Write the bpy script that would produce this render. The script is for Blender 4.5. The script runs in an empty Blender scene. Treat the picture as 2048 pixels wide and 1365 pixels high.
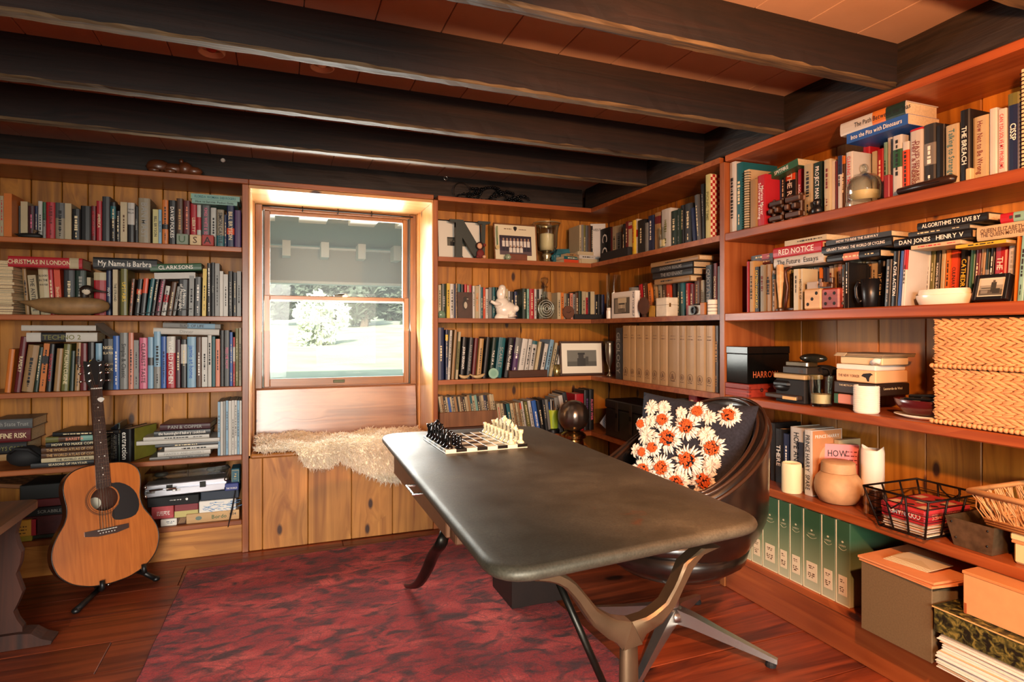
import bpy, bmesh, math, random
from mathutils import Vector, Matrix
rnd = random.Random(7)
PI = math.pi
scene = bpy.context.scene
COL = scene.collection

# ---------------------------------------------------------------- camera
FPX, HY, YAW = 1195.0, 664.0, math.radians(21.2)
CAM = Vector((-1.867, -3.405, 1.15))
cam_d = bpy.data.cameras.new('camera'); cam = bpy.data.objects.new('camera', cam_d); COL.objects.link(cam)
cam.location = CAM; cam.rotation_euler = (PI/2, 0, -YAW)
cam_d.sensor_width = 36.0; cam_d.lens = 36.0*FPX/2048
cam_d.shift_y = -(682.5-HY)/2048
cam_d.clip_start = 0.02; cam_d.clip_end = 400
scene.camera = cam
VD = Vector((math.sin(YAW), math.cos(YAW), 0)); RD = Vector((math.cos(YAW), -math.sin(YAW), 0))
def ray(x, y): return VD + RD*((x-1024)/FPX) + Vector((0, 0, 1))*((HY-y)/FPX)
def at_x(x, y, X=0.0): r = ray(x, y); return CAM + r*((X-CAM.x)/r.x)
def at_y(x, y, Y=0.0): r = ray(x, y); return CAM + r*((Y-CAM.y)/r.y)
def at_z(x, y, Z=0.0): r = ray(x, y); return CAM + r*((Z-CAM.z)/r.z)

# ---------------------------------------------------------------- exposure, sky, sun, lamps
vs = scene.view_settings
vs.view_transform = 'Standard'; vs.look = 'None'; vs.gamma = 1.0; vs.use_curve_mapping = False
vs.exposure = 0.22
world = bpy.data.worlds.new('sky'); scene.world = world; world.use_nodes = True
wn = world.node_tree.nodes; wl = world.node_tree.links; wn.clear()
wo = wn.new('ShaderNodeOutputWorld'); wb = wn.new('ShaderNodeBackground'); sk = wn.new('ShaderNodeTexSky')
sk.sky_type = 'NISHITA'; sk.sun_disc = False; sk.sun_elevation = math.radians(38); sk.sun_rotation = math.radians(200)
sk.air_density = 1.2; sk.dust_density = 3.0
wb.inputs['Strength'].default_value = .40
wl.new(sk.outputs[0], wb.inputs[0]); wl.new(wb.outputs[0], wo.inputs[0])
def lamp(name, kind, loc, energy, color, rot=(0, 0, 0), **kw):
    d = bpy.data.lights.new(name, kind); o = bpy.data.objects.new(name, d); COL.objects.link(o)
    d.energy = energy; d.color = color; o.location = loc; o.rotation_euler = rot
    for k, v in kw.items(): setattr(d, k, v)
    return o
lamp('sun', 'SUN', (0, -6, 12), 7.5, (1, .95, .85), (math.radians(52), 0, math.radians(-18)), angle=.012)
# daylight through the panes of window_1 (diffuse sky light)
lamp('window_daylight', 'AREA', (-1.53, .50, 1.38), 20.0, (1, .98, .93), (math.radians(-90), 0, 0), shape='RECTANGLE', size=.9, size_y=1.0)
# light thrown up through the panes by the sunlit lawn
lamp('lawn_daylight', 'AREA', (-1.53, .49, 1.30), 40.0, (1, .98, .92), (math.radians(-122), 0, 0), shape='RECTANGLE', size=.9, size_y=.9)
# warm reading lamp of the room, turned to the side wall; throws the shelf shadows
lamp('warm_reading_spot', 'SPOT', (-1.14, -3.14, 1.56), 150.0, (1, .41, .16), tuple(Vector((1, .62, -.16)).to_track_quat('-Z', 'Y').to_euler()), shadow_soft_size=.03, spot_size=math.radians(158), spot_blend=.45)
# unseen window inferred behind the camera; beside it an added fill lamp
lamp('garden_window_daylight', 'AREA', (-2.25, -5.42, 1.15), 47.0, (1, .95, .86), (math.radians(71), 0, math.radians(-8)), shape='RECTANGLE', size=1.0, size_y=1.5, spread=math.radians(85))
lamp('side_fill_light', 'AREA', (-.9, -5.42, 1.2), 34.0, (1, .88, .70), (math.radians(90), 0, 0), shape='RECTANGLE', size=.9, size_y=1.1)
scene.cycles.use_denoising = True
scene.cycles.max_bounces = 8; scene.cycles.diffuse_bounces = 4; scene.cycles.glossy_bounces = 4
scene.cycles.transparent_max_bounces = 12; scene.cycles.caustics_refractive = False; scene.cycles.caustics_reflective = False
scene.cycles.sample_clamp_indirect = 6

# ---------------------------------------------------------------- materials
def lin(c):
    if isinstance(c, str):
        c = [int(c[i:i+2], 16)/255 for i in (0, 2, 4)]
    return tuple(((v+.055)/1.055)**2.4 if v > .04045 else v/12.92 for v in c)
MATS = {}
def newmat(name):
    m = bpy.data.materials.new(name); m.use_nodes = True
    return m, m.node_tree.nodes, m.node_tree.links, m.node_tree.nodes['Principled BSDF']
def mat(hexc, rough=.5, metal=0.0, vary=0.0, name=None, coat=0.0, noise=0.0, nscale=30):
    key = (hexc, rough, metal, vary, coat, noise, nscale)
    if key in MATS: return MATS[key]
    m, n, l, b = newmat(name or 'paint_'+hexc)
    b.inputs['Roughness'].default_value = rough; b.inputs['Metallic'].default_value = metal
    b.inputs['Base Color'].default_value = (*lin(hexc), 1)
    if coat: b.inputs['Coat Weight'].default_value = coat; b.inputs['Coat Roughness'].default_value = .15
    src = None
    if vary or noise:
        hs = n.new('ShaderNodeHueSaturation'); hs.inputs['Color'].default_value = (*lin(hexc), 1)
        src = hs.outputs[0]
        if vary:
            oi = n.new('ShaderNodeObjectInfo'); mr = n.new('ShaderNodeMapRange')
            mr.inputs['To Min'].default_value = 1-vary; mr.inputs['To Max'].default_value = 1+vary
            l.new(oi.outputs['Random'], mr.inputs['Value']); l.new(mr.outputs[0], hs.inputs['Value'])
        if noise:
            tc = n.new('ShaderNodeTexCoord'); nz = n.new('ShaderNodeTexNoise'); nz.inputs['Scale'].default_value = nscale
            nz.inputs['Detail'].default_value = 5; l.new(tc.outputs['Object'], nz.inputs['Vector'])
            mr2 = n.new('ShaderNodeMapRange'); mr2.inputs['From Min'].default_value = .3; mr2.inputs['From Max'].default_value = .7
            mr2.inputs['To Min'].default_value = 1-noise; mr2.inputs['To Max'].default_value = 1+noise
            l.new(nz.outputs[0], mr2.inputs['Value'])
            mx = n.new('ShaderNodeMix'); mx.data_type = 'RGBA'; mx.blend_type = 'MULTIPLY'; mx.inputs['Factor'].default_value = 1
            l.new(src, mx.inputs['A']); l.new(mr2.outputs[0], mx.inputs['B']); src = mx.outputs['Result']
        l.new(src, b.inputs['Base Color'])
    MATS[key] = m
    return m
def ramp(n, stops):
    r = n.new('ShaderNodeValToRGB'); e = r.color_ramp.elements
    while len(e) < len(stops): e.new(.5)
    for el, (p, c) in zip(e, stops):
        el.position = p; el.color = (*lin(c), 1) if not isinstance(c, float) else (c, c, c, 1)
    return r
def wood(name, light, dark, axis='Z', knots=1.0, rough=.5, vary=.18, fine=1.0, knot_col='3c1c0a', coat=0.0, kscale=5.0, bump=.15, flat=None):
    """grain along an axis, dark knots, each board its own offset and shade"""
    m, n, l, b = newmat(name)
    tc = n.new('ShaderNodeTexCoord'); oi = n.new('ShaderNodeObjectInfo')
    ad = n.new('ShaderNodeVectorMath'); ad.operation = 'ADD'
    ml = n.new('ShaderNodeMath'); ml.operation = 'MULTIPLY'; ml.inputs[1].default_value = 37.0
    l.new(oi.outputs['Random'], ml.inputs[0]); l.new(tc.outputs['Object'], ad.inputs[0]); l.new(ml.outputs[0], ad.inputs[1])
    # knots: stretched voronoi cells, only some of them carry a knot
    mk = n.new('ShaderNodeMapping'); sc = {'X': (.45, 1, 1), 'Y': (1, .45, 1), 'Z': (1, 1, .45)}[axis]
    mk.inputs['Scale'].default_value = [s*kscale for s in sc]; l.new(ad.outputs[0], mk.inputs[0])
    vo = n.new('ShaderNodeTexVoronoi'); vo.inputs['Scale'].default_value = 1; vo.inputs['Randomness'].default_value = .9
    if flat:
        vo.voronoi_dimensions = '2D'; sx_ = n.new('ShaderNodeSeparateXYZ'); cx_ = n.new('ShaderNodeCombineXYZ'); l.new(mk.outputs[0], sx_.inputs[0])
        for q, a_ in enumerate([c for c in 'XYZ' if c != flat]): l.new(sx_.outputs[a_], cx_.inputs[q])
        l.new(cx_.outputs[0], vo.inputs['Vector'])
    else: l.new(mk.outputs[0], vo.inputs['Vector'])
    sep = n.new('ShaderNodeSeparateColor'); l.new(vo.outputs['Color'], sep.inputs[0])
    kk = n.new('ShaderNodeMapRange'); kk.inputs['From Min'].default_value = .045; kk.inputs['From Max'].default_value = .085
    kk.inputs['To Min'].default_value = 1; kk.inputs['To Max'].default_value = 0; l.new(vo.outputs['Distance'], kk.inputs['Value'])
    gt = n.new('ShaderNodeMath'); gt.operation = 'GREATER_THAN'; gt.inputs[1].default_value = 1-.42*knots; l.new(sep.outputs[0], gt.inputs[0])
    km = n.new('ShaderNodeMath'); km.operation = 'MULTIPLY'; l.new(kk.outputs[0], km.inputs[0]); l.new(gt.outputs[0], km.inputs[1])
    # grain, bent round the knots
    kb = n.new('ShaderNodeMapRange'); kb.inputs['From Min'].default_value = 0; kb.inputs['From Max'].default_value = .5
    kb.inputs['To Min'].default_value = .05; kb.inputs['To Max'].default_value = 0; l.new(vo.outputs['Distance'], kb.inputs['Value'])
    kc = n.new('ShaderNodeMath'); kc.operation = 'MULTIPLY'; l.new(kb.outputs[0], kc.inputs[0]); l.new(gt.outputs[0], kc.inputs[1])
    a2 = n.new('ShaderNodeVectorMath'); a2.operation = 'ADD'; l.new(ad.outputs[0], a2.inputs[0]); l.new(kc.outputs[0], a2.inputs[1])
    mg = n.new('ShaderNodeMapping'); g = {'X': (1.2, 22, 22), 'Y': (22, 1.2, 22), 'Z': (22, 22, 1.2)}[axis]
    mg.inputs['Scale'].default_value = [s*fine for s in g]; l.new(a2.outputs[0], mg.inputs[0])
    nz = n.new('ShaderNodeTexNoise'); nz.inputs['Scale'].default_value = 1; nz.inputs['Detail'].default_value = 4; nz.inputs['Distortion'].default_value = 1.2
    l.new(mg.outputs[0], nz.inputs['Vector'])
    rp = ramp(n, [(.30, dark), (.68, light)]); l.new(nz.outputs[0], rp.inputs[0])
    # broad tone drift
    n2 = n.new('ShaderNodeTexNoise'); n2.inputs['Scale'].default_value = 3.5; n2.inputs['Detail'].default_value = 2; l.new(ad.outputs[0], n2.inputs['Vector'])
    hs = n.new('ShaderNodeHueSaturation'); l.new(rp.outputs[0], hs.inputs['Color'])
    va = n.new('ShaderNodeMapRange'); va.inputs['To Min'].default_value = 1-vary; va.inputs['To Max'].default_value = 1+vary
    l.new(oi.outputs['Random'], va.inputs['Value'])
    v2 = n.new('ShaderNodeMapRange'); v2.inputs['From Min'].default_value = .3; v2.inputs['From Max'].default_value = .7
    v2.inputs['To Min'].default_value = .8; v2.inputs['To Max'].default_value = 1.15; l.new(n2.outputs[0], v2.inputs['Value'])
    mu = n.new('ShaderNodeMath'); mu.operation = 'MULTIPLY'; l.new(va.outputs[0], mu.inputs[0]); l.new(v2.outputs[0], mu.inputs[1])
    l.new(mu.outputs[0], hs.inputs['Value'])
    mx = n.new('ShaderNodeMix'); mx.data_type = 'RGBA'; l.new(km.outputs[0], mx.inputs['Factor'])
    l.new(hs.outputs[0], mx.inputs['A']); mx.inputs['B'].default_value = (*lin(knot_col), 1)
    l.new(mx.outputs['Result'], b.inputs['Base Color']); b.inputs['Roughness'].default_value = rough
    if coat: b.inputs['Coat Weight'].default_value = coat; b.inputs['Coat Roughness'].default_value = .2
    if bump:
        bp = n.new('ShaderNodeBump'); bp.inputs['Strength'].default_value = bump; bp.inputs['Distance'].default_value = .004
        l.new(nz.outputs[0], bp.inputs['Height']); l.new(bp.outputs[0], b.inputs['Normal'])
    return m
PINE = {a: wood('pine_'+a, 'bf7d28', '8c5413', a, flat='Y') for a in 'XYZ'}
PINE_SIDE = wood('pine_side', 'bf7d28', '8c5413', 'Z', flat='X')
SHELF = {a: wood('shelf_pine_'+a, 'a55f30', '823f18', a, knots=.35, coat=.15, rough=.42) for a in 'XYZ'}
SHELF_RED = {a: wood('red_shelf_pine_'+a, 'aa5a2c', '853a16', a, knots=.8, coat=.15, rough=.42, flat='X') for a in 'XYZ'}
REVEAL = {a: wood('clear_pine_'+a, 'd9a566', 'c18a4c', a, knots=.3, coat=.3, rough=.35, vary=.06) for a in 'XYZ'}
SEATW = {a: wood('seat_pine_'+a, 'c2823c', '925822', a, knots=1.4, kscale=5.2, flat='Y') for a in 'XYZ'}
FLOORW = wood('floor_pine', '93401f', '48180a', 'X', knots=.7, rough=.42, coat=.12, vary=.22, kscale=3.0, flat='Z', knot_col='140502')
BEAMW = {a: wood('beam_oak_'+a, '20100a', '070303', a, knots=.2, rough=.8, fine=1.4, vary=.15, bump=.8) for a in 'XYZ'}
PLATEW = {a: wood('plate_oak_'+a, '2c2119', '0e0b09', a, knots=.2, rough=.7, fine=1.6, vary=.1, bump=.9) for a in 'XYZ'}
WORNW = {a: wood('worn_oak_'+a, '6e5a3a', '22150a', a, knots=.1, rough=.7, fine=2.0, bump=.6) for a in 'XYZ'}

# ---------------------------------------------------------------- mesh building
class MB:
    def __init__(s): s.v = []; s.f = []; s.mi = []; s.cur = 0
    def add(s, vs, fs, M=None):
        o = len(s.v)
        for p in vs:
            p = Vector(p); s.v.append(tuple(M @ p) if M is not None else tuple(p))
        for f in fs: s.f.append(tuple(i+o for i in f)); s.mi.append(s.cur)
        return s
    def box(s, lo, hi, M=None):
        (a, b, c), (d, e, g) = lo, hi
        return s.add([(a, b, c), (d, b, c), (d, e, c), (a, e, c), (a, b, g), (d, b, g), (d, e, g), (a, e, g)],
              [(0, 3, 2, 1), (4, 5, 6, 7), (0, 1, 5, 4), (1, 2, 6, 5), (2, 3, 7, 6), (3, 0, 4, 7)], M)
    def cbox(s, lo, hi, c=.002, M=None):
        """box with chamfered edges"""
        x0, y0, z0 = lo; x1, y1, z1 = hi
        c = min(c, (x1-x0)*.45, (y1-y0)*.45, (z1-z0)*.45)
        vs = []
        for X, sx in ((x0, c), (x1, -c)):
            for Y, sy in ((y0, c), (y1, -c)):
                for Z, sz in ((z0, c), (z1, -c)):
                    vs += [(X, Y+sy, Z+sz), (X+sx, Y, Z+sz), (X+sx, Y+sy, Z)]
        def i(a, b, g, k): return ((a*2+b)*2+g)*3+k
        fs = [(i(0,0,0,0), i(0,0,1,0), i(0,1,1,0), i(0,1,0,0)), (i(1,0,0,0), i(1,1,0,0), i(1,1,1,0), i(1,0,1,0)),
              (i(0,0,0,1), i(1,0,0,1), i(1,0,1,1), i(0,0,1,1)), (i(0,1,0,1), i(0,1,1,1), i(1,1,1,1), i(1,1,0,1)),
              (i(0,0,0,2), i(0,1,0,2), i(1,1,0,2), i(1,0,0,2)), (i(0,0,1,2), i(1,0,1,2), i(1,1,1,2), i(0,1,1,2))]
        for b in (0, 1):
            for g in (0, 1):
                fs.append((i(0,b,g,1), i(0,b,g,2), i(1,b,g,2), i(1,b,g,1)))
                fs.append((i(b,0,g,0), i(b,0,g,2), i(b,1,g,2), i(b,1,g,0)))
                fs.append((i(b,g,0,0), i(b,g,0,1), i(b,g,1,1), i(b,g,1,0)))
        for a in (0, 1):
            for b in (0, 1):
                for g in (0, 1): fs.append((i(a,b,g,0), i(a,b,g,1), i(a,b,g,2)))
        return s.add(vs, fs, M)
    def prism(s, poly, h0, h1, M=None, smooth=False):
        """poly in local xy, extruded along z"""
        n = len(poly)
        vs = [(x, y, h0) for x, y in poly]+[(x, y, h1) for x, y in poly]
        fs = [tuple(range(n))[::-1], tuple(range(n, 2*n))]+[(k, (k+1) % n, n+(k+1) % n, n+k) for k in range(n)]
        return s.add(vs, fs, M)
    def lathe(s, prof, seg=20, M=None, cap=True, fx=None):
        """profile of (radius, z)"""
        n = len(prof); vs = []
        for k in range(seg):
            a = 2*PI*k/seg
            for j, (r, z) in enumerate(prof):
                q = r*(fx(a, j) if fx else 1)
                vs.append((q*math.cos(a), q*math.sin(a), z))
        fs = []
        for k in range(seg):
            m = (k+1) % seg
            for j in range(n-1): fs.append((k*n+j, m*n+j, m*n+j+1, k*n+j+1))
        if cap:
            if prof[0][0] > 1e-6: fs.append(tuple(k*n for k in range(seg))[::-1])
            if prof[-1][0] > 1e-6: fs.append(tuple(k*n+n-1 for k in range(seg)))
        return s.add(vs, fs, M)
    def tube(s, pts, r, seg=8, M=None, closed=False, flat=1.0, up=None):
        """round (or flattened) bar through points; r one number or one per point"""
        pts = [Vector(p) for p in pts]; n = len(pts); rs = r if isinstance(r, (list, tuple)) else [r]*n
        vs = []; prev = None
        for k, p in enumerate(pts):
            if closed: t = pts[(k+1) % n]-pts[k-1]
            else: t = pts[min(k+1, n-1)]-pts[max(k-1, 0)]
            t.normalize()
            if prev is None:
                u = Vector(up) if up else (Vector((0, 0, 1)) if abs(t.z) < .9 else Vector((1, 0, 0)))
            else: u = prev
            u = (u-t*u.dot(t))
            if u.length < 1e-6: u = t.orthogonal()
            u.normalize(); w = t.cross(u); prev = u
            for j in range(seg):
                a = 2*PI*j/seg
                vs.append(p+(u*math.cos(a)+w*math.sin(a)*flat)*rs[k])
        fs = []
        for k in range(n if closed else n-1):
            m = (k+1) % n
            for j in range(seg): fs.append((k*seg+j, k*seg+(j+1) % seg, m*seg+(j+1) % seg, m*seg+j))
        if not closed: fs += [tuple(range(seg))[::-1], tuple(range((n-1)*seg, n*seg))]
        return s.add(vs, fs, M)
    def ball(s, c, r, seg=12, M=None):
        rx, ry, rz = r if isinstance(r, (tuple, list)) else (r, r, r); nr = max(4, seg//2)
        prof = [(max(math.sin(PI*j/nr), 1e-4), -math.cos(PI*j/nr)) for j in range(nr+1)]
        T = Matrix.Translation(c) @ Matrix.Diagonal((rx, ry, rz, 1))
        return s.lathe(prof, seg, (M @ T) if M is not None else T, cap=False)
    def build(s, name, m, parent=None, smooth=False, sub=0):
        me = bpy.data.meshes.new(name); me.from_pydata(s.v, [], s.f)
        for k in (m if isinstance(m, (list, tuple)) else [m]): me.materials.append(k)
        if isinstance(m, (list, tuple)): me.polygons.foreach_set('material_index', s.mi)
        bm = bmesh.new(); bm.from_mesh(me); bmesh.ops.recalc_face_normals(bm, faces=bm.faces); bm.to_mesh(me); bm.free()
        if smooth:
            me.polygons.foreach_set('use_smooth', [True]*len(me.polygons))
            if smooth is not True: me.set_sharp_from_angle(angle=math.radians(smooth))
        o = bpy.data.objects.new(name, me); COL.objects.link(o)
        if parent is not None: o.parent = parent
        if sub:
            md = o.modifiers.new('smooth', 'SUBSURF'); md.levels = sub; md.render_levels = sub
        me.update()
        return o
def tag(o, label=None, cat=None, group=None, kind=None):
    if label: o['label'] = label
    if cat: o['category'] = cat
    if group: o['group'] = group
    if kind: o['kind'] = kind
    return o
def thing(name, label, cat, loc=(0, 0, 0), rz=0.0, group=None, kind=None, M=None):
    o = bpy.data.objects.new(name, None); COL.objects.link(o); o.empty_display_size = .05
    if M is not None: o.matrix_basis = M
    else: o.location = loc; o.rotation_euler = (0, 0, rz)
    return tag(o, label, cat, group, kind)
def struct(name, M=None):
    o = bpy.data.objects.new(name, None); COL.objects.link(o); o['kind'] = 'structure'; return o
def bx(name, m, lo, hi, parent=None, c=.0015, M=None):
    return MB().cbox(lo, hi, c, M).build(name, m, parent)
def copy_thing(o, parent=None):
    c = o.copy(); COL.objects.link(c)
    if parent is not None: c.parent = parent
    for ch in [k for k in CHILDREN.get(o.name, ())]: copy_thing(ch, c)
    return c
CHILDREN = {}
def index_children(root):
    for ch in root.children: CHILDREN.setdefault(root.name, []).append(ch); index_children(ch)

# ---------------------------------------------------------------- room shell
ZS = [1.945, 1.590, 1.230, .866, .508, .172]      # shelf tops, from the top board down
ZC = 2.092
ceil_mat = mat('b39a88', .75, vary=.03, noise=.04, nscale=9, name='ceiling_paint')
plaster = mat('8a5e44', .9, name='plaster')
# floor: wide boards running along the back wall
fl = struct('floor'); MB().box((-4.7, -5.6, -.12), (.45, .62, -.026)).build('subfloor', mat('1d0c06', .9), fl)
y = .33
k = 0
while y > -5.5:
    w = (.225, .19, .245, .21, .26)[k % 5]
    cuts = [-4.6] + ([-1.55+.9*((k*37) % 5-2)/2] if k % 2 else [-2.9+.6*((k*17) % 3)]) + [.36]
    for a, b2 in zip(cuts, cuts[1:]):
        bx('plank', FLOORW, (a+.001, y-w+.0015, -.026), (b2-.001, y-.0015, rnd.uniform(-.0012, 0)), fl, .002)
    y -= w; k += 1
ce = struct('ceiling'); MB().box((-4.7, -5.6, ZC+.024), (.45, .62, ZC+.2)).build('ceiling_slab', mat('2a1a14', .9), ce)
x = -.171+.204*2
while x > -4.7:
    bx('board', ceil_mat, (x-.204+.0012, -5.6, ZC), (x-.0012, .5, ZC+.022), ce, .0015); x -= .204
def wallbox(name, lo, hi, m=plaster):
    o = MB().box(lo, hi).build(name, m); o['kind'] = 'structure'; return o
wallbox('wall_right', (.36, -5.6, -.1), (.5, .62, ZC+.2))
wallbox('wall_left', (-4.75, -5.6, -.1), (-4.6, .62, ZC+.2))
# back wall with the opening of the window
wb_ = struct('wall_back')
WX0, WX1 = -2.021, -1.036
for lo, hi in (((-4.7, .33, -.1), (WX0-.03, .46, ZC+.2)), ((WX1+.03, .33, -.1), (.4, .46, ZC+.2)),
               ((WX0-.03, .33, -.1), (WX1+.03, .46, .50)), ((WX0-.03, .33, 1.955), (WX1+.03, .46, ZC+.2)), ((WX0-.03, .402, .50), (WX1+.03, .46, .818))):
    MB().box(lo, hi).build('wall_panel', plaster, wb_)
wf = struct('wall_front')
for lo, hi in (((-4.7, -5.6, -.1), (-3.3, -5.45, ZC+.2)), ((-1.7, -5.6, -.1), (-1.4, -5.45, ZC+.2)), ((-.4, -5.6, -.1), (.5, -5.45, ZC+.2)),
               ((-3.3, -5.6, -.1), (-2.80, -5.45, ZC+.2)), ((-2.80, -5.6, 1.85), (-1.7, -5.45, ZC+.2)), ((-2.80, -5.6, -.1), (-1.7, -5.45, .25)),
               ((-1.4, -5.6, -.1), (-.4, -5.45, .78)), ((-1.4, -5.6, 1.92), (-.4, -5.45, ZC+.2))):
    MB().box(lo, hi).build('wall_panel', plaster, wf)
# joists: dark hewn boards on edge, with a worn pale underside
def joist(y0, z0, wid, seed):
    r = random.Random(seed); root = struct('ceiling_beam')
    n = 120; x0, x1 = -4.65, .12; vs = []; fs = []; mi = []
    for k in range(n+1):
        X = x0+(x1-x0)*k/n
        j = lambda s: r.uniform(-s, s)
        ring = [(y0, ZC+.004), (y0+j(.001), z0+.055+j(.003)), (y0+j(.0015), z0+.008+j(.0025)), (y0+.007+j(.002), z0+j(.0012)),
                (y0+wid-.010+j(.002), z0+j(.0012)), (y0+wid+j(.002), z0+.014+j(.003)), (y0+wid, ZC+.004)]
        vs += [(X, a, b) for a, b in ring]
    for k in range(n):
        for q in range(6):
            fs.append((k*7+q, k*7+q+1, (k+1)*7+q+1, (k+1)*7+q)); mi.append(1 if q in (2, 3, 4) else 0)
    m = MB(); m.add(vs, fs); m.mi = mi; m.f += [tuple(range(7)), tuple(range(n*7, n*7+7))[::-1]]; m.mi += [0, 0]
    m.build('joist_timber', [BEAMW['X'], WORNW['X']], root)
    return root
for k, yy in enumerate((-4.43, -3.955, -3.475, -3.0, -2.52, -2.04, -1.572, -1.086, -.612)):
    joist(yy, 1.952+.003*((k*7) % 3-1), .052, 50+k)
# wall plates on top of the bookcases
def plate(axis, lo, hi):
    root = struct('ceiling_beam'); r = random.Random(3); m = MB()
    n = 40; vs = []; fs = []
    a0, a1 = (lo[1], hi[1]) if axis == 'Y' else (lo[0], hi[0])
    for k in range(n+1):
        t = a0+(a1-a0)*k/n
        for (u, z) in ((1, hi[2]), (0, hi[2]), (0, lo[2]+.07), (0, lo[2]+.012), (.04, lo[2]), (1, lo[2])):
            q = r.uniform(-.004, .004) if u < .5 else 0
            vs.append((lo[0]+(hi[0]-lo[0])*u+q, t, z) if axis == 'Y' else (t, lo[1]+(hi[1]-lo[1])*u+q, z))
    for k in range(n):
        for j in range(5): fs.append((k*6+j, k*6+j+1, (k+1)*6+j+1, (k+1)*6+j))
    m.add(vs, fs); m.f += [tuple(range(6)), tuple(range(n*6, n*6+6))[::-1]]; m.mi += [0, 0]
    m.build('plate_timber', PLATEW[axis], root)
plate('Y', (.012, -5.4, 1.947), (.36, .10, ZC+.003))
plate('X', (-4.6, .12, 1.947), (.0, .33, ZC+.003))

# ---------------------------------------------------------------- bookcases
TH = .026
def seams(vals, lo, hi):
    v = [lo]+[s for s in sorted(vals) if lo+.02 < s < hi-.02]+[hi]
    return list(zip(v, v[1:]))
# A: beside the window, behind the guitar
bcA = thing('bookcase', 'built-in pine bookcase behind the acoustic guitar, crowded with books', 'bookcase')
xs = [at_y(p, 800, .29).x for p in (124, 176, 228, 277, 326, 375, 420)]
step = .235
xs = xs+[xs[0]-step*k*.55 for k in range(1, 9)]
for a, b2 in seams(xs, -3.7, -2.052):
    bx('back_plank', PINE['Z'], (a+.0015, .288+rnd.uniform(0, .003), .0), (b2-.0015, .312, 1.92), bcA, .003)
for k, z in enumerate(ZS):
    bx('shelf', SHELF['X'], (-3.7, 0 if k else -.012, z-TH), (-2.053 if k else -2.021, .29, z), bcA, .003)
bx('upright', SHELF['Z'], (-2.052, 0, 0), (-2.021, .33, 1.919), bcA, .002)
bx('upright', SHELF['Z'], (-3.732, 0, 0), (-3.701, .33, 1.919), bcA, .002)
bx('kick_board', SEATW['X'], (-3.7, .012, 0), (-2.053, .03, ZS[5]-TH), bcA, .002)
# B: corner bookcase, wraps from the window into the corner and along the side wall
bcB = thing('bookcase', 'built-in pine corner bookcase between the window and the side wall divider', 'bookcase')
for a, b2 in seams([at_y(p, 700, .29).x for p in (912, 945, 978, 1041.5, 1101, 1159.5)], -1.009, .30):
    bx('back_plank', PINE['Z'], (a+.0015, .288+rnd.uniform(0, .003), 0), (b2-.0015, .312, 1.92), bcB, .003)
for a, b2 in seams([at_x(p, 700, .30).y for p in (1240, 1277, 1316, 1353, 1395)], -1.206, .288):
    bx('back_plank', PINE_SIDE, (.30+rnd.uniform(0, .003), a+.0015, 0), (.322, b2-.0015, 1.92), bcB, .003)
for k, z in enumerate(ZS):
    MB().prism([(-1.008, 0), (0, 0), (0, -1.207), (.30, -1.207), (.30, .29), (-1.008, .29)], z-TH, z).build('shelf', SHELF['X'], bcB)
bx('upright', SHELF['Z'], (-1.036, 0, 0), (-1.009, .33, 1.919), bcB, .002)
MB().prism([(-1.008, .012), (.012, .012), (.012, -1.207), (.03, -1.207), (.03, .03), (-1.008, .03)], 0, ZS[5]-TH).build('kick_board', SHELF['X'], bcB)
# C: long bookcase on the side wall
bcC = thing('bookcase', 'long built-in pine bookcase on the side wall with binders and baskets', 'bookcase')
TR = .033
for a, b2 in seams([at_x(p, 700, .29).y for p in (1542, 1603.5, 1673.5, 1757, 1852, 1964)]+[-2.62, -2.85, -3.05], -3.3, -1.24):
    bx('back_plank', PINE_SIDE, (.288+rnd.uniform(0, .003), a+.0012, 0), (.312, b2-.0012, 1.92), bcC, .003)
for k, z in enumerate(ZS):
    bx('shelf', SHELF_RED['Y'], (0, -3.3, z-TR+.005*(k == 0)), (.29, -1.241, z+.004*(0 < k < 3)), bcC, .004)
bx('upright', SHELF['Z'], (0, -1.24, 0), (.30, -1.2075, 1.917), bcC, .002)
bx('upright', SHELF['Z'], (0, -3.335, 0), (.30, -3.302, 1.917), bcC, .002)
bx('kick_board', SHELF_RED['Y'], (.006, -3.3, 0), (.028, -1.241, ZS[5]-TR), bcC, .003)
# ---------------------------------------------------------------- window_1, its reveal and the seat
win = struct('window_1')
WY = .40
def glass_mat():
    m, n, l, b = newmat('window_glass'); n.remove(b)
    o = n['Material Output']; t = n.new('ShaderNodeBsdfTransparent'); g = n.new('ShaderNodeBsdfGlossy'); g.inputs['Roughness'].default_value = .02
    t.inputs[0].default_value = (.93, .95, .94, 1)
    fr = n.new('ShaderNodeFresnel'); fr.inputs[0].default_value = 1.2; mx = n.new('ShaderNodeMixShader')
    du = n.new('ShaderNodeBsdfTranslucent'); du.inputs[0].default_value = (.9, .92, .9, 1); m3 = n.new('ShaderNodeMixShader'); m3.inputs[0].default_value = .006
    l.new(fr.outputs[0], mx.inputs[0]); l.new(t.outputs[0], mx.inputs[1]); l.new(g.outputs[0], mx.inputs[2]); l.new(mx.outputs[0], m3.inputs[1]); l.new(du.outputs[0], m3.inputs[2]); l.new(m3.outputs[0], o.inputs[0])
    return m
GLASS = glass_mat()
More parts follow.
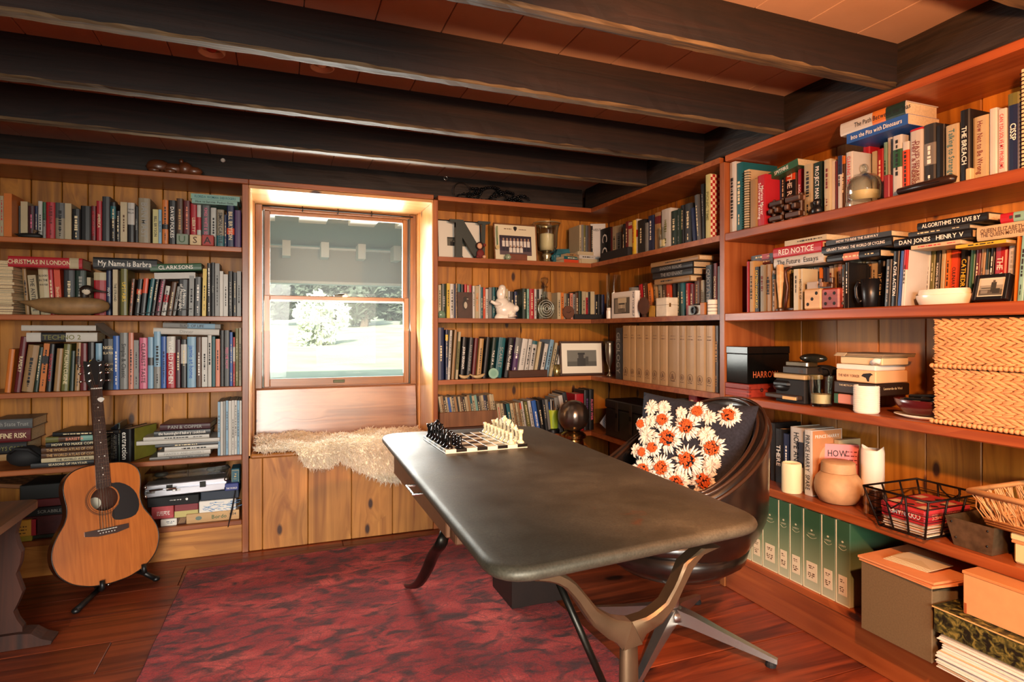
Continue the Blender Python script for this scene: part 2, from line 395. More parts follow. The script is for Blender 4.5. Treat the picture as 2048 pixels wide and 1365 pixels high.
def clear_glass():
    m, n, l, b = newmat('clear_glass'); n.remove(b)
    o = n['Material Output']; t = n.new('ShaderNodeBsdfTransparent'); g = n.new('ShaderNodeBsdfGlossy'); g.inputs['Roughness'].default_value = .04
    t.inputs[0].default_value = (.90, .92, .89, 1)
    lw = n.new('ShaderNodeLayerWeight'); lw.inputs[0].default_value = .35; mx = n.new('ShaderNodeMixShader')
    l.new(lw.outputs['Facing'], mx.inputs[0]); l.new(t.outputs[0], mx.inputs[1]); l.new(g.outputs[0], mx.inputs[2]); l.new(mx.outputs[0], o.inputs[0])
    return m
CGLASS = clear_glass()
SASH = {a: wood('sash_pine_'+a, 'a06a36', '7f4c20', a, knots=.2, coat=.3, rough=.35, vary=.08) for a in 'XYZ'}
# header over the recess and reveal boards
bx('header_board', SHELF['X'], (-2.020, -.012, ZS[0]-TH), (-1.037, .30, ZS[0]), win, .003)
bx('reveal_board', REVEAL['X'], (-2.020, .001, 1.901), (-1.037, .46, ZS[0]-TH-.001), win, .001)
bx('reveal_board', REVEAL['Z'], (-2.0205, .331, .50), (-2.005, .46, 1.90), win, .001)
bx('reveal_board', REVEAL['Z'], (-2.0205, .0, .50), (-2.0125, .331, 1.90), win, .001)
bx('reveal_board', REVEAL['Z'], (-1.052, .331, .50), (-1.0365, .46, 1.90), win, .001)
bx('reveal_board', REVEAL['Z'], (-1.0445, .0, .50), (-1.0365, .331, 1.90), win, .001)
# casing
bx('casing', SASH['Z'], (-2.004, WY-.005, .815), (-1.966, .455, 1.90), win, .003)
bx('casing', SASH['Z'], (-1.090, WY-.005, .815), (-1.053, .455, 1.90), win, .003)
bx('casing', SASH['X'], (-1.966, WY+.012, 1.872), (-1.090, .455, 1.90), win, .003)
metal_dark = mat('4a4a45', .4, .8, name='track_metal')
for xx in (-1.964, -1.099): bx('track', metal_dark, (xx, WY+.004, .82), (xx+.007, .45, 1.872), win, .001)
def sash(z0, z1, yy, st, top, bot):
    s_ = MB().cbox((-1.956, yy, z0), (-1.956+st, yy+.03, z1), .003).build('sash', SASH['Z'], win)
    MB().cbox((-1.100-st, yy, z0), (-1.100, yy+.03, z1), .003).build('stile', SASH['Z'], s_)
    MB().cbox((-1.956+st, yy, z1-top), (-1.100-st, yy+.03, z1), .003).build('rail', SASH['X'], s_)
    MB().cbox((-1.956+st, yy, z0), (-1.100-st, yy+.03, z0+bot), .003).build('rail', SASH['X'], s_)
    MB().box((-1.956+st, yy+.014, z0+bot), (-1.100-st, yy+.018, z1-top)).build('pane', GLASS, s_)
    return s_
sash(1.335, 1.872, WY+.032, .032, .022, .030)
sl = sash(.822, 1.366, WY, .032, .026, .047)
bx('latch', mat('3a3a34', .35, .9), (-1.56, WY-.012, 1.366), (-1.51, WY+.03, 1.376), win, .002)
MB().tube([(-1.535, WY+.005, 1.379), (-1.50, WY-.02, 1.382)], .005, 6).build('latch_lever', mat('3a3a34', .35, .9), win)
bx('sash_lift', mat('3d3d2c', .35, .8), (-1.565, WY-.008, .838), (-1.497, WY, .856), win, .002)
# curtain rod with hooks
rod = MB().tube([(-1.965, WY-.015, 1.890), (-1.075, WY-.015, 1.883)], .0045, 8).build('curtain_rod', mat('2e2a26', .4, .9), None)
tag(rod, 'thin dark curtain rod across the top of the window', 'curtain rod')
for px in (605, 676, 743):
    X = at_y(px, 420, WY-.015).x
    MB().tube([(X, WY-.015, 1.902), (X, WY-.020, 1.893), (X+.002, WY-.022, 1.878), (X, WY-.015, 1.870), (X-.002, WY-.01, 1.876)], .003, 6).build('hook', mat('2e2a26', .4, .9), rod)
# window seat
st = thing('window_seat', 'built-in pine window seat with knotty plank front under the window', 'bench')
sx = [at_y(p, 1000, .0).x for p in (525, 616, 703, 785)]
for a, b2 in seams(sx, -2.020, -1.037):
    bx('front_plank', SEATW['Z'], (a+.0012, rnd.uniform(-.001, .001), .002), (b2-.0012, .02, .488), st, .003)
bx('seat_board', SEATW['X'], (-2.012, -.035, .489), (-1.046, .37, .514), st, .008)
Mx = Matrix.Translation((0, .358, .515)) @ Matrix.Rotation(math.radians(-6), 4, 'X')
bx('backrest_board', wood('old_pine', 'a8744c', '7a4a2c', 'X', knots=2.2, kscale=7, rough=.3, coat=.35, knot_col='1d0d06'), (-2.000, 0, 0), (-1.055, .022, .297), st, .004, Mx)

def wool_mat():
    m, n, l, b = newmat('wool'); b.inputs['Base Color'].default_value = (*lin('fbf4e6'), 1); b.inputs['Roughness'].default_value = .9
    t = n.new('ShaderNodeBsdfTranslucent'); t.inputs[0].default_value = (*lin('fbf4e6'), 1); mx = n.new('ShaderNodeMixShader'); mx.inputs[0].default_value = .45
    l.new(b.outputs[0], mx.inputs[1]); l.new(t.outputs[0], mx.inputs[2]); l.new(mx.outputs[0], n['Material Output'].inputs[0]); return m
# sheepskin draped over the seat: hide with a thick pile
hide_m = mat('f8ecd2', .95, name='sheepskin_hide')
def sheepskin():
    root = thing('sheepskin', 'cream sheepskin draped over the pine window seat', 'sheepskin', (-1.5, .15, .515))
    nx, ny = 60, 34; vs = []; fs = []
    x0, x1 = -1.985, -1.072
    def front_edge(t):   # how far the hide hangs below the seat edge
        p = [(0, -.02), (.10, -.02), (.22, .0), (.27, .10), (.38, .115), (.46, .07), (.55, .12), (.68, .20), (.8, .215), (.92, .19), (1, .15)]
        for (a, b), (c, d) in zip(p, p[1:]):
            if a <= t <= c: return b+(d-b)*(t-a)/(c-a)
        return .1
    for i in range(nx+1):
        t = i/nx; X = x0+(x1-x0)*t
        hang = front_edge(t)
        back = .30+.045*math.sin(t*5+1)*(.5+t)+ (.02 if t > .9 else 0)
        for j in range(ny+1):
            s = j/ny; L = back+.06+max(hang, -.06)+ .03
            d = s*L                      # arc length from the back edge forwards
            lump = .018*math.sin(X*9+s*4)+.014*math.sin(X*17-s*7)+.010*math.sin(X*31+s*13)
            flat = back+.05
            if d < flat: p = (X, back-d, .518+.030+lump*.55)
            else:
                e = d-flat; a = min(e/.055, 1.3)
                p = (X+.01*math.sin(X*22), -.05-.055*math.sin(min(a, PI/2))*.75-lump*.5, .538-.055*(1-math.cos(min(a, PI/2)))-max(0, e-.055*1.3)+lump*.3)
            vs.append((p[0]+1.5, p[1]-.15, p[2]-.515))
    for i in range(nx):
        for j in range(ny): a = i*(ny+1)+j; fs.append((a, a+1, a+ny+2, a+ny+1))
    hide = MB().add(vs, fs).build('hide', hide_m, root, smooth=True)
    # pile: short tapered locks of wool
    r = random.Random(5); m = MB()
    V = [Vector(v) for v in vs]
    for q in range(15000):
        f = fs[r.randrange(len(fs))]; a, b, c, d = (V[i] for i in f); u, w = r.random(), r.random()
        p = a.lerp(b, u).lerp(d.lerp(c, u), w); nn = (c-a).cross(d-b)
        if nn.length < 1e-9: continue
        nn.normalize()
        if nn.z < -.2: nn = -nn
        if nn.y > .6: nn = -nn
        dr = (nn*.55+Vector((r.uniform(-.6, .6), -.35+r.uniform(-.5, .3), r.uniform(-.55, .15)))).normalized()
        ln = r.uniform(.022, .042); sd = dr.cross(Vector((r.uniform(-1, 1), r.uniform(-1, 1), r.uniform(-1, 1)))).normalized()*.003
        mid = p+dr*ln*.55; tip = p+dr*ln+Vector((0, 0, -.008))
        m.v += [tuple(p-sd), tuple(p+sd), tuple(mid+sd*.8), tuple(mid-sd*.8), tuple(tip)]
        k = len(m.v)-5; m.f += [(k, k+1, k+2, k+3), (k+3, k+2, k+4)]; m.mi += [0, 0]
    me = bpy.data.meshes.new('pile'); me.from_pydata(m.v, [], m.f); me.materials.append(wool_mat())
    o = bpy.data.objects.new('pile', me); COL.objects.link(o); o.parent = root; o['kind'] = 'stuff'
sheepskin()

# ---------------------------------------------------------------- outside
def ground():
    vs = []; fs = []; n = 40
    for i in range(n+1):
        for j in range(n+1):
            X = -40+80*i/n; Y = .9+70*(j/n)**1.6
            z = .10+.040*(Y-1)+.016*(X+6)*min(1, max(0, Y-3)/10)*(.5+.5*math.tanh((Y-4)/8)) + .12*math.sin(X*.5+Y*.3)*min(1, Y/20)
            vs.append((X, Y, z))
    for i in range(n):
        for j in range(n): a = i*(n+1)+j; fs.append((a, a+n+1, a+n+2, a+1))
    return MB().add(vs, fs).build('ground', mat('a2aa88', .95, noise=.25, nscale=.8, name='lawn'), None, smooth=True)
gd = ground(); gd['kind'] = 'structure'
def gz(X, Y): return .10+.040*(Y-1)+.016*(X+6)*min(1, max(0, Y-3)/10)*(.5+.5*math.tanh((Y-4)/8)) + .12*math.sin(X*.5+Y*.3)*min(1, Y/20)
# unseen storey above, added so that its shade falls on the lawn
wallbox('wall_upper_shade', (-7, -.4, ZC+.22), (3, .42, 6.6), mat('b9b6a8', .9))
pr = struct('porch_roof')
PW = mat('f6f6f0', .7, name='white_paint'); PG = mat('a3a99c', .7, name='porch_grey')
bx('soffit', PG, (-5, .7, 1.97), (4.5, 2.75, 1.99), pr)
bx('fascia', mat('b4b1a6', .7), (-5, 2.52, 1.62), (4.5, 2.62, 1.93), pr)
bx('fascia_trim', PW, (-5, 2.49, 1.60), (4.5, 2.65, 1.625), pr)
bx('fascia_trim', PW, (-5, 2.49, 1.925), (4.5, 2.65, 1.945), pr)
for k in range(-8, 14):
    bx('rafter_tail', PW, (-1.52+k*.33, 2.30, 1.83), (-1.45+k*.33, 2.50, 1.97), pr); bx('rafter_tail', PW, (-1.42+k*.33, .70, 1.90), (-1.24+k*.33, .95, 1.97), pr)
bark = mat('5a4c3e', .9); 
def crown(seed, n, rx, rz, ls, m, name, parent):
    r = random.Random(seed); mb = MB()
    blobs = [(Vector((r.uniform(-.6, .6)*rx, r.uniform(-.6, .6)*rx, rz*(.5+r.uniform(-.3, .9)))), r.uniform(.35, .6)*rx) for _ in range(9)]
    for q in range(n):
        c, R = blobs[r.randrange(9)]
        d = Vector((r.gauss(0, 1), r.gauss(0, 1), r.gauss(0, 1))).normalized()*R*r.uniform(.6, 1)
        p = c+d; u = Vector((r.gauss(0, 1), r.gauss(0, 1), r.gauss(0, 1))).normalized(); w = u.orthogonal().normalized()
        s = ls*r.uniform(.6, 1.2); k = len(mb.v)
        mb.v += [tuple(p-u*s), tuple(p+w*s*.5), tuple(p+u*s), tuple(p-w*s*.5)]; mb.f.append((k, k+1, k+2, k+3)); mb.mi.append(0)
    me = bpy.data.meshes.new(name); me.from_pydata(mb.v, [], mb.f); me.materials.append(m)
    o = bpy.data.objects.new(name, me); COL.objects.link(o); o.parent = parent; o['kind'] = 'stuff'
    return o
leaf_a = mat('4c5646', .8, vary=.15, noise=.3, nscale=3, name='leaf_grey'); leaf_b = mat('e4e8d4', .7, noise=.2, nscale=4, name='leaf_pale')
p = ray(640, 680); bp = CAM+p*19.0
bu = thing('bush', 'pale sunlit bush alone on the bright lawn outside the window', 'bush', (bp.x, bp.y, gz(bp.x, bp.y)))
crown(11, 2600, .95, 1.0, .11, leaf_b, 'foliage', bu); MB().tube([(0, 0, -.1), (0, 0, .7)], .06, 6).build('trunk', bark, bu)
trees = [(520, 36, 1.35, 3.6, 'broad grey-green tree behind the lawn, first seen from the window\'s hinge upright'), (565, 48, 1.85, 4.2, 'grey-green tree behind the lawn between the broad tree and the bush'),
         (622, 37, 1.2, 3.9, 'tall tree straight behind the pale bush on the lawn'), (675, 49, 1.7, 4.6, 'grey-green tree just beyond the pale bush towards the chess side'),
         (728, 36, 1.2, 3.4, 'rounded tree at the top of the sloping lawn'), (778, 48, 1.85, 4.6, 'dense tree at the upper end of the lawn by the window reveal'), (838, 37, 1.35, 3.8, 'tree mostly hidden by the window reveal beside the bookcase')]
r8 = random.Random(77); mb = MB()
for q in range(9000):
    px = r8.uniform(470, 900); d = r8.uniform(60, 66); c = CAM+ray(px, 660)*d; z = gz(c.x, c.y)+r8.uniform(-.5, 7.5+1.2*math.sin(px*.05)+.8*math.sin(px*.13)); s = r8.uniform(.5, 1.0); a = r8.uniform(0, 3.14); b2 = r8.uniform(0, 3.14); k = len(mb.v)
    u = Vector((math.cos(a), math.sin(a)*.6, math.sin(b2))).normalized()*s; w = Vector((-u.z, .3, u.x)).normalized()*s*.6; p = Vector((c.x, c.y, z))
    mb.v += [tuple(p-u), tuple(p+w), tuple(p+u), tuple(p-w)]; mb.f.append((k, k+1, k+2, k+3)); mb.mi.append(0)
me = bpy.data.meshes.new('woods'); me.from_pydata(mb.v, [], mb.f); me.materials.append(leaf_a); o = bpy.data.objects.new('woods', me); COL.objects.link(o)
tag(o, 'grey-green woods at the far end of the lawn', kind='stuff')
for k, (px, d, rx, rz, lab) in enumerate(trees):
    q = CAM+ray(px, 660)*d
    t = thing('tree', lab, 'tree', (q.x, q.y, gz(q.x, q.y)), group='trees beyond the lawn')
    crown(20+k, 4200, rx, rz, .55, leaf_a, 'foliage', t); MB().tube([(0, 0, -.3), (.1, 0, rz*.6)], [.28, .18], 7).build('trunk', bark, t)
# ---------------------------------------------------------------- lettering
GLY = {}
def glyph(ch):
    if ch in GLY: return GLY[ch]
    cu = bpy.data.curves.new('glyph', 'FONT'); cu.body = ch; cu.resolution_u = 2; cu.offset = .012
    ob = bpy.data.objects.new('glyph', cu); COL.objects.link(ob)
    dg = bpy.context.evaluated_depsgraph_get(); ev = ob.evaluated_get(dg); me = ev.to_mesh()
    vs = [tuple(v.co) for v in me.vertices]; fs = [tuple(p.vertices) for p in me.polygons]
    ev.to_mesh_clear(); bpy.data.objects.remove(ob); bpy.data.curves.remove(cu)
    if vs:
        x0 = min(v[0] for v in vs); x1 = max(v[0] for v in vs); vs = [(v[0]-x0, v[1], 0) for v in vs]; adv = x1-x0+.075
    else: adv = .28
    GLY[ch] = (vs, fs, adv); return GLY[ch]
def text_w(s): return sum(glyph(c)[2] for c in s)
def put_text(mb, s, M, h, maxw=None, align=.5):
    """text on the local xy plane, cap height h, squeezed to maxw, centred on the origin"""
    sc = h/.70; w = text_w(s)*sc; sx = sc
    if maxw and w > maxw:
        q = maxw/w; sx = sc*q
        if q < .75: sc = sx/.75
    w = text_w(s)*sx; x = -w*align; hh = sc*.70
    for c in s:
        vs, fs, adv = glyph(c)
        mb.add([(x+v[0]*sx, v[1]*sc-hh/2, 0) for v in vs], fs, M); x += adv*sx
def bars(mb, r, w, h, M):
    """a block of print too small to read"""
    x = -w/2
    while x < w/2-.004:
        q = min(r.uniform(.004, .016), w/2-x); k = h*r.uniform(.6, 1)
        mb.add([(x, -k/2, 0), (x+q, -k/2, 0), (x+q, k/2, 0), (x, k/2, 0)], [(0, 1, 2, 3)], M); x += q+r.uniform(.002, .006)

# ---------------------------------------------------------------- books
PAL = {'k': ('17171a', 'black'), 'K': ('34373b', 'charcoal'), 'n': ('1c2b52', 'navy'), 'b': ('2d5fb0', 'blue'), 'B': ('8fbfdc', 'light blue'),
       'c': ('dccba2', 'cream'), 'w': ('e8e4da', 'white'), 'y': ('e0bd35', 'yellow'), 'Y': ('dcd48a', 'pale yellow'), 'o': ('df7c2c', 'orange'),
       'O': ('dc4f2a', 'orange red'), 'r': ('b81f2b', 'red'), 'R': ('6a1a1e', 'dark red'), 'm': ('471a24', 'maroon'), 'g': ('2c5d3c', 'green'),
       'G': ('1b3228', 'dark green'), 'v': ('6f6d35', 'olive'), 'l': ('a9c23a', 'lime'), 't': ('1b6068', 'teal'), 'T': ('93cabb', 'pale teal'),
       's': ('92928c', 'grey'), 'S': ('585a5c', 'dark grey'), 'a': ('b88f5c', 'tan'), 'A': ('573722', 'brown'), 'p': ('d66a88', 'pink'),
       'q': ('de8a6e', 'coral'), 'u': ('543463', 'purple'), 'e': ('a3967c', 'beige'), 'd': ('c0955a', 'golden')}
DARK = set('kKnbrRmgGvtSAuO')
def dim(h, k): return ''.join('%02x' % int(int(h[i:i+2], 16)*k) for i in (0, 2, 4))
def cov(c): return mat(dim(PAL[c][0], .80 if c in 'wcYTBsea' else .88), .42, vary=.12, name='cover_'+PAL[c][1].replace(' ', '_'), noise=.06, nscale=14)
PAGES = mat('cbb690', .9, vary=.12, noise=.12, nscale=160, name='pages')
INK = {k: mat(PAL[k][0], .6, name='ink_'+PAL[k][1].replace(' ', '_')) for k in PAL}
ORD = {}
def ordinal(n):
    a = 'zeroth first second third fourth fifth sixth seventh eighth ninth tenth eleventh twelfth thirteenth fourteenth fifteenth sixteenth seventeenth eighteenth nineteenth'.split()
    if n < 20: return a[n]
    t = {2: ('twentieth', 'twenty'), 3: ('thirtieth', 'thirty'), 4: ('fortieth', 'forty'), 5: ('fiftieth', 'fifty'), 6: ('sixtieth', 'sixty')}[n//10]
    return t[0] if n % 10 == 0 else t[1]+'-'+a[n % 10]
def book(kind, w, h, d, col, title='', band=None, tcol=None, stacked=False, M=None, label='', group=None, cat='book', r=None, dots=True, align=.5):
    """a book standing with its spine on the local xz plane: x thickness, y depth, z height"""
    r = r or rnd
    name = {'h': 'hardback_book', 'p': 'paperback_book', 'm': 'magazine'}[kind]
    root = thing(name, label, cat if kind != 'm' else 'magazine', M=M, group=group)
    t = min(.003, w*.2) if kind == 'h' else min(.0012, w*.15); ov = .0035 if kind == 'h' else 0
    bulge = min(.004, w*.14) if kind == 'h' else 0
    mb = MB()
    if kind == 'h':
        arc = [(w/2-w/2*math.cos(PI*k/4), bulge*(1-math.sin(PI*k/4))) for k in range(5)]
        pr_ = [(0, d)]+arc+[(w, d), (w-t, d)]+[(w-t, bulge+t*1.6), (t, bulge+t*1.6)]+[(t, d)]
    else:
        pr_ = [(0, d), (0, 0), (w, 0), (w, d), (w-t, d), (w-t, t), (t, t), (t, d)]; arc = [(0, 0), (w, 0)]
    n = len(pr_); na = len(arc)
    # outer and inner outline as strips so that the section stays non-convex-safe
    vs = [(x, y, 0) for x, y in pr_]+[(x, y, h) for x, y in pr_]
    fs = [(k, (k+1) % n, n+(k+1) % n, n+k) for k in range(n)]
    i0, i1, j1, j0 = n-2, n-3, 0, 0
    for off, flip in ((0, False), (n, True)):
        q = [(0, 1, n-2, n-1), (na, na+1, na+2, na+3)]
        q += [tuple(range(1, na+1))+(na+3, n-2)]
        for f in q: fs.append(tuple(i+off for i in (f if flip else f[::-1])))
    mb.add(vs, fs).build('cover', cov(col), root)
    MB().box((t, bulge+t*1.4, ov), (w-t, d-ov, h-ov)).build('pages', PAGES, root)
    e = .0005
    if band:
        for bc, f0, f1 in band:
            b2 = MB(); z0, z1 = h*(1-f1), h*(1-f0)
            pts = [(x, y-e) for x, y in arc]
            pts = [(-e, pts[0][1]+.004)]+[(-e if k == 0 else (w+e if k == len(pts)-1 else p[0]), p[1]) for k, p in enumerate(pts)]+[(w+e, pts[-1][1]+.004)]
            m_ = len(pts)
            b2.add([(x, y, z0) for x, y in pts]+[(x, y, z1) for x, y in pts], [(k, k+1, m_+k+1, m_+k) for k in range(m_-1)])
            b2.build('spine_band', cov(bc), root)
    tc = tcol or ('c' if col in DARK else 'k')
    tm = MB(); F = Matrix(((0, 1, 0, w/2), (0, 0, -1, -.0012), (-1, 0, 0, h/2), (0, 0, 0, 1)))   # text x runs down the spine
    FH = Matrix(((1, 0, 0, w/2), (0, 0, -1, -.0012), (0, 1, 0, h/2), (0, 0, 0, 1)))
    if title:
        if stacked:
            L = title.split('/'); lh = min(w*.34, h*.8/len(L)*.6)
            for k, s in enumerate(L): put_text(tm, s, FH @ Matrix.Translation((0, h*.33-k*lh*1.6, 0)), lh, w*.86)
        else:
            L = title.split('/'); q = len(L)
            for k, s in enumerate(L):
                put_text(tm, s, F @ Matrix.Translation((-h*(.5-align)*.4, w*.30*(q-1)*(.5-k) if q > 1 else 0, 0)), w*(.50 if q == 1 else .30), h*.84)
    elif dots and w > .009:
        q = r.random()
        if q < .75:
            bars(tm, r, h*r.uniform(.3, .6), w*r.uniform(.25, .42), F @ Matrix.Translation((-h*r.uniform(-.05, .15), 0, 0)))
            if r.random() < .6: bars(tm, r, h*.16, w*.2, F @ Matrix.Translation((h*.33, 0, 0)))
    if tm.v: tm.build('lettering', INK[tc], root)
    return root
def basis(wall, s, rec, z):
    if wall == 'B': return Matrix.Translation((s, rec, z))
    return Matrix.Translation((rec, -s, z)) @ Matrix.Rotation(-PI/2, 4, 'Z')
def S_of(wall, x, y, rec):
    if wall == 'B': p = at_y(x, y, rec); return p.x, p.z
    p = at_x(x, y, rec); return -p.y, p.z
class Row:
    def __init__(s, wall, z, crop, desc, anchor, rev=False, rec=.028, group=None, depth=.15):
        s.wall, s.z, s.crop, s.desc, s.anchor, s.rev, s.rec, s.depth = wall, z, crop, desc, anchor, rev, rec, depth
        s.group = group or 'upright books on the '+desc
    def px(s, x, y): ox, oy, k = s.crop; return ox+x/k, oy+y/k
    def at(s, x, y, rec=None): return S_of(s.wall, *s.px(x, y), s.rec if rec is None else rec)
    def fill(s, data, push=()):
        items = []
        for ln in data.replace('\n', ';').split(';'):
            tk = ln.split()
            if not tk: continue
            x0, x1, yt = map(float, tk[:3]); code = tk[3]; o = dict(kind='p' if code[0] in 'coOyYlBpq' else 'h', lean=0, band=[], t=None, T=False, d=None)
            if x1-x0 < .011*1: pass
            rest = []
            for q in tk[4:]:
                if q[0] == '-' and len(q) > 1:
                    f = q[1]
                    if f == 'l': o['lean'] = float(q[2:])
                    elif f == 'b': c, a, b2 = q[2:].split(':'); o['band'].append((c, float(a), float(b2)))
                    elif f == 't': o['t'] = q[2]
                    elif f == 'T': o['T'] = True
                    elif f in 'phm': o['kind'] = f
                    elif f == 'd': o['d'] = float(q[2:])
                    elif f == 'z': o['zb'] = float(q[2:])
                    elif f == 'f': o['rec'] = float(q[2:])
                else: rest.append(q)
            o['title'] = ' '.join(rest)
            items.append((x0, x1, yt, code[0], o))
        items.sort(key=lambda i: (i[0]+i[1])/2)
        N = len(items); rr = random.Random(sum(map(ord, s.desc)))
        for k, (x0, x1, yt, c, o) in enumerate(items):
            rec = o.get('rec', s.rec+rr.uniform(-.006, .008))
            for pa, pb, pr2 in push:
                if pa <= (x0+x1)/2 <= pb: rec = pr2+rr.uniform(0, .006)
            # measure at mid height of the book
            sa, zt = s.at((x0+x1)/2, yt, rec)
            ymid = HY-(( (zt+s.z)/2)-CAM.z)*0  # depth per pixel is constant down a vertical, so any row works
            s0 = s.at(x0, yt, rec)[0]; s1 = s.at(x1, yt, rec)[0]
            z0 = o.get('zb', s.z)
            le = math.radians(o['lean']); w = max((s1-s0)*math.cos(le)-.0006, .003)
            if le: w *= .92
            h = max((zt-z0-abs(math.sin(le))*w)/math.cos(le), .05)
            lift = abs(math.sin(le))*w if True else 0
            # the measured x is at the top edge; find the foot
            cx = (s0+s1)/2-math.tan(le)*h*.5*0
            M = basis(s.wall, cx, rec, z0) @ Matrix.Rotation(le, 4, 'Y') @ Matrix.Translation((-w/2, 0, 0))
            if le:
                pts = [M @ Vector((a, 0, 0)) for a in (0, w)]; M = Matrix.Translation((0, 0, z0-min(p.z for p in pts)+.0004)) @ M
            else: M = Matrix.Translation((0, 0, .0004)) @ M
            hw = 'tall ' if h > .235 else ('small ' if h < .165 else ''); tw = 'thick ' if w > .034 else ('slim ' if w < .016 else '')
            kd = {'h': 'hardback', 'p': 'paperback', 'm': 'magazine'}[o['kind']]
            bd = f" with {PAL[o['band'][0][0]][1]} band" if o['band'] else (f" with {PAL[o['t']][1]} lettering" if o['t'] else '')
            no = N-k if s.rev else k+1
            lab = f"{tw}{hw}{PAL[c][1]} {kd}{bd}, {ordinal(no)} from {s.anchor} on {s.desc}"
            if o['lean']: lab = lab.replace(kd, 'leaning '+kd, 1)
            if len(lab.split()) > 16: lab = lab.replace(bd, '') if bd else lab
            if len(lab.split()) > 16: lab = lab.replace(tw, '', 1) if tw else lab
            if len(lab.split()) > 16: lab = lab.replace(hw, '', 1) if hw else lab
            book(o['kind'], w, h, o['d'] or s.depth+rr.uniform(-.012, .012), c, o['title'], o['band'], o['t'], o['T'], M, lab, s.group, r=rr)
    def flat(s, x0, x1, y0, y1, col, title, label, kind='h', d=.16, rec=None, tilt=0, yaw=0, tcol=None, band=None, z=None, group=None, align=.5):
        """a book lying down, spine to the room; pixel box of its spine"""
        rec = s.rec if rec is None else rec
        sa, zb = s.at((x0+x1)/2, y1, rec); _, zt = s.at((x0+x1)/2, y0, rec); a = s.at(x0, y1, rec)[0]; b2 = s.at(x1, y1, rec)[0]
        if z is not None: zt += z-zb; zb = z
        L, th = b2-a, zt-zb-.0005
        M = basis(s.wall, (a+b2)/2, rec, zb) @ Matrix.Rotation(math.radians(yaw), 4, 'Z') @ Matrix.Rotation(math.radians(tilt), 4, 'Y') @ Matrix.Translation((L/2, 0, 0)) @ Matrix.Rotation(-PI/2, 4, 'Y')
        book(kind, th, L, d, col, title, band, tcol, False, M, label, group, align=align)
        return zb+th+.0008
C1 = (0, 300, 4.014); C2 = (0, 620, 4.014); C3 = (0, 920, 3.068); C4 = (860, 360, 4.875); C5 = (860, 620, 4.875)
C6 = (1140, 330, 4.135); C7 = (1140, 620, 4.55); C8 = (1420, 130, 3.9); C9 = (1720, 70, 4.137); C10 = (1440, 420, 5.6875)
C11 = (1740, 380, 4.877); C12 = (1420, 640, 6.02); C13 = (1640, 600, 4.549); C14 = (1520, 820, 3.879); C15 = (1420, 960, 3.261)
PXC = (0, 0, 1.0)
L1 = Row('B', ZS[1], C1, 'shelf with letter blocks', 'window', True)
L1.fill('''0 28 370 c -tr; 30 95 350 o; 97 145 405 c; 146 163 450 k; 165 222 415 c; 224 277 450 m -tp; 279 303 450 n; 305 340 412 w; 343 367 420 s -bg:0:.5
369 442 420 r -tR; 444 519 425 e -bS:0:.42 -h; 521 573 430 c -tR; 577 644 475 k; 646 729 450 k; 731 770 450 R -tr AMERICAN DREAM; 773 817 410 r AMERICA
819 885 375 K -h; 887 929 420 k -bt:.1:.42; 931 963 490 k; 966 1021 420 c -tA; 1023 1080 425 w -h -bk:.55:1 -T THE BIG/FELLA; 1083 1109 455 k -ts LORE RISING
1111 1205 388 e -h -d.17 -ts BAN MAST; 1226 1271 478 Y -tk -p BILL BRYSON; 1273 1298 480 B -tk BILL BRYSON; 1301 1350 402 o -bk:.55:.66 -h; 1353 1412 405 k -tw DAVID FOLKES
1416 1470 390 A -ta; 1472 1528 408 R -tq; 1530 1579 430 r -tc LIBERTY; 1581 1614 438 w -br:.3:.6; 1617 1689 440 S -tp KINGS WHITE & SIDWICK; 1691 1737 465 w
1740 1799 480 e -bt:.7:1 -h SIMON CASTLE; 1801 1819 520 n; 1821 1880 440 n -bO:.55:.7 BILL BRYSON; 1883 1935 485 u -tq''', push=[(90,345,.10),(1414,1738,.07)])
z = L1.flat(1540, 1905, 404, 438, 'T', 'How to Survive  Pocket Guide', 'pale teal book lying flat below the green one on letter-block shelf', 'p', tcol='k')
L1.flat(1530, 1925, 358, 400, 'T', 'FLORIDA WOMAN  DEB ROGERS', 'pale teal and green book lying topmost above the letter-block books', 'p', z=z, tcol='t', band=[('l', 0.0, .01)])
L2 = Row('B', ZS[2], C1, 'shelf with duck decoy', 'window', True)
L2.fill('''203 240 940 a -l-4; 250 322 1005 c -l-5 THE ANTIDOTE; 322 412 945 c -l-3 -T -h BLOOD/IN THE/WATER; 400 447 955 r -l-3; 450 505 960 O -l-3 Shuttle; 510 598 960 K -h; 602 690 950 G -h -ts
697 728 1025 c; 752 850 985 r -bc:0:.18; 852 893 955 n -tw MANY; 905 945 962 c THE STRAND; 966 1025 955 v -ty UPSTAIRS; 1030 1062 1035 A -tq -l4; 1075 1120 1035 k -l5 -bO:.28:.42; 1122 1165 1030 K -bO:0:.4 -l5
1168 1206 1030 t -l7; 1208 1240 1030 k -l7; 1240 1288 1035 m -tp -l8; 1290 1332 1090 w -br:.3:.55 -l8; 1334 1382 1060 A -l8; 1384 1410 1095 s -l8
1415 1508 1040 k -h -l2 -tw A History/of Photography; 1512 1555 1010 s -p -l1; 1558 1612 1020 S -h -tw -l1; 1620 1655 955 y -l1; 1662 1692 910 k -tw; 1694 1724 905 k -ts FLASH; 1726 1762 912 s -m
1764 1792 975 w -m; 1794 1830 1000 w -m; 1832 1868 975 k -ts; 1870 1900 985 K; 1902 1935 975 s -m''', push=[(195,900,.12)])
zb = L2.at(300, 940)[1]
L2.flat(62, 660, 850, 935, 'r', 'CHRISTMAS IN LONDON', 'red Christmas book lying flat across uprights above the duck decoy', 'h', z=L2.at(100, 937)[1], tcol='c', align=.3, band=[('c', .82, .95)])
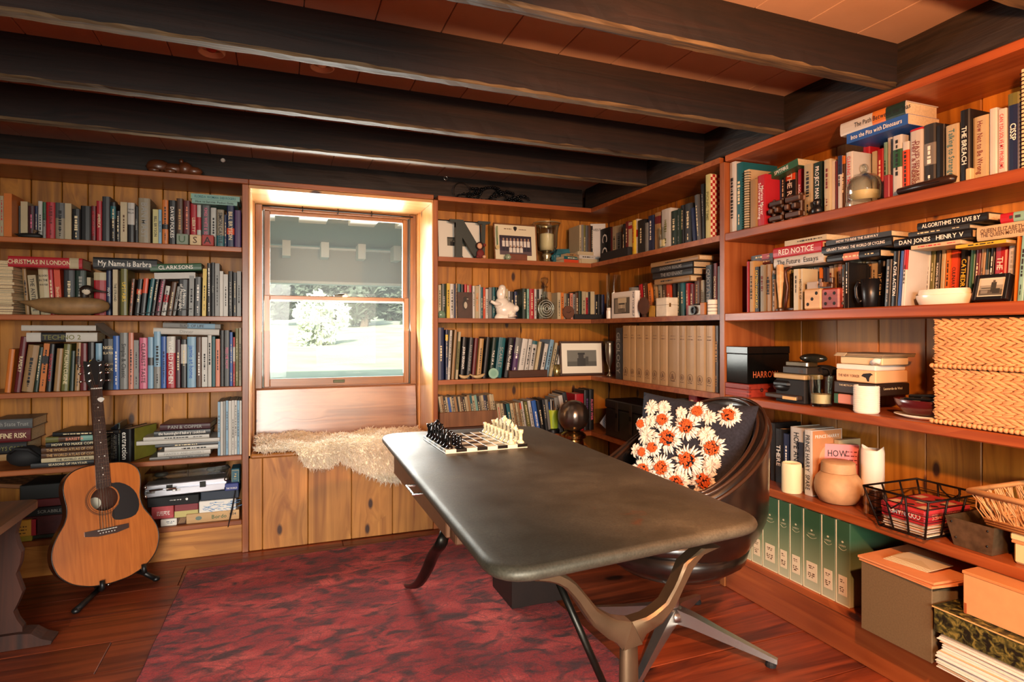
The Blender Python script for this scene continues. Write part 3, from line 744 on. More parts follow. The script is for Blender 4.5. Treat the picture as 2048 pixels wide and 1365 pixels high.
L2.flat(745, 1260, 868, 960, 'k', 'My Name is Barbra', 'thick black hardback lying flat above uprights behind the duck head', 'h', tcol='w', d=.17)
zq = L2.flat(1240, 1570, 985, 1035, 'w', '', 'white book lying flat under the green one on duck decoy shelf', 'p', tilt=-3, tcol='s')
L2.flat(1205, 1620, 915, 975, 'g', 'CLARKSONS', 'green glossy hardback lying tilted above the leaning decoy-shelf books', 'h', tilt=-3.5, tcol='w', z=zq+.008)
L3 = Row('B', ZS[3], C2, 'shelf level with guitar headstock', 'window', True, depth=.19)
L3.fill('''30 85 315 o -l5 -h; 105 165 215 R -tc -l6 RAMSAY; 165 265 280 a -l7 -h; 268 305 300 G -l6; 310 362 270 o -l5 -bk:.26:.42; 364 412 275 k -l4 -tr GORDON RAMSAY; 425 482 310 a -l4 -to
485 552 275 v -l3 -tc ITALIAN CUISINE; 555 592 330 G -l2; 595 640 265 a -l2 -bA:.28:.45; 642 700 270 R -tq; 703 760 262 k -ty COOK; 766 818 270 B -h; 822 918 235 k -h -tc -T NIGEL/SLATER/ /A COOKS/BOOK; 905 958 210 b -h -tw
960 1028 185 s -h -tk Simple & Classic; 1030 1072 185 q -h; 1074 1114 245 s -p; 1118 1183 225 p -h -tm CLEAREST TASTE; 1186 1232 220 B -h -bK:.4:.55; 1234 1290 175 B -h -bs:.62:1; 1292 1334 215 b -h -tn
1337 1408 215 w -h -br:.32:1 -tw WORLD KITCHEN; 1410 1450 240 m -h; 1452 1500 240 k -h -bw:.1:.5; 1502 1573 218 B -h -tb jamie at home; 1576 1618 220 A -h -tw; 1620 1664 220 w -p; 1666 1699 205 w -h; 1701 1728 215 t; 1730 1766 235 q -h
1768 1799 165 k -tw; 1801 1842 165 S -h -tp FEED ME NOW; 1844 1868 180 b; 1870 1887 220 r -bw:.2:.5; 1889 1914 150 v; 1916 1938 145 e''')
zz = L3.at(300, 258)[1]
L3.flat(210, 780, 182, 256, 'w', 'TECHNO 2', 'white box binder with black label plate lying on the cookbooks', 'h', tcol='v', band=[('k', .2, .55)], z=zz)
L3.flat(170, 770, 105, 150, 'w', '', 'thin white binder with outlined label, topmost on the cookbooks', 'h', tcol='k', z=zz+.052)
zz = L3.flat(1230, 1760, 150, 200, 'w', 'Dinner', 'white cookbook lying across the pale blue cookbook spines', 'h', tilt=1.5, tcol='s', d=.19)
L3.flat(1305, 1770, 108, 150, 's', 'SLICE OF LIFE', 'grey cookbook topmost, lying above the white one near the window', 'h', tilt=1.5, tcol='K', d=.19, z=zz, band=[('B', .42, .9)])
L4 = Row('B', ZS[4], C2, 'shelf behind guitar neck', 'window', True, depth=.20)
L4.fill('''1748 1768 740 B -m; 1770 1790 738 w -m; 1792 1812 735 s -m; 1814 1832 730 B -m; 1834 1858 732 w -m; 1860 1880 728 w -m; 1882 1902 728 w -m; 1904 1922 730 B -m; 1924 1940 730 w -m''')
def pile(row, rows, lab, kind='h', d=.2, zb=None):
    """books in a stack, from the bottom: x0 x1 thickness(px) colour title"""
    z = row.z+.0005 if zb is None else zb
    for k, (x0, x1, th, c, t, l, extra) in enumerate(rows):
        s0, za = row.at((x0+x1)/2, 1000, row.rec); _, zb2 = row.at((x0+x1)/2, 1000-th, row.rec)
        e = dict(kind=kind, d=d); e.update(extra)
        a = row.at(x0, 1000)[0]; b2 = row.at(x1, 1000)[0]; T = zb2-za
        yaw = e.pop('yaw', 0); rec = e.pop('rec', row.rec); tc = e.pop('tcol', None); bd = e.pop('band', None)
        M = basis(row.wall, (a+b2)/2, rec, z) @ Matrix.Rotation(math.radians(yaw), 4, 'Z') @ Matrix.Translation(((b2-a)/2, 0, 0)) @ Matrix.Rotation(-PI/2, 4, 'Y')
        book(e['kind'], T-.0006, b2-a, e['d'], c, t, bd, tc, False, M, l, lab); z += T
    return z
pile(L4, [(245, 840, 36, 'K', 'SEASONS OF MAYFAIR', 'dark cookbook at bottom of the coffee book pile', {}), (330, 830, 34, 'c', 'THE WORLD ATLAS', 'cream cookbook second from bottom of the coffee book pile', {}),
          (330, 830, 42, 'A', 'THE WORLD ATLAS OF COFFEE', 'brown coffee atlas third from bottom of the coffee pile', dict(tcol='d')), (330, 830, 42, 'A', 'THE WORLD ATLAS OF COFFEE', 'brown coffee atlas lying directly on its twin in the pile', dict(tcol='d')),
          (365, 835, 40, 'k', 'HOW TO MAKE COFFEE', 'black coffee book with cream lettering near the pile top', dict(tcol='c')), (365, 830, 42, 'A', 'BARISTA', 'multicoloured dark book second from the coffee pile top', dict(tcol='q', band=[('v', 0, .22), ('T', .6, .95)])),
          (410, 960, 34, 'k', '', 'black book on top of the coffee book pile', dict(yaw=-6))], 'pile of coffee books behind the guitar neck')
pile(L4, [(1200, 1680, 20, 's', '', 'grey cookbook at bottom of the white pile', {}), (1265, 1690, 38, 'w', 'PANTRY AND DESSERT', 'white cookbook second from bottom of the pale pile', dict(tcol='s')), (1320, 1750, 36, 'w', '', 'white cookbook under the dark one in pale pile', {}),
          (1245, 1750, 24, 'K', '', 'thin charcoal book in the middle of the pale pile', {}), (1090, 1765, 32, 'w', '', 'wide white book jutting from the pale pile', dict(yaw=-3)), (1150, 1680, 32, 'w', '', 'white book under the bakery cookbook in pale pile', {}),
          (1235, 1690, 44, 'K', 'the hummingbird bakery cookbook', 'charcoal bakery cookbook with white lettering in the pale pile', dict(tcol='w')), (1280, 1690, 50, 'm', 'PAN & COPPER', 'dark purple cookbook on top of the pale pile', dict(yaw=-4, tcol='s'))],
     'pile of pale cookbooks below the headstock shelf')
pile(L4, [(-120, 205, 60, 'a', '', 'tan book at the bottom of the dark end pile', dict(rec=.1)), (-120, 180, 95, 'k', 'TOYS CARS', 'thick black book with yellow lettering in the dark end pile', dict(tcol='v', rec=.075)), (-120, 210, 110, 'R', 'A FINE RISK', 'dark red boxed book with cream end in the end pile', dict(tcol='c', rec=.08)),
          (-120, 228, 80, 'S', '20th State Trust', 'dark grey book on top of the dark end pile', dict(tcol='s', rec=.075))], 'dark pile at the far end behind the bench', zb=ZS[4]+.03)
# R1..R4: between window and corner
R1r = Row('R', ZS[1], C6, 'top corner shelf with tumbler candle', 'the corner', depth=.17)
R1r.fill('''250 328 525 k -f.10 -tw C Q; 332 350 520 R -f.10; 352 380 510 c -f.1; 382 426 500 c -f.1 -bs:.2:.8; 432 452 490 k; 454 482 470 R; 484 509 475 c -br:.1:.2 -p; 511 534 460 y -tr -h; 536 556 450 w -br:.3:.5; 558 615 455 k; 617 639 480 s
642 692 420 n -tw; 696 745 395 a -bR:.1:.3; 753 828 365 w -h -tv; 832 884 380 G; 886 908 365 G -ts; 910 944 335 k; 946 1003 320 K; 1010 1040 350 n -l-6; 1044 1080 240 S -l-5; 1088 1116 155 k -ts -l-2''', push=[(490,1,.0)])
R1m = Row('B', ZS[1], C4, 'top corner shelf between candle and corner', 'the corner', True, depth=.15)
R1m.fill('''1457 1476 440 c -m; 1478 1496 438 s -m; 1498 1518 440 v; 1520 1544 445 S; 1546 1572 445 A; 1574 1588 450 k''')
z = R1m.flat(1475, 1645, 770, 815, 'c', '', 'cream paperback at bottom of small pile near the corner', 'p', z=ZS[1]+.001, d=.11, rec=.012)
z = R1m.flat(1455, 1610, 735, 770, 'w', '', 'white paperback in middle of small pile near the corner', 'p', z=z, d=.11, rec=.015)
z = R1m.flat(1440, 1595, 700, 735, 'c', '', 'cream paperback topping the small pile near the corner', 'p', z=z, d=.11, rec=.018)
z = R1m.flat(1300, 1470, 765, 800, 'O', '', 'orange paperback lying under teal ones beside the hurricane candle', 'p', z=ZS[1]+.001, d=.14, rec=.03, yaw=8)
z = R1m.flat(1300, 1450, 735, 765, 't', '', 'teal paperback lying beside the hurricane candle', 'p', z=z, d=.14, rec=.035, yaw=10)
z = R1m.flat(1330, 1440, 705, 735, 'a', '', 'tan notebook on teal paperback beside the hurricane candle', 'p', z=z, d=.12, rec=.04, yaw=6)
R2 = Row('B', ZS[2], C4, 'shelf with ceramic rabbit', 'window', depth=.14)
R2.fill('''82 109 1025 c; 111 160 1015 G -ts; 163 194 1010 y; 196 234 1015 w; 236 250 1020 n; 252 269 1010 a; 271 300 1015 t; 302 332 1020 k; 335 361 1020 r; 363 378 1030 c; 380 405 1025 r; 416 439 1035 w; 441 479 1035 c -to TOM WILSON; 481 494 1025 w; 496 516 1048 t; 518 540 1050 O; 542 571 1065 w; 574 609 1050 s; 611 637 1048 t; 639 666 1048 G; 668 690 1060 c; 692 728 1070 s; 730 760 1065 c
764 783 1085 w; 785 820 1090 k; 822 853 1090 n; 855 873 1095 w; 875 900 1095 c; 902 945 1060 G -h; 947 968 1065 T; 971 1017 1065 r -h; 1019 1040 1065 w; 1042 1064 1070 k; 1066 1108 1065 w -h; 1110 1145 1090 s; 1147 1188 1095 a; 1192 1213 1105 k; 1215 1240 1105 o; 1242 1276 1100 c; 1278 1304 1100 o; 1306 1335 1108 e; 1337 1362 1110 k; 1366 1394 1105 q; 1396 1418 1115 s; 1420 1449 1100 A; 1452 1479 1085 G; 1482 1519 1090 c; 1521 1543 1095 c -br:.2:.9; 1545 1563 1095 k; 1565 1604 1090 c; 1607 1639 1120 k; 1641 1673 1118 k; 1676 1703 1120 n''', push=[(572,890,.12),(1040,1250,.11)])
R2r = Row('R', ZS[2], C6, 'dictionary shelf along side wall', 'the corner', depth=.14)
R2r.fill('''483 512 1015 s; 538 574 1000 k -l-9; 580 612 985 r -l-7; 616 646 975 A -l-7; 660 690 975 o -l-7; 700 728 985 a -l-6; 735 766 985 e -l-5; 772 800 980 A -l-4; 806 840 972 O -l-4; 850 880 970 k -l-3; 886 908 975 G; 910 950 975 t -l-2; 955 985 980 r -l-1; 988 1022 985 R
1024 1074 932 A -h -ta; 1077 1112 955 c -h -tk OXFORD/PAPERBACK; 1117 1174 830 k -h -ts QUOTATIONS; 1182 1214 815 R -h -tc DICTIONARY; 1217 1238 840 s -h -tk''', push=[(530,1112,.07)])
pile(R2r, [(695, 985, 48, 'a', '', 'beige hardback at the bottom of pile above leaning books', dict(rec=.03)), (680, 1010, 58, 'k', 'THE REVENANT', 'black hardback with emblem second in pile above leaning books', dict(tcol='s', rec=.03)), (667, 1010, 50, 'k', 'SHADOW REALMS', 'black hardback with grey lettering high in pile by camera', dict(tcol='s', rec=.03)), (667, 1060, 40, 'a', '', 'tan hardback topmost in pile below tumbler candle shelf', dict(rec=.028))],
     'pile lying over the leaning paperbacks', d=.15, zb=R2r.at(850, 982)[1]+.004)
R3 = Row('B', ZS[3], C5, 'shelf with framed landscape photo', 'window', depth=.16)
R3.fill('''77 138 175 n -tc; 152 176 195 n -by:.1:.22; 170 196 200 w -h -l3; 206 236 195 a -h -l4; 246 272 215 c -bv:.2:.8 -l4; 290 336 265 k -tw -l4 JOHN GRISHAM; 352 396 270 K -ts -l5 BARRY FORSHAW; 404 443 275 R -tc -l5; 452 498 280 d -h -l5; 512 552 265 k -tw -l6; 574 616 270 G -tw -l6 TALE OF A; 630 700 268 t -h -l7 -ts SCARLET; 722 778 275 k -tw -l8 Ethan Mordden; 790 842 270 u -bs:0:.4 -tw -l8; 850 908 280 w -h -l9 -ts; 910 950 285 w -h -l9; 952 1002 300 w -bt:0:.1 -l9; 1006 1036 310 c -l10; 1038 1064 315 k -l10; 1066 1104 330 w -h -l11; 1112 1154 290 B -h -l11; 1158 1188 320 c -l12; 1190 1212 350 k -l12; 1218 1256 350 w -h -l13; 1258 1278 430 r -l12''', push=[(1215,1280,.065),(280,700,.04)])
R4 = Row('B', ZS[4], C5, 'shelf with lime pen cup', 'window', depth=.15)
R4.fill('''688 722 912 c -tr -l-8; 724 752 912 c -l-8; 756 782 915 k -l-9; 784 820 912 t -l-9; 822 850 910 c -l-9; 852 872 905 a -l-9; 874 894 905 c -l-9; 896 914 905 a -l-9; 916 936 905 c -bO:.0:.2 -l-9; 938 958 890 w -l-10; 962 998 893 v -l-10; 1002 1034 882 w -h -l-10; 1038 1086 880 b -h -tw -l-10; 1088 1128 882 k -h -l-10; 1134 1160 872 K -l-8; 1162 1190 872 s -l-8''')
R4.fill('''1415 1503 825 r -h -d.13; 1508 1556 785 k -h -tR; 1558 1600 775 k -h -tp ALISON WEIR; 1250 1300 880 s -l-10 -m; 1312 1360 840 w -h -l-11; 1366 1412 800 k -tw -l-12''') if 0 else None
R4b = Row('B', ZS[4], C5, 'shelf beside metal globe', 'the corner', True, depth=.15)
R4b.fill('''1262 1306 850 s -h -l-10; 1312 1356 830 w -h -tk -l-11; 1362 1404 800 K -h -l-12; 1416 1500 822 r -h -f.06; 1508 1556 785 k -h -tu -f.05; 1558 1600 778 k -h -tp -f.05 ALISON WEIR''')
# long side wall bookcase
Q1 = Row('R', ZS[1]+.004, C8, 'shelf with glass cloche', 'the divider', depth=.17)
Q1.fill('''148 196 760 w -h -d.2; 200 252 765 t -h -d.2; 308 362 895 a -tk; 366 432 860 r -tw -h Marissa Mayer/Software Testing; 446 484 868 e -p; 492 516 850 r -p; 518 552 845 n -tw; 556 582 835 k; 586 660 815 k -tw -bO:0:.2 THE ROOMS; 664 678 840 A; 682 714 790 r -tw ROCKSTAR; 728 796 775 c -h; 802 872 760 G -tw PROJECT MANAGER; 884 938 738 c -h -tR; 944 972 750 w -tr; 976 992 750 R; 996 1022 710 w -bn:0:.35; 1024 1052 712 A -h -bo:0:.15; 1056 1110 680 w -h -tr CLEARING TIME TO LEAD; 1114 1136 690 k -h -tw THE SET; 1142 1182 685 r; 1188 1244 615 r -h -tk''', push=[(440,716,.10),(726,900,.05),(1112,1250,.12)])
Q1b = Row('R', ZS[1]+.004, C9, 'shelf beside glass cloche', 'the far end', True, depth=.17)
Q1b.fill('''100 134 965 c; 138 190 945 r; 194 222 890 T; 226 262 832 w -h -tt; 266 344 832 w -h -bg:.22:.5 -tk; 348 402 885 w -bO:.15:1 -h; 410 516 775 w -h -br:0:.03 -tR DAVID SEDARIS/THEFT & FINDING; 524 622 738 K -h -tw -bs:.28:.6; 626 698 745 k -h; 704 816 742 c -h -tt Talking to Strangers; 824 905 620 k -h -tw THE BREACH; 930 1062 672 c -h -tR How Not to Be Wrong; 1068 1130 608 w -h -tr; 1136 1212 612 w -h -tr CAN YOU SOLVE MY PROBLEMS
1220 1318 480 n -h -tw CISSP -bv:0:.15''', push=[(90,270,.10),(260,710,.055)])
z = Q1b.flat(-110, 396, 735, 820, 'b', 'Into the Pits with Dinosaurs', 'blue book lying under the canal history above red spines', 'p', d=.15, tcol='w')
Q1b.flat(-165, 374, 625, 735, 'w', 'The Path Between the Seas', 'thick canal history lying on top, green orange and white spine', 'h', d=.16, tcol='k', z=z, band=[('G', .72, 1), ('o', .52, .72)], align=.9)
Q2 = Row('R', ZS[2]+.004, C10, 'shelf with white oval dish', 'the divider', depth=.15)
Q2.fill('''302 326 590 r; 330 384 585 d -h; 388 448 650 k -ty EASTERN MANCHUKUO; 452 502 630 e -tR; 508 586 620 a -h; 590 634 690 a -bG:.1:.22; 640 690 640 e; 694 722 660 a; 726 752 690 A; 756 800 685 d -tk CHRISTIAN; 804 832 690 v; 838 890 675 c -tk; 893 940 672 c -tk HISTORY OF; 944 988 665 A; 992 1040 660 e -tu; 1044 1052 665 w; 1056 1128 655 s -bk:.1:.4; 1130 1160 660 o; 1164 1230 655 n; 1234 1284 640 w -tR; 1288 1340 625 d -tR; 1344 1384 620 o; 1388 1418 625 k -tw; 1422 1462 600 k -tw
1466 1566 585 c -h -tk -T THE/ROSE/OF; 1570 1612 588 c; 1616 1648 590 d; 1652 1726 590 a -bk:.1:.35; 1728 1778 592 c''', push=[(635,835,.08),(940,1386,.11),(1464,1790,.12)])
Q2b = Row('R', ZS[2]+.004, C11, 'shelf beside white oval dish', 'the far end', True, depth=.15)
Q2b.fill('''0 48 700 a; 52 128 690 k -tc THE FIRM -l2; 132 192 680 K -ts -l3; 196 262 600 k -h -tw A CIVIL ACTION -l3; 266 292 600 b -l4; 296 336 590 w -br:0:.35 -h -l4; 340 384 570 k -h -tw Ian McEwan Atonement -l4; 388 436 575 k -tv -l3; 440 478 620 q -tr -l4; 482 528 575 K -tw -l4; 532 564 565 w -l3; 566 612 600 v -l3; 618 662 560 k -tw WALKING ON GLASS -l3; 668 714 550 c -ta -h -l3; 718 762 590 o -l3; 768 836 590 O -tk -l3 CULINARY; 842 938 582 k -h -ty CATHEDRAL -l4; 942 992 575 g -tl -l4; 996 1044 570 R -l4; 1048 1092 562 a -l4; 1096 1132 560 s -bG:.0:.4 -l4; 1136 1180 555 k -tw -l4; 1186 1310 540 r -h -tw THE WAR -l3; 1318 1396 450 w -h -ts -l3; 1400 1424 450 o -l3; 1428 1490 450 T -h -l4; 1496 1560 520 d -h -l3''', push=[(0,130,.12),(340,900,.13),(960,1392,.11)])
# flats over Q2
z = Q2.flat(610, 1170, 515, 630, 'w', 'The Future  Essays', 'white hardback with boxed lettering lying below the red one', 'h', d=.15, tcol='K')
z = Q2.flat(602, 1150, 385, 508, 'r', 'RED NOTICE', 'glossy red hardback lying on the white one above paperbacks', 'h', d=.15, tcol='w', z=z)
Q2.flat(735, 1210, 318, 380, 'c', '', 'cream paperback lying on top of the red hardback', 'p', d=.12, tcol='k', z=z, rec=.03)
z = Q2.flat(400, 600, 560, 620, 'R', '', 'maroon book lying half behind the white boxed-lettering hardback', 'p', d=.12, rec=.08)
Q2.flat(355, 600, 500, 555, 'K', '', 'charcoal and red book lying topmost beside the divider', 'p', d=.12, rec=.08, z=z, band=[('r', .5, .85)])
z = Q2.flat(1215, 1810, 482, 565, 'k', '', 'black book with pink spine label lying under cycling book', 'h', d=.15, band=[('q', .33, .63)])
z = Q2.flat(1155, 1950, 358, 465, 'k', 'GERAINT THOMAS  THE WORLD OF CYCLING', 'black cycling hardback with white lettering lying flat over paperbacks', 'h', d=.16, tcol='w', z=z+.004)
Q2.flat(1205, 1950, 295, 352, 'K', 'HOW TO RIDE THE SUBWAY', 'charcoal subway book lying on top of the cycling hardback', 'p', d=.13, tcol='w', z=z)
z = Q2b.flat(400, 880, 515, 555, 'c', '', 'thin cream paperback lying below the black medieval king hardback', 'p', d=.15, tcol='r', rec=.035)
z = Q2b.flat(232, 985, 430, 515, 'k', 'DAN JONES   HENRY V', 'thick black hardback about a medieval king lying over uprights', 'h', d=.16, tcol='w', z=z)
z = Q2b.flat(372, 960, 375, 425, 'K', '', 'charcoal book lying between two black hardbacks under shelf', 'h', d=.15, z=z)
Q2b.flat(458, 1142, 270, 350, 'k', 'ALGORITHMS TO LIVE BY', 'black algorithms book topmost on the stack beside the oval dish', 'h', d=.15, z=z, tcol='w')
Q2b.flat(835, 1325, 510, 545, 'y', '', 'thin yellow book lying over the uprights behind photo stand', 'p', d=.15)
z = Q2b.flat(1040, 1560, 325, 470, 'c', 'QUEEN ELIZABETH/THE QUEEN MOTHER', 'very thick cream royal biography lying above yellow book', 'h', d=.17, tcol='A')
Q2b.flat(1270, 1560, 130, 225, 'T', '', 'pale teal and red book lying on the royal biography', 'h', d=.15, z=z, tcol='K', band=[('r', 0, .45)])
# ---------------------------------------------------------------- small things, back wall
class W(Row):
    def __init__(s, wall, z, crop): Row.__init__(s, wall, z, crop, '', '')
def spot(row, x0, x1, y0, rec, z=None):
    """frame standing at the centre of a pixel span: matrix, width, height up to pixel y0"""
    z = row.z if z is None else z
    a = row.at(x0, 0, rec)[0]; b2 = row.at(x1, 0, rec)[0]; zt = row.at((x0+x1)/2, y0, rec)[1]
    return basis(row.wall, (a+b2)/2, rec, z+.0006), b2-a, zt-z
def rspot(row, x0, x1, y0, rec, z=None):
    z = row.z if z is None else z
    px0, px1 = row.px(x0, 0)[0], row.px(x1, 0)[0]; xc = (px0+px1)/2; u = (xc-1024)/FPX; ca = 1/math.sqrt(1+u*u); R = .03
    for _ in range(6):
        p = at_x(xc, HY, rec+R) if row.wall == 'R' else at_y(xc, HY, rec+R); R = (px1-px0)*VD.dot(p-CAM)/FPX*ca/2
    s = -p.y if row.wall == 'R' else p.x; _, py = row.px(0, y0); zt = (at_x(xc, py, rec+R) if row.wall == 'R' else at_y(xc, py, rec+R)).z
    return basis(row.wall, s, rec, z+.0006), 2*R, zt-z
def T(x, y, z): return Matrix.Translation((x, y, z))
def Rx(a): return Matrix.Rotation(math.radians(a), 4, 'X')
def Ry(a): return Matrix.Rotation(math.radians(a), 4, 'Y')
def Rz(a): return Matrix.Rotation(math.radians(a), 4, 'Z')
FRONT = Matrix(((1, 0, 0, 0), (0, 0, -1, 0), (0, 1, 0, 0), (0, 0, 0, 1)))     # text/pictures facing the room
BLACK = mat('121214', .35, name='black_gloss'); BLACKM = mat('161618', .75, name='black_matt'); BRASS = mat('b08a4a', .32, 1.0, name='brass'); SILVER = mat('c9c9c4', .22, 1.0, name='silver')
DKMETAL = mat('2b2a28', .4, .9, name='dark_metal'); WAX = mat('eedcae', .55, name='wax'); WAXW = mat('f0e8d8', .5, name='white_wax')
CER = mat('efe6d6', .28, coat=.5, name='cream_ceramic'); RED = mat('a92430', .5, name='red_card'); WHITE = mat('e9e5dc', .6, name='white_card')
KRAFT = mat('d98e58', .75, noise=.05, name='kraft_paper'); WDARK = wood('dark_wood', '4a2a17', '24120a', 'X', knots=0, rough=.4)
WMID = wood('mid_wood', '8a5a33', '5f3919', 'X', knots=0, rough=.45); WPALE = wood('pale_wood', 'd2ab78', 'b88a54', 'X', knots=0)
WRED = wood('red_wood', 'a03a28', '7a2418', 'X', knots=0, rough=.45)
def boxthing(name, lab, cat, M, w, d, h, m, c=.003, group=None):
    root = thing(name, lab, cat, M=M, group=group)
    bx('body', m, (-w/2, 0, 0), (w/2, d, h), root, c); return root
def letter(name, root, s, M, h, ink, maxw=None):
    mb = MB(); put_text(mb, s, M, h, maxw); return mb.build(name, ink, root)
def picture(name, root, w, h, M, paint):
    """flat printed picture: coloured patches (x0, y0, x1, y1, colour) in 0..1 on a card"""
    mb = MB(); mats = []
    for k, (x0, y0, x1, y1, c) in enumerate(paint):
        m = mat(c, .5)
        if m not in mats: mats.append(m)
        mb.cur = mats.index(m); e = .0003*k
        if c.startswith('!'): pass
        mb.add([((x0-.5)*w, (y0-.5)*h, e), ((x1-.5)*w, (y0-.5)*h, e), ((x1-.5)*w, (y1-.5)*h, e), ((x0-.5)*w, (y1-.5)*h, e)], [(0, 1, 2, 3)], M)
    return mb.build(name, mats, root)
def disc(mb, c, r, M, n=16, sy=1.0, e=0):
    mb.add([(c[0]+r*math.cos(2*PI*k/n), c[1]+r*sy*math.sin(2*PI*k/n), e) for k in range(n)], [tuple(range(n))], M)

wl1 = W('B', ZS[1], C1); wl2 = W('B', ZS[2], C1); wl0 = W('B', ZS[0], (0, 0, 2))
# toy letter blocks
for ch, x0, x1, y0, c1, c2 in (('U', 1415, 1512, 676, '7f8d7c', '3f5a3c'), ('S', 1522, 1615, 683, 'cdb58c', '5a3a1c'), ('A', 1620, 1716, 688, 'a03a36', '1a1414')):
    M, w, h = spot(wl1, x0, x1, y0, .001); r = boxthing('letter_block', f'small wooden toy block painted with the letter {ch}', 'toy block', M, w, w, w, mat(c1, .6, noise=.1), .003, 'letter blocks spelling a country')
    letter('painted_letter', r, ch, T(0, -.0008, w/2) @ FRONT, w*.62, mat(c2, .6))
# carved duck: body, head, tail as one shaped decoy
def decoy(name, lab, M, L, body_m, head_m, bill_m, cheek=None, flip=1):
    root = thing(name, lab, 'decoy', M=M)
    def loft(secs, seg=14):
        vs = []; fs = []
        for (x, z, ry, rz) in secs:
            for k in range(seg): a = 2*PI*k/seg; vs.append((x*L*flip, ry*L*math.cos(a), (z+rz*math.sin(a))*L))
        n = len(secs)
        for i in range(n-1):
            for k in range(seg): fs.append((i*seg+k, i*seg+(k+1) % seg, (i+1)*seg+(k+1) % seg, (i+1)*seg+k))
        fs += [tuple(range(seg)), tuple(range((n-1)*seg, n*seg))]
        return vs, fs
    v, f = loft([(-.50, .165, .004, .006), (-.44, .155, .03, .02), (-.36, .14, .06, .045), (-.25, .125, .095, .09), (-.08, .115, .125, .112), (.10, .118, .135, .116), (.26, .12, .125, .112), (.38, .122, .09, .09), (.46, .12, .04, .05), (.475, .12, .004, .005)])
    MB().add(v, f).build('body', body_m, root, smooth=True)
    v, f = loft([(.155, .20, .05, .05), (.16, .26, .055, .06), (.17, .31, .065, .062), (.25, .335, .066, .062), (.32, .33, .05, .05), (.345, .32, .02, .02)])
    hd = MB(); hd.lathe([(.052*L, .18*L), (.05*L, .26*L), (.055*L, .30*L)], 12, T(.20*L*flip, 0, 0)); hd.ball((.225*L*flip, 0, .325*L), (.085*L, .058*L, .065*L), 12)
    h = hd.build('head', head_m, root, smooth=True)
    v, f = loft([(.285, .325, .035, .028), (.35, .315, .026, .014), (.42, .305, .026, .010), (.46, .302, .012, .005)]); MB().add(v, f).build('bill', bill_m, root, smooth=True)
    if cheek:
        for s in (-1, 1): MB().ball((.225*L*flip, s*.035*L, .305*L), (.052*L, .028*L, .045*L), 10).build('cheek', cheek, root, smooth=True)
    for s in (-1, 1): MB().ball((.265*L*flip, s*.05*L, .345*L), .008*L, 6).build('eye', BLACK, root)
    return root
M, w, h = spot(wl2, 150, 892, 1165, .066)
decoy('duck_decoy', 'long brown carved duck decoy with white cheeks on second shelf up from headstock', M, w*1.02, mat('8b6a42', .6, noise=.25, nscale=25, name='worn_brown_paint'), mat('241a12', .5), mat('2e2418', .45), mat('cfc4ae', .6))
M, w, h = spot(wl1, 118, 342, 550, .05)
decoy('duck_decoy', 'small dark carved duck decoy with brown head on the letter-block shelf', M, w*1.05, mat('15120f', .6, noise=.2), mat('5c452c', .6, noise=.2), mat('3a2c1c', .5))
# wire car aerial-like stick lying before the leaning books
MB().tube([wl2.at(1090, 1320, .012)[0:1]+(.01, wl2.at(1090, 1318, .012)[1]), wl2.at(1540, 1275, .012)[0:1]+(.012, wl2.at(1540, 1275, .012)[1])], .0016, 6).build('knitting_needle', DKMETAL)
tag(bpy.data.objects['knitting_needle'], 'thin metal needle leaning across leaning books on decoy shelf', 'needle')
# stack of magazines at the far end of the decoy shelf
r5 = random.Random(9); z = ZS[2]+.0006
a0 = wl2.at(-60, 1000, .02)[0]; a1 = wl2.at(92, 1000, .02)[0]
mz = ['far-end', 'x']
for k in range(19):
    th = r5.uniform(.008, .018)
    o = thing('magazine', f'pale magazine lying {ordinal(k+1)} from the bottom of the far-end stack on decoy shelf', 'magazine', M=T((a0+a1)/2+r5.uniform(-.006, .006), .03+r5.uniform(0, .012), z) @ Rz(r5.uniform(-3, 3)), group='stack of magazines on the decoy shelf')
    c = r5.choice(['d2c6aa', 'b8aa8c', 'cfc3a2', 'a8a294', '8c6a50'])
    bx('cover', mat(c, .5, vary=.1), (-(a1-a0)/2, 0, 0), ((a1-a0)/2, .21, th-.0006), o, .001)
    bx('pages', PAGES, (-(a1-a0)/2+.002, -.001, .0015), ((a1-a0)/2+.0008, .209, th-.002), o, .0005); z += th
# loose paper sheaf on cookbooks beside the white binders
L3p = W('B', ZS[3], C2)
zt = L3p.at(850, 245, .05)[1]
root = thing('paper_sheaf', 'dog-eared sheaf of loose papers slumped beside the white binders', 'papers', (L3p.at(850, 200, .05)[0], .05, zt))
for k in range(6):
    pts = [(-.045+.10*t, 0, .062*(1-t)**1.5+.004*k-.012*t*t*(k % 3)) for t in (0, .2, .4, .6, .8, 1)]
    vs = []; 
    for (x, y, zz2) in pts: vs += [(x, -.004*k*.3, zz2), (x, .15, zz2+.006)]
    MB().add(vs+[(a, b, c+.0008) for a, b, c in vs], [(2*i, 2*i+1, 2*i+3, 2*i+2) for i in range(5)]+[(12+2*i, 12+2*i+2, 12+2*i+3, 12+2*i+1) for i in range(5)]).build('sheet', mat('b5ab9c', .8, vary=.15), root)
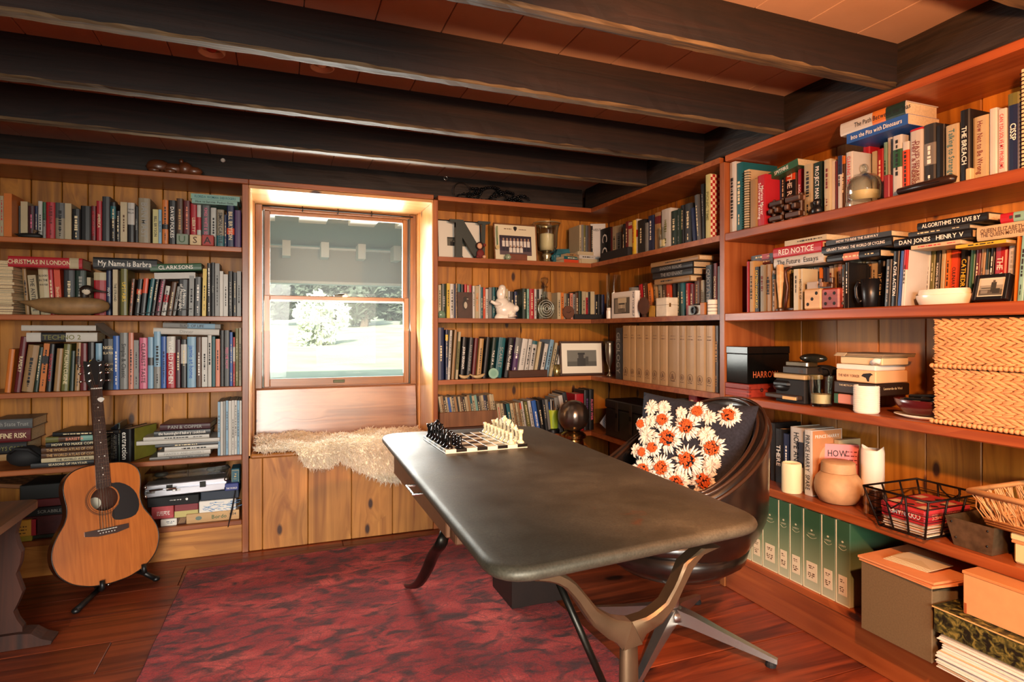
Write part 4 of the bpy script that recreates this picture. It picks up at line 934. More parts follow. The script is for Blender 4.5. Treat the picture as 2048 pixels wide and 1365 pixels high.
# row behind the guitar neck: black bag, leaning cookbook, row ends
wl4 = W('B', ZS[4], C2)
M, w, h = spot(wl4, 0, 318, 1110, .02)
root = thing('camera_bag', 'soft black camera bag in the dark corner behind the bench', 'bag', M=M)
MB().ball((0, .07, h*.5), (w*.5, .065, h*.5), 14).build('body', BLACKM, root, smooth=True); MB().tube([(-w*.3, .02, h*.75), (-w*.1, -.01, h*.98), (w*.2, .0, h*.9), (w*.42, .03, h*.5)], .007, 6).build('strap', BLACKM, root, smooth=True)
M, w, h = spot(wl4, 945, 1038, 945, .03)
book('h', .055, h*.95, .20, 'k', 'extraction', None, 'w', False, M @ Rz(-24) @ T(-.02, 0, 0), 'black hardback with olive dust jacket standing turned beside the guitar neck', None, align=.55)
tx = [o for o in bpy.data.objects if o.name.startswith('hardback_book') and o.get('label', '').startswith('black hardback with olive')][0]
jk = MB().box((.0552, .03, .002), (.0562, .198, h*.95-.002)).build('olive_jacket', mat('7e7a2e', .5, noise=.1), tx); jk['label'] = 'olive green jacket panel'
for k in range(6):
    M, w, h = spot(wl4, 884+k*11, 894+k*11, 975+6*k, .05)
    book('p', .010, .17+.004*k, .15, 'kKknkG'[k], '', None, 's', False, M, f'slim dark paperback, {ordinal(k+1)} of six just behind the guitar neck', 'dark paperbacks behind the guitar neck')
# bottom shelf: cases and boxes
w5 = W('B', ZS[5], C3)
def shelfbox(name, lab, cat, x0, x1, y0, y1, rec, d, m, row=w5, tilt=0, c=.003, group=None):
    M, w, h = spot(row, x0, x1, y0, rec); zb = row.at((x0+x1)/2, y1, rec)[1]
    M = basis(row.wall, row.at((x0+x1)/2, 0, rec)[0], rec, max(zb, row.z+.0006)) @ Ry(tilt)
    hh = row.at((x0+x1)/2, y0, rec)[1]-max(zb, row.z)
    return boxthing(name, lab, cat, M, w, d, hh, m, c, group), w, hh
b0, w, h = shelfbox('cigar_box', 'pale wooden cigar box with green script at bottom of the shelf by the guitar', 'box', 1145, 1470, 322, 408, .02, .16, WPALE, c=.002)
letter('script', b0, 'Bordo', T(w*.12, -.0008, h*.5) @ FRONT, h*.38, INK['g'], w*.3); letter('stamp', b0, '1934', T(w*.38, -.0008, h*.62) @ FRONT, h*.25, INK['K'])
mb = MB(); disc(mb, (0, 0), h*.3, T(-w*.27, -.0008, h*.5) @ FRONT, 18, .7); mb.build('seal', mat('6a7a70', .6), b0)
b1, w, h = shelfbox('gift_box', 'white box printed with blue sketches on top of the cigar box', 'box', 1222, 1448, 248, 320, .025, .15, WHITE)
rr = random.Random(4); mb = MB()
for q in range(46):
    x = rr.uniform(-.42, .44)*w; zz2 = rr.uniform(.15, .85)*h; a = rr.uniform(-.6, .3); L = rr.uniform(.01, .05); dx, dz = math.cos(a)*L, math.sin(a)*L; t = .0009
    mb.add([(x, -.0008, zz2-t), (x+dx, -.0008, zz2+dz-t), (x+dx, -.0008, zz2+dz+t), (x, -.0008, zz2+t)], [(0, 1, 2, 3)])
mb.build('blue_sketch', mat('4d8ec4', .6), b1)
b2, w, h = shelfbox('game_box', 'white box with small print at floor level beside the guitar body', 'box', 985, 1085, 366, 432, .02, .15, WHITE)
mb = MB(); bars(mb, rr, w*.5, h*.1, T(w*.1, -.0008, h*.62) @ FRONT); bars(mb, rr, w*.4, h*.1, T(w*.1, -.0008, h*.42) @ FRONT); mb.build('lettering', INK['n'], b2)
b3, w, h = shelfbox('game_box', 'faded red box with white print next to the guitar waist', 'box', 928, 1066, 285, 364, .025, .15, mat('b4464a', .6, noise=.15))
mb = MB(); [bars(mb, rr, w*.6, h*.07, T(w*.05, -.0008, h*(.55-.12*k)) @ FRONT) for k in range(3)]; mb.build('lettering', INK['w'], b3)
b4, w, h = shelfbox('tin_box', 'dark red and gold tin between the faded red box and sketch box', 'box', 1070, 1218, 265, 352, .03, .14, mat('7a1c24', .4))
bx('gold_lower_half', mat('a89a62', .35, .6), (-w/2-.0005, -.0006, .0), (w/2+.0005, .13, h*.48), b4, .002)
b5, w, h = shelfbox('reed_bundle_box', 'brown box with pale reeds printed, squeezed between white box and cigar box', 'box', 1087, 1142, 352, 425, .03, .12, mat('55392a', .7))
mb = MB()
for k in range(6): x = -w*.35+w*.12*k; mb.add([(x, -.0008, .006), (x+.0015, -.0008, .006), (x+.012, -.0008, h*.9), (x+.0105, -.0008, h*.9)], [(0, 1, 2, 3)])
mb.build('reed_print', mat('c49a6a', .6), b5)
b6, w, h = shelfbox('tool_case', 'low black case with silver emblem under the aluminium case', 'case', 905, 1222, 226, 282, .02, .2, BLACKM)
mb = MB(); disc(mb, (.06, 0), .006, T(0, -.0008, h*.6) @ FRONT); bars(mb, rr, .05, .005, T(.01, -.0008, h*.6) @ FRONT); mb.build('emblem', SILVER, b6)
b7, w, h = shelfbox('storage_box', 'dark blue grey box under the end of the aluminium case', 'box', 1232, 1466, 190, 244, .03, .2, mat('243040', .6))
# aluminium case
M, w, h = spot(w5, 890, 1400, 150, .012); zb = w5.at(1145, 215, .012)[1]; zt2 = w5.at(1145, 140, .012)[1]; h = zt2-zb
ALU = mat('c3c4cc', .3, .85, name='aluminium')
al = thing('aluminium_case', 'silver aluminium flight case with handle on the lowest shelf by the guitar', 'case', M=basis('B', w5.at(1145, 0, .012)[0], .012, zb+.004) @ Ry(-1.6))
bx('lower_shell', ALU, (-w/2, 0, 0), (w/2, .24, h*.60), al, .004); bx('lid', ALU, (-w/2, 0, h*.62), (w/2, .24, h), al, .004)
MB().tube([(-w*.42, -.002, h*.42), (-w*.42, -.026, h*.66), (-w*.26, -.030, h*.70), (-w*.12, -.026, h*.66), (-w*.12, -.002, h*.42)], .0045, 8).build('handle', SILVER, al, smooth=True)
for xx in (-.42, -.12): bx('handle_plate', SILVER, (xx*w-.018, -.003, h*.34), (xx*w+.018, 0, h*.5), al, .001)
for xx in (-.2, .2): bx('latch', DKMETAL, (xx*w-.014, -.005, h*.42), (xx*w+.014, 0, h*.9), al, .001)
for xx in (-1, 1):
    for zz2 in (.12, .85): MB().ball((xx*w*.487, .004, h*zz2), (.012, .01, .012), 8).build('corner_cap', SILVER, al, smooth=True)
# clear plastic case lying on the aluminium one
pc = thing('plastic_case', 'clear plastic case of dark trinkets lying on the aluminium case', 'case', M=basis('B', w5.at(1145, 0, .03)[0], .04, zb+h+.02) @ Ry(-2.2))
for lo, hi in (((-w*.5, 0, 0), (w*.48, .2, .002)), ((-w*.5, 0, .038), (w*.48, .2, .04)), ((-w*.5, 0, .002), (w*.48, .002, .038)), ((-w*.5, .198, .002), (w*.48, .2, .038))): bx('wall', CGLASS, lo, hi, pc, .0004)
for (x, s) in ((-.33, .022), (.30, .02), (.40, .026), (.45, .02)): MB().ball((x*w, .06, .018), (s*1.5, .03, .016), 9).build('dark_filling', mat('2a2622', .6, noise=.4, nscale=60), pc, smooth=True)
# teal box, navy tin, hanging strap
b8, w, h = shelfbox('card_box', 'teal card box with gold lettering against the upright beside the window', 'box', 1418, 1470, 55, 150, .03, .12, mat('1d5566', .5))
letter('lettering', b8, 'P & J', T(0, -.0008, h*.5) @ FRONT @ Rz(-90), w*.24, mat('c8b060', .5), h*.5)
mb = MB()
for x0, x1, z0, z1 in ((-.42, -.40, .06, .9), (.40, .42, .06, .9), (-.42, .42, .88, .9)): mb.add([(x0*w, -.0008, z0*h), (x1*w, -.0008, z0*h), (x1*w, -.0008, z1*h), (x0*w, -.0008, z1*h)], [(0, 1, 2, 3)])
mb.build('gold_rule', mat('c8b060', .5), b8)
b9, w, h = shelfbox('battery_box', 'small navy box with white lettering at the end of aluminium case', 'box', 1380, 1464, 145, 190, .0, .08, mat('26347c', .4))
letter('lettering', b9, 'THE WORLD', T(0, -.0008, h*.35) @ FRONT, h*.22, INK['w'], w*.8)
p0 = at_y(470, 985, -.01); p1 = at_y(456, 1055, -.01)
mb = MB(); mb.tube([p0+Vector((0, .03, .01)), p0, p0.lerp(p1, .5)+Vector((.002, -.004, 0)), p1], [.004, .006, .010, .004], 8, flat=.4)
sp = mb.build('glasses_strap', BLACKM); tag(sp, 'black strap hanging over the boxes beside the cigar box', 'strap')
# dark end of the bottom shelf behind the bench
w5b = W('B', ZS[5], (0, 940, 7.583))
for nm, lab, x0, x1, y0, y1, m, wd, ink in (
    ('game_box', 'dark maroon game box on the lowest shelf between bench and guitar', 330, 1000, 700, 985, mat('4a1a1a', .6, noise=.2), '', None),
    ('game_box', 'dark word-game box with pale lettering between bench and guitar', 300, 1060, 570, 698, mat('14181a', .6), 'SCRABBLE', 's'),
    ('game_box', 'dark red flat box above the word-game box', 300, 950, 450, 568, mat('5c1519', .6), '', None),
    ('game_box', 'black box topmost on the games stack below the coffee books', 300, 980, 220, 448, mat('101413', .5), '', None),
    ('game_box', 'dark green box at the bottom of the games stack', 380, 900, 988, 1120, mat('23281c', .6), '', None)):
    o, w, h = shelfbox(nm, lab, 'box', x0, x1, y0, y1, .03, .2, m, w5b, group=None)
    if wd: letter('lettering', o, wd, T(w*.1, -.0008, h*.5) @ FRONT, h*.35, INK['s'], w*.6)
M, w, h = spot(w5b, 250, 545, 765, -.0); 
o, w, h = shelfbox('game_box', 'yellow and red game box glimpsed behind the bench leg', 'box', 180, 545, 770, 1015, .005, .02, mat('d9a03c', .5), w5b)
bx('red_end', RED, (w*.30, -.0008, 0), (w*.5, .019, h), o, .001); mb = MB(); [bars(mb, rr, w*.4, .006, T(-w*.08, -.0009, h*(.2+.2*k)) @ FRONT) for k in range(3)]; mb.build('drawing', INK['A'], o)
o, w, h = shelfbox('game_box', 'olive yellow box under the yellow game box behind bench leg', 'box', 200, 480, 1017, 1160, .005, .02, mat('a08c2c', .6), w5b)
cb = thing('chess_board', 'folding checkered wooden game board at the dark end behind the bench', 'game board', M=T(at_y(10, 972, .05).x-.02, .05, ZS[5]+.25) @ Ry(8))
bx('board', WMID, (-.16, 0, 0), (.14, .2, .02), cb, .002)
mb = MB()
for i in range(8):
    for j in range(5):
        if (i+j) % 2: mb.add([(-.14+.03*i, .01+.03*j, .0206), (-.11+.03*i, .01+.03*j, .0206), (-.11+.03*i, .04+.03*j, .0206), (-.14+.03*i, .04+.03*j, .0206)], [(0, 1, 2, 3)])
mb.build('dark_squares_print', INK['A'], cb)

# on top of the bookcases
q = at_y(355, 330, .05)
M = T(q.x, .06, ZS[0]+.0006)
br = thing('bear_carving', 'reclining brown carved wooden bear on top of the bookcase', 'carving', M=M); BR = mat('5a3018', .4, noise=.3, nscale=14, coat=.4, name='polished_carving')
k = .01
mb = MB(); mb.ball((-.085, 0, .038), (.058, .045, .038), 12); mb.ball((-.02, 0, .032), (.06, .04, .031), 12); mb.build('body', BR, br, smooth=True)
mb = MB(); mb.ball((.035, -.01, .037), (.036, .035, .036), 12); mb.ball((.075, -.012, .028), (.04, .026, .024), 12); mb.build('head', BR, br, smooth=True)
for s in (-1, 1): MB().ball((.02, s*.024-.01, .070), (.011, .008, .012), 8).build('ear', BR, br, smooth=True)
for x in (-.10, -.03): MB().ball((x, -.035, .014), (.03, .016, .014), 8).build('paw', BR, br, smooth=True)
p = at_y(446, 321, .118); o = MB().lathe([(.011, 0), (.011, .006), (.008, .009), (.004, .006), (.0001, .006)], 16, T(p.x, .1185, p.z) @ Rx(90)).build('door_bumper', WHITE, None, smooth=40)
tag(o, 'round white bumper knob on the dark beam above bear carving', 'knob')
p = at_y(891, 357, .118); o = MB().tube([(p.x+.011*math.cos(a*PI/8), .115, p.z+.011*math.sin(a*PI/8)) for a in range(16)], .0035, 6, closed=True).build('ring_hook', SILVER, None, smooth=True)
tag(o, 'small pale ring on the dark beam above the window corner', 'ring')
# black bead garland with a wire hoop
p = at_y(985, 385, .05); gl = thing('bead_garland', 'heap of glossy black bead strings on top of the corner bookcase', 'garland', M=T(p.x, .055, ZS[0]+.0006))
rr = random.Random(21); GB = mat('0c0d0e', .08, .3, name='black_bead')
for k in range(16):
    mb = MB(); x = rr.uniform(-.16, .18); y = rr.uniform(-.03, .03); zz2 = rr.uniform(.012, .075); a = rr.uniform(0, 6.28)
    for q in range(15):
        if not (-.23 < x < .25 and -.05 < y < .05 and .008 < zz2 < .09): break
        mb.ball((x, y, zz2), rr.uniform(.006, .009), 6); a += rr.uniform(-.7, .7); x += .015*math.cos(a); zz2 = min(.09-.16*abs(x), max(.009, zz2+.012*math.sin(a))); y = max(-.048, min(.04, y+rr.uniform(-.006, .006)))
    if mb.v: mb.build('bead_string', GB, gl, smooth=True)
MB().tube([(-.185+.055*math.cos(t*PI/9), .01, .055+.052*math.sin(t*PI/9)) for t in range(1, 15)], .0025, 6).build('wire_hoop', DKMETAL, gl, smooth=True)

# top corner shelf: frames, letter, monkey, block, medal, hurricane candle
w1 = W('B', ZS[1], C4)
def frame(name, lab, M, w, h, fw, fm, matw, matc, paint, stand=-6, d=.014):
    root = thing(name, lab, 'picture frame', M=M @ T(0, 0, d*math.sin(math.radians(-stand))+.0006) @ Rx(stand))
    for lo, hi in (((-w/2, 0, 0), (-w/2+fw, d, h)), ((w/2-fw, 0, 0), (w/2, d, h)), ((-w/2+fw, 0, 0), (w/2-fw, d, fw)), ((-w/2+fw, 0, h-fw), (w/2-fw, d, h))): bx('frame_bar', fm, lo, hi, root, .0015)
    bx('mount', mat(matc, .8), (-w/2+fw, .005, fw), (w/2-fw, d-.001, h-fw), root, .0005)
    iw, ih = w-2*fw-2*matw[0], h-2*fw-matw[1]-matw[2]
    picture('photo', root, iw, ih, T(0, .0045, fw+matw[2]+ih/2) @ FRONT, paint)
    return root, iw, ih
M, w, h = spot(w1, 78, 505, 392, .10)
bw = [(0, 0, 1, 1, '55554a'), (0, .86, 1, 1, '14140f'), (.12, 0, .5, .5, '15150f'), (.2, .4, .42, .72, '2a231a'), (.24, .45, .32, .62, '8a7a60'), (.7, .05, .86, .4, '333328')]
frame('picture_frame', 'thin black frame with wide white mount behind the letter N', M, w, h, .006, BLACK, (.055, .10, .075), 'd8d4c4', bw)
def poly_letter_N(root, w, h, d):
    f = .16*w; s = .05*h
    P = [[(-.5*w, h), (-.5*w, h-s), (-.36*w, h-s*1.6), (-.36*w, s*1.2), (-.40*w, 0), (-.16*w, 0), (-.20*w, s*1.2), (-.20*w, h-s), (-.16*w, h)],
         [(-.36*w, h), (-.18*w, h), (.34*w, .10*h), (.26*w, 0), (.14*w, 0), (-.36*w, .80*h)],
         [(.20*w, h), (.20*w, h-s), (.30*w, h-s*1.6), (.28*w, .16*h), (.36*w, .10*h), (.38*w, h-s*1.6), (.50*w, h-s), (.50*w, h)]]
    mb = MB(); M2 = Matrix(((1, 0, 0, 0), (0, 0, 1, 0), (0, 1, 0, 0), (0, 0, 0, 1)))
    for k, p in enumerate(P): mb.prism(p, .001*k, d-.001*k, M2)
    mb.build('letter_body', mat('26302b', .5, name='dark_green_paint'), root)
M, w, h = spot(w1, 195, 590, 395, .035); o = thing('letter_sculpture', 'big dark green standing capital letter N in front of framed photo', 'letter', M=M); poly_letter_N(o, w, h, .03)
M, w, h = spot(w1, 440, 560, 598, .001)
mk = thing('soft_toy', 'small red seated toy monkey with pale face leaning on the letter N', 'toy', M=M); RDM = mat('6e2420', .8); PF = mat('cf9f7c', .7)
mb = MB(); mb.ball((0, .016, h*.28), (w*.33, .014, h*.27), 10); mb.build('body', RDM, mk, smooth=True)
MB().ball((-w*.05, .015, h*.74), (w*.34, .014, h*.24), 10).build('head', mat('3a1c14', .8), mk, smooth=True); MB().ball((-w*.10, .006, h*.72), (w*.22, .007, h*.17), 10).build('face', PF, mk, smooth=True)
MB().ball((w*.32, .015, h*.8), (w*.14, .006, h*.1), 8).build('ear', RDM, mk, smooth=True)
for s in (-1, 1): MB().ball((s*w*.26, .004, h*.10), (w*.16, .012, h*.10), 8).build('foot', PF if s > 0 else RDM, mk, smooth=True)
team = [(0, 0, 1, 1, '3a2e3e'), (0, 0, 1, .2, '5a4a4e'), (.0, .82, 1, 1, '2c222e')]
for k in range(8):
    x = .08+.11*k; team += [(x, .42, x+.085, .72, 'd8d2c6'), (x+.02, .72, x+.065, .86, 'a88a72'), (x+.01, .2, x+.075, .42, '2a2830')]
for k in range(4): x = .28+.11*k; team += [(x, .12, x+.09, .36, 'd8d2c6'), (x+.02, .36, x+.07, .48, 'a88a72')]
M, w, h = spot(w1, 630, 1052, 425, .07)
tf, iw, ih = frame('picture_frame', 'pine frame with cream mount, team photograph and dark shield crest', M, w, h, .008, WMID, (.030, .068, .030), 'd9d0b0', team)
mb = MB(); mb.add([(-.012, .012, 0), (0, .016, 0), (.012, .012, 0), (.011, -.002, 0), (0, -.016, 0), (-.011, -.002, 0)], [(0, 1, 2, 3, 4, 5)], T(0, .0035, h-.032) @ FRONT); mb.build('crest', mat('1a1418', .5), tf)
mb = MB(); bars(mb, rr, .05, .006, T(-.05, .004, h-.034) @ FRONT); bars(mb, rr, .05, .006, T(.05, .004, h-.034) @ FRONT); mb.build('lettering', INK['A'], tf)
M, w, h = spot(w1, 632, 685, 450, .05)
md = thing('medal', 'gold medal on a green ribbon hung over the team photograph frame', 'medal', M=M); mb = MB()
for s in (-1, 1): mb.tube([(s*.003-.004, 0, h), (s*.002, -.001, h*.45)], .0018, 5)
mb.build('ribbon', mat('3c7a3c', .6), md); MB().lathe([(.0001, -.002), (.013, -.002), (.013, .002), (.0001, .002)], 16, T(0, 0, h*.38) @ Rx(90)).build('disc', mat('d8c890', .35, .6), md, smooth=40)
M, w, h = spot(w1, 775, 950, 725, .012); boxthing('wood_block', 'reddish brown wooden block in front of the team photograph', 'block', M, w, .045, h, mat('6e3a22', .5, noise=.15))
M, w, h = spot(w1, 735, 790, 728, .03); o = MB().lathe([(.0001, 0), (w*.5, .004), (w*.62, h*.5), (w*.45, h), (w*.4, h), (w*.5, h*.5), (.0001, .01)], 14, M).build('glass_bowl', mat('8a9a80', .2, name='green_glass'), None, smooth=True); tag(o, 'little grey-green glass bowl beside the brown wooden block', 'bowl')
# hurricane candle holder
M, w, h = rspot(w1, 1003, 1272, 425, .04)
hc = thing('hurricane_lamp', 'footed clear glass hurricane holder with thick cream candle', 'candle holder', M=M @ T(0, w/2, 0)); R = w/2
MB().lathe([(R*.62, 0), (R*.60, h*.02), (R*.30, h*.06), (R*.22, h*.13), (R*.36, h*.20), (R*.30, h*.25), (.0001, h*.25)], 24).build('foot', mat('b9ab84', .25, .7, name='tarnished_silver'), hc, smooth=True)
MB().lathe([(R*.25, h*.25), (R*.62, h*.30), (R*.78, h*.42), (R*.80, h*.7), (R*.86, h*.88), (R*1.02, h*.985), (R*.99, h), (R*.83, h*.89), (R*.77, h*.7), (R*.75, h*.42), (R*.58, h*.315), (R*.2, h*.27)], 28, cap=False).build('shade', CGLASS, hc, smooth=True)
MB().lathe([(R*.52, h*.32), (R*.52, h*.72), (R*.47, h*.735), (R*.1, h*.72)], 24).build('candle', WAX, hc, smooth=40); MB().tube([(0, 0, h*.72), (.002, 0, h*.76)], .0015, 5).build('wick', BLACKM, hc)
MB().tube([(R*1.0*math.cos(a*PI/12), R*1.0*math.sin(a*PI/12), h*.992) for a in range(24)], .003, 6, closed=True).build('rim', mat('b9ab84', .3, .5), hc, smooth=True)
M, w, h = spot(w1, 1195, 1380, 668, .10)
o = thing('storage_bag', 'crumpled teal bag behind the small paperbacks by the hurricane candle', 'bag', M=M); mb = MB(); mb.ball((0, .03, h*.42), (w*.48, .028, h*.42), 10); mb.prism([(-w*.48, 0), (w*.45, .0), (w*.5, h*.5), (w*.42, h), (-w*.2, h*.95)], .01, .05, Matrix(((1, 0, 0, 0), (0, 0, 1, 0), (0, 1, 0, 0), (0, 0, 0, 1)))); mb.build('body', mat('1f5a64', .5, noise=.3, nscale=30), o)
M, w, h = spot(W('B', ZS[1], C4), 1588, 1670, 428, .09); o = thing('hardback_book', 'large white hardback turned cover outwards in the corner of top shelf', 'book', M=M @ Rz(-28)); bx('cover', cov('w'), (-.045, 0, 0), (.055, .02, h), o, .002); bx('pages', PAGES, (-.044, .003, .003), (.056, .017, h-.003), o, .001)
letter('lettering', o, 'VEST', T(.0, -.001, h*.85) @ FRONT, .016, INK['k'], .07)

# rabbit shelf
w2 = W('B', ZS[2], C4)
M, w, h = spot(w2, 270, 416, 1095, .006)
pl = thing('plaque', 'brown plaque with a bird picture and corner nails on rabbit shelf', 'plaque', M=M @ Rx(-4)); bx('board', mat('3c241a', .45, noise=.2), (-w/2, 0, 0), (w/2, .008, h), pl, .001)
mb = MB(); mb.cur = 0
Fp = T(0, -.0006, h*.5) @ FRONT
disc(mb, (0, .002), w*.17, Fp, 16, 1.9); mb.cur = 1; disc(mb, (.004, .0), w*.11, Fp, 14, 2.0, .0003); mb.cur = 0; disc(mb, (.003, w*.42), w*.15, Fp, 12, .9, .0005); mb.cur = 1; mb.add([(.012, w*.44, .0006), (.026, w*.40, .0006), (.012, w*.37, .0006)], [(0, 1, 2)], Fp)
mb.build('bird_print', [mat('17130f', .5), mat('b0a692', .5)], pl)
for sx_ in (-1, 1):
    for zz2 in (.05, .95): MB().ball((sx_*w*.43, -.001, h*zz2), .0028, 6).build('nail', SILVER, pl)
M, w, h = spot(w2, 595, 882, 1018, .03)
rb = thing('rabbit_figurine', 'glossy white ceramic rabbit figurine looking upwards', 'figurine', M=M @ T(0, .045, 0))
mb = MB(); mb.ball((w*.10, 0, h*.262), (w*.36, .042, h*.258), 16); mb.ball((-w*.05, 0, h*.42), (w*.26, .038, h*.22), 14); mb.lathe([(w*.36, 0), (w*.37, h*.04), (w*.30, h*.14)], 16, T(w*.06, 0, 0) @ Matrix.Diagonal((1, .42, 1, 1))); mb.build('body', CER, rb, smooth=True)
mb = MB(); mb.ball((-w*.08, 0, h*.72), (w*.15, .026, h*.20), 14); mb.ball((-w*.04, 0, h*.88), (w*.13, .024, h*.12), 12); mb.build('head', CER, rb, smooth=True)
for s in (-1, 1): MB().ball((-w*.02, s*.02, h*.80), (w*.055, .008, h*.17), 10, T(0, 0, 0)).build('ear', CER, rb, smooth=True)
MB().tube([(-w*.12, -.02, h*.42), (-w*.34, -.028, h*.44), (-w*.48, -.03, h*.50)], [.016, .012, .009], 10).build('paw', CER, rb, smooth=True)
MB().ball((w*.40, -.02, h*.30), (w*.10, .02, h*.10), 10).build('tail', CER, rb, smooth=True); MB().tube([(w*.2, -.036, h*.16), (w*.36, -.038, h*.08), (w*.1, -.04, h*.075)], [.014, .012, .01], 10).build('hind_leg', CER, rb, smooth=True)
M, w, h = spot(w2, 1042, 1245, 945, .02)
dc = thing('decanter', 'cut crystal decanter with ball stopper on rabbit shelf', 'decanter', M=M @ T(0, .045, 0)); R = w/2
MB().lathe([(R*.6, 0), (R*.7, h*.02), (R*.99, h*.22), (R*.9, h*.36), (R*.45, h*.46), (R*.24, h*.52), (R*.22, h*.72), (R*.34, h*.78), (R*.30, h*.785), (R*.17, h*.72), (R*.19, h*.53), (R*.4, h*.45), (R*.84, h*.35), (R*.92, h*.22), (R*.6, h*.05), (.0001, h*.05)], 24, fx=lambda a, j: 1+.03*math.cos(a*12)*(1 if 1 <= j <= 5 else 0), M=Matrix.Diagonal((1, .55, 1, 1))).build('bottle', CGLASS, dc, smooth=20)
for q in (.82, .6, .38, .2): MB().tube([(R*q*math.cos(a*PI/10)*.9, -R*.53*math.sqrt(max(0, 1-(q*.9)**2))-.001, h*.24+R*q*.95*math.sin(a*PI/10)) for a in range(20)], .0022, 5, closed=True).build('cut_ring', mat('cfd4c8', .12, .4, name='crystal_edge'), dc, smooth=True)
MB().lathe([(R*.15, h*.76), (R*.2, h*.83), (R*.33, h*.88), (R*.37, h*.93), (R*.3, h*.98), (.0001, h)], 16).build('stopper', CGLASS, dc, smooth=True)
def wdisc(lab, row, x0, x1, yc, rec, base=None):
    M, w, h = spot(row, x0, x1, yc, rec); o = thing('wooden_disc', lab, 'ornament', M=M)
    MB().lathe([(.0001, -.005), (w*.46, -.005), (w*.5, -.003), (w*.5, .004), (.0001, .004)], 22, T(0, .006, w*.5+.003) @ Rx(90)).build('disc', mat('5a3420', .5, noise=.15), o, smooth=40)
    mb = MB(); mb.tube([(-w*.2, -.0005, w*.55), (0, -.001, w*.48), (w*.2, -.0005, w*.6)], .0015, 5); mb.build('carving', mat('301a10', .6), o)
    bx('foot', WDARK, (-w*.2, 0, 0), (w*.2, .015, .006), o, .001); return o
wdisc('round brown wooden disc standing before orange paperbacks on rabbit shelf', w2, 1297, 1410, 1240, .004)
M, w, h = spot(w2, 1410, 1702, 1312, .002); boxthing('black_tray', 'low black tray edge under dark paperbacks at the corner of rabbit shelf', 'tray', M, w, .02, h, BLACKM)
M, w, h = spot(w2, 84, 156, 1278, .004); o = MB().lathe([(w*.45, 0), (w*.5, h*.5), (w*.3, h), (.0001, h)], 14, M @ Matrix.Diagonal((1, .4, 1, 1)) @ T(0, w*.55, 0)).build('paperweight', mat('6f8a72', .15, name='green_paperweight'), None, smooth=True); tag(o, 'small green glass paperweight beside upright at window end of rabbit shelf', 'paperweight')

# landscape-photo shelf
w3 = W('B', ZS[3], C5)
M, w, h = spot(w3, 1280, 1692, 308, .03)
sil = [(0, 0, 1, 1, '6a6a62'), (0, 0, 1, .3, '4c4c46'), (.34, .0, .62, .5, '2a2a28'), (.38, .5, .56, .78, '2e2c2a'), (.36, .72, .6, .84, '1c1c1a'), (.62, .1, .72, .6, '3e3e3a')]
frame('picture_frame', 'brown wooden frame with wide cream mount around a small grey photograph', M @ Rz(-6), w, h, .014, WDARK, (.038, .045, .045), 'e2ddcc', sil, -5)
for lab, x0, x1, fl in (('curved horn tip lying at the dark crime novels', 290, 395, 1), ('curved pale tusk lying in front of tan novel', 392, 540, -1)):
    M, w, h = spot(w3, x0, x1, 605, .006)
    o = MB().tube([(fl*w*(.5-t), .012, .012+.018*(2*t-1)**2*(1 if fl < 0 else .8)) for t in (0, .15, .3, .5, .7, .85, 1)], [.003, .006, .009, .011, .011, .009, .004], 10, M).build('animal_horn', mat('b39a70', .35, noise=.25, name='horn'), None, smooth=True); tag(o, lab, 'horn')
M, w, h = spot(w3, 575, 672, 558, .006)
o = thing('glass_coaster', 'round pale green glass disc standing against the teal novel', 'ornament', M=M @ Rx(-8)); MB().lathe([(.0001, -.004), (w*.44, -.004), (w*.5, -.001), (w*.5, .003), (.0001, .003)], 24, T(0, .006, w*.5) @ Rx(90)).build('disc', mat('8fb8a4', .25, name='jade_glass'), o, smooth=40)
mb = MB(); disc(mb, (0, 0), w*.3, T(0, .0015, w*.5) @ FRONT, 20); mb.build('centre', mat('7aa894', .3), o)
M, w, h = spot(w3, 770, 1147, 590, .004); boxthing('bookend_bar', 'dark low wooden bar in front of leaning white books', 'bar', M, w, .022, h, WDARK)
M, w, h = rspot(w3, 1195, 1272, 535, .006)
o = thing('tumbler', 'small hammered gold metal tumbler beside the brown picture frame', 'cup', M=M @ T(0, w*.5, 0)); MB().lathe([(w*.40, 0), (w*.46, h*.3), (w*.5, h), (w*.46, h), (w*.42, h*.3), (.0001, h*.05)], 18, fx=lambda a, j: 1+.03*math.cos(a*9)).build('cup', mat('c8b878', .25, .9, name='gold_metal'), o, smooth=True)

# lime-cup shelf: slanted wooden rack of thin paperbacks
w4 = W('B', ZS[4], C5)
M, w, h = spot(w4, 95, 692, 992, .03)
tr = thing('book_rack', 'slanted wooden rack holding thin paperbacks behind the chessboard', 'rack', M=M)
bx('front_board', wood('rack_wood', '9c6a40', '5e3a22', 'Z', knots=0, fine=.6), (-w/2, 0, h*.45), (w/2, .014, h), tr, .002); bx('base_board', WDARK, (-w/2-.002, -.002, 0), (w/2+.002, .15, h*.44), tr, .002)
for s in (-1, 1): bx('end_board', WMID, (s*w/2-(.012 if s > 0 else 0), .0145, h*.45), (s*w/2+(0 if s > 0 else .012), .15, h), tr, .002)
cs = 'cakcbcKakcAkcatcTkecnkac'; x = -w/2+.024; k = 0; rr = random.Random(13)
hb = w4.at(300, 835, .05)[1]-ZS[4]-h*.46
while x < w/2-.022:
    t = rr.uniform(.010, .016); c = cs[k % len(cs)]
    Mb = M @ T(x, .02, h*.46+.0005) @ Ry(-9) @ T(0, 0, .002)
    book('p', t, hb*rr.uniform(.93, 1.0), .11, c, '', None, None, False, Mb, f'thin {PAL[c][1]} paperback, {ordinal(k+1)} from the window in the slanted rack', 'paperbacks in the slanted rack', r=rr); x += t/math.cos(.157)+.0004; k += 1
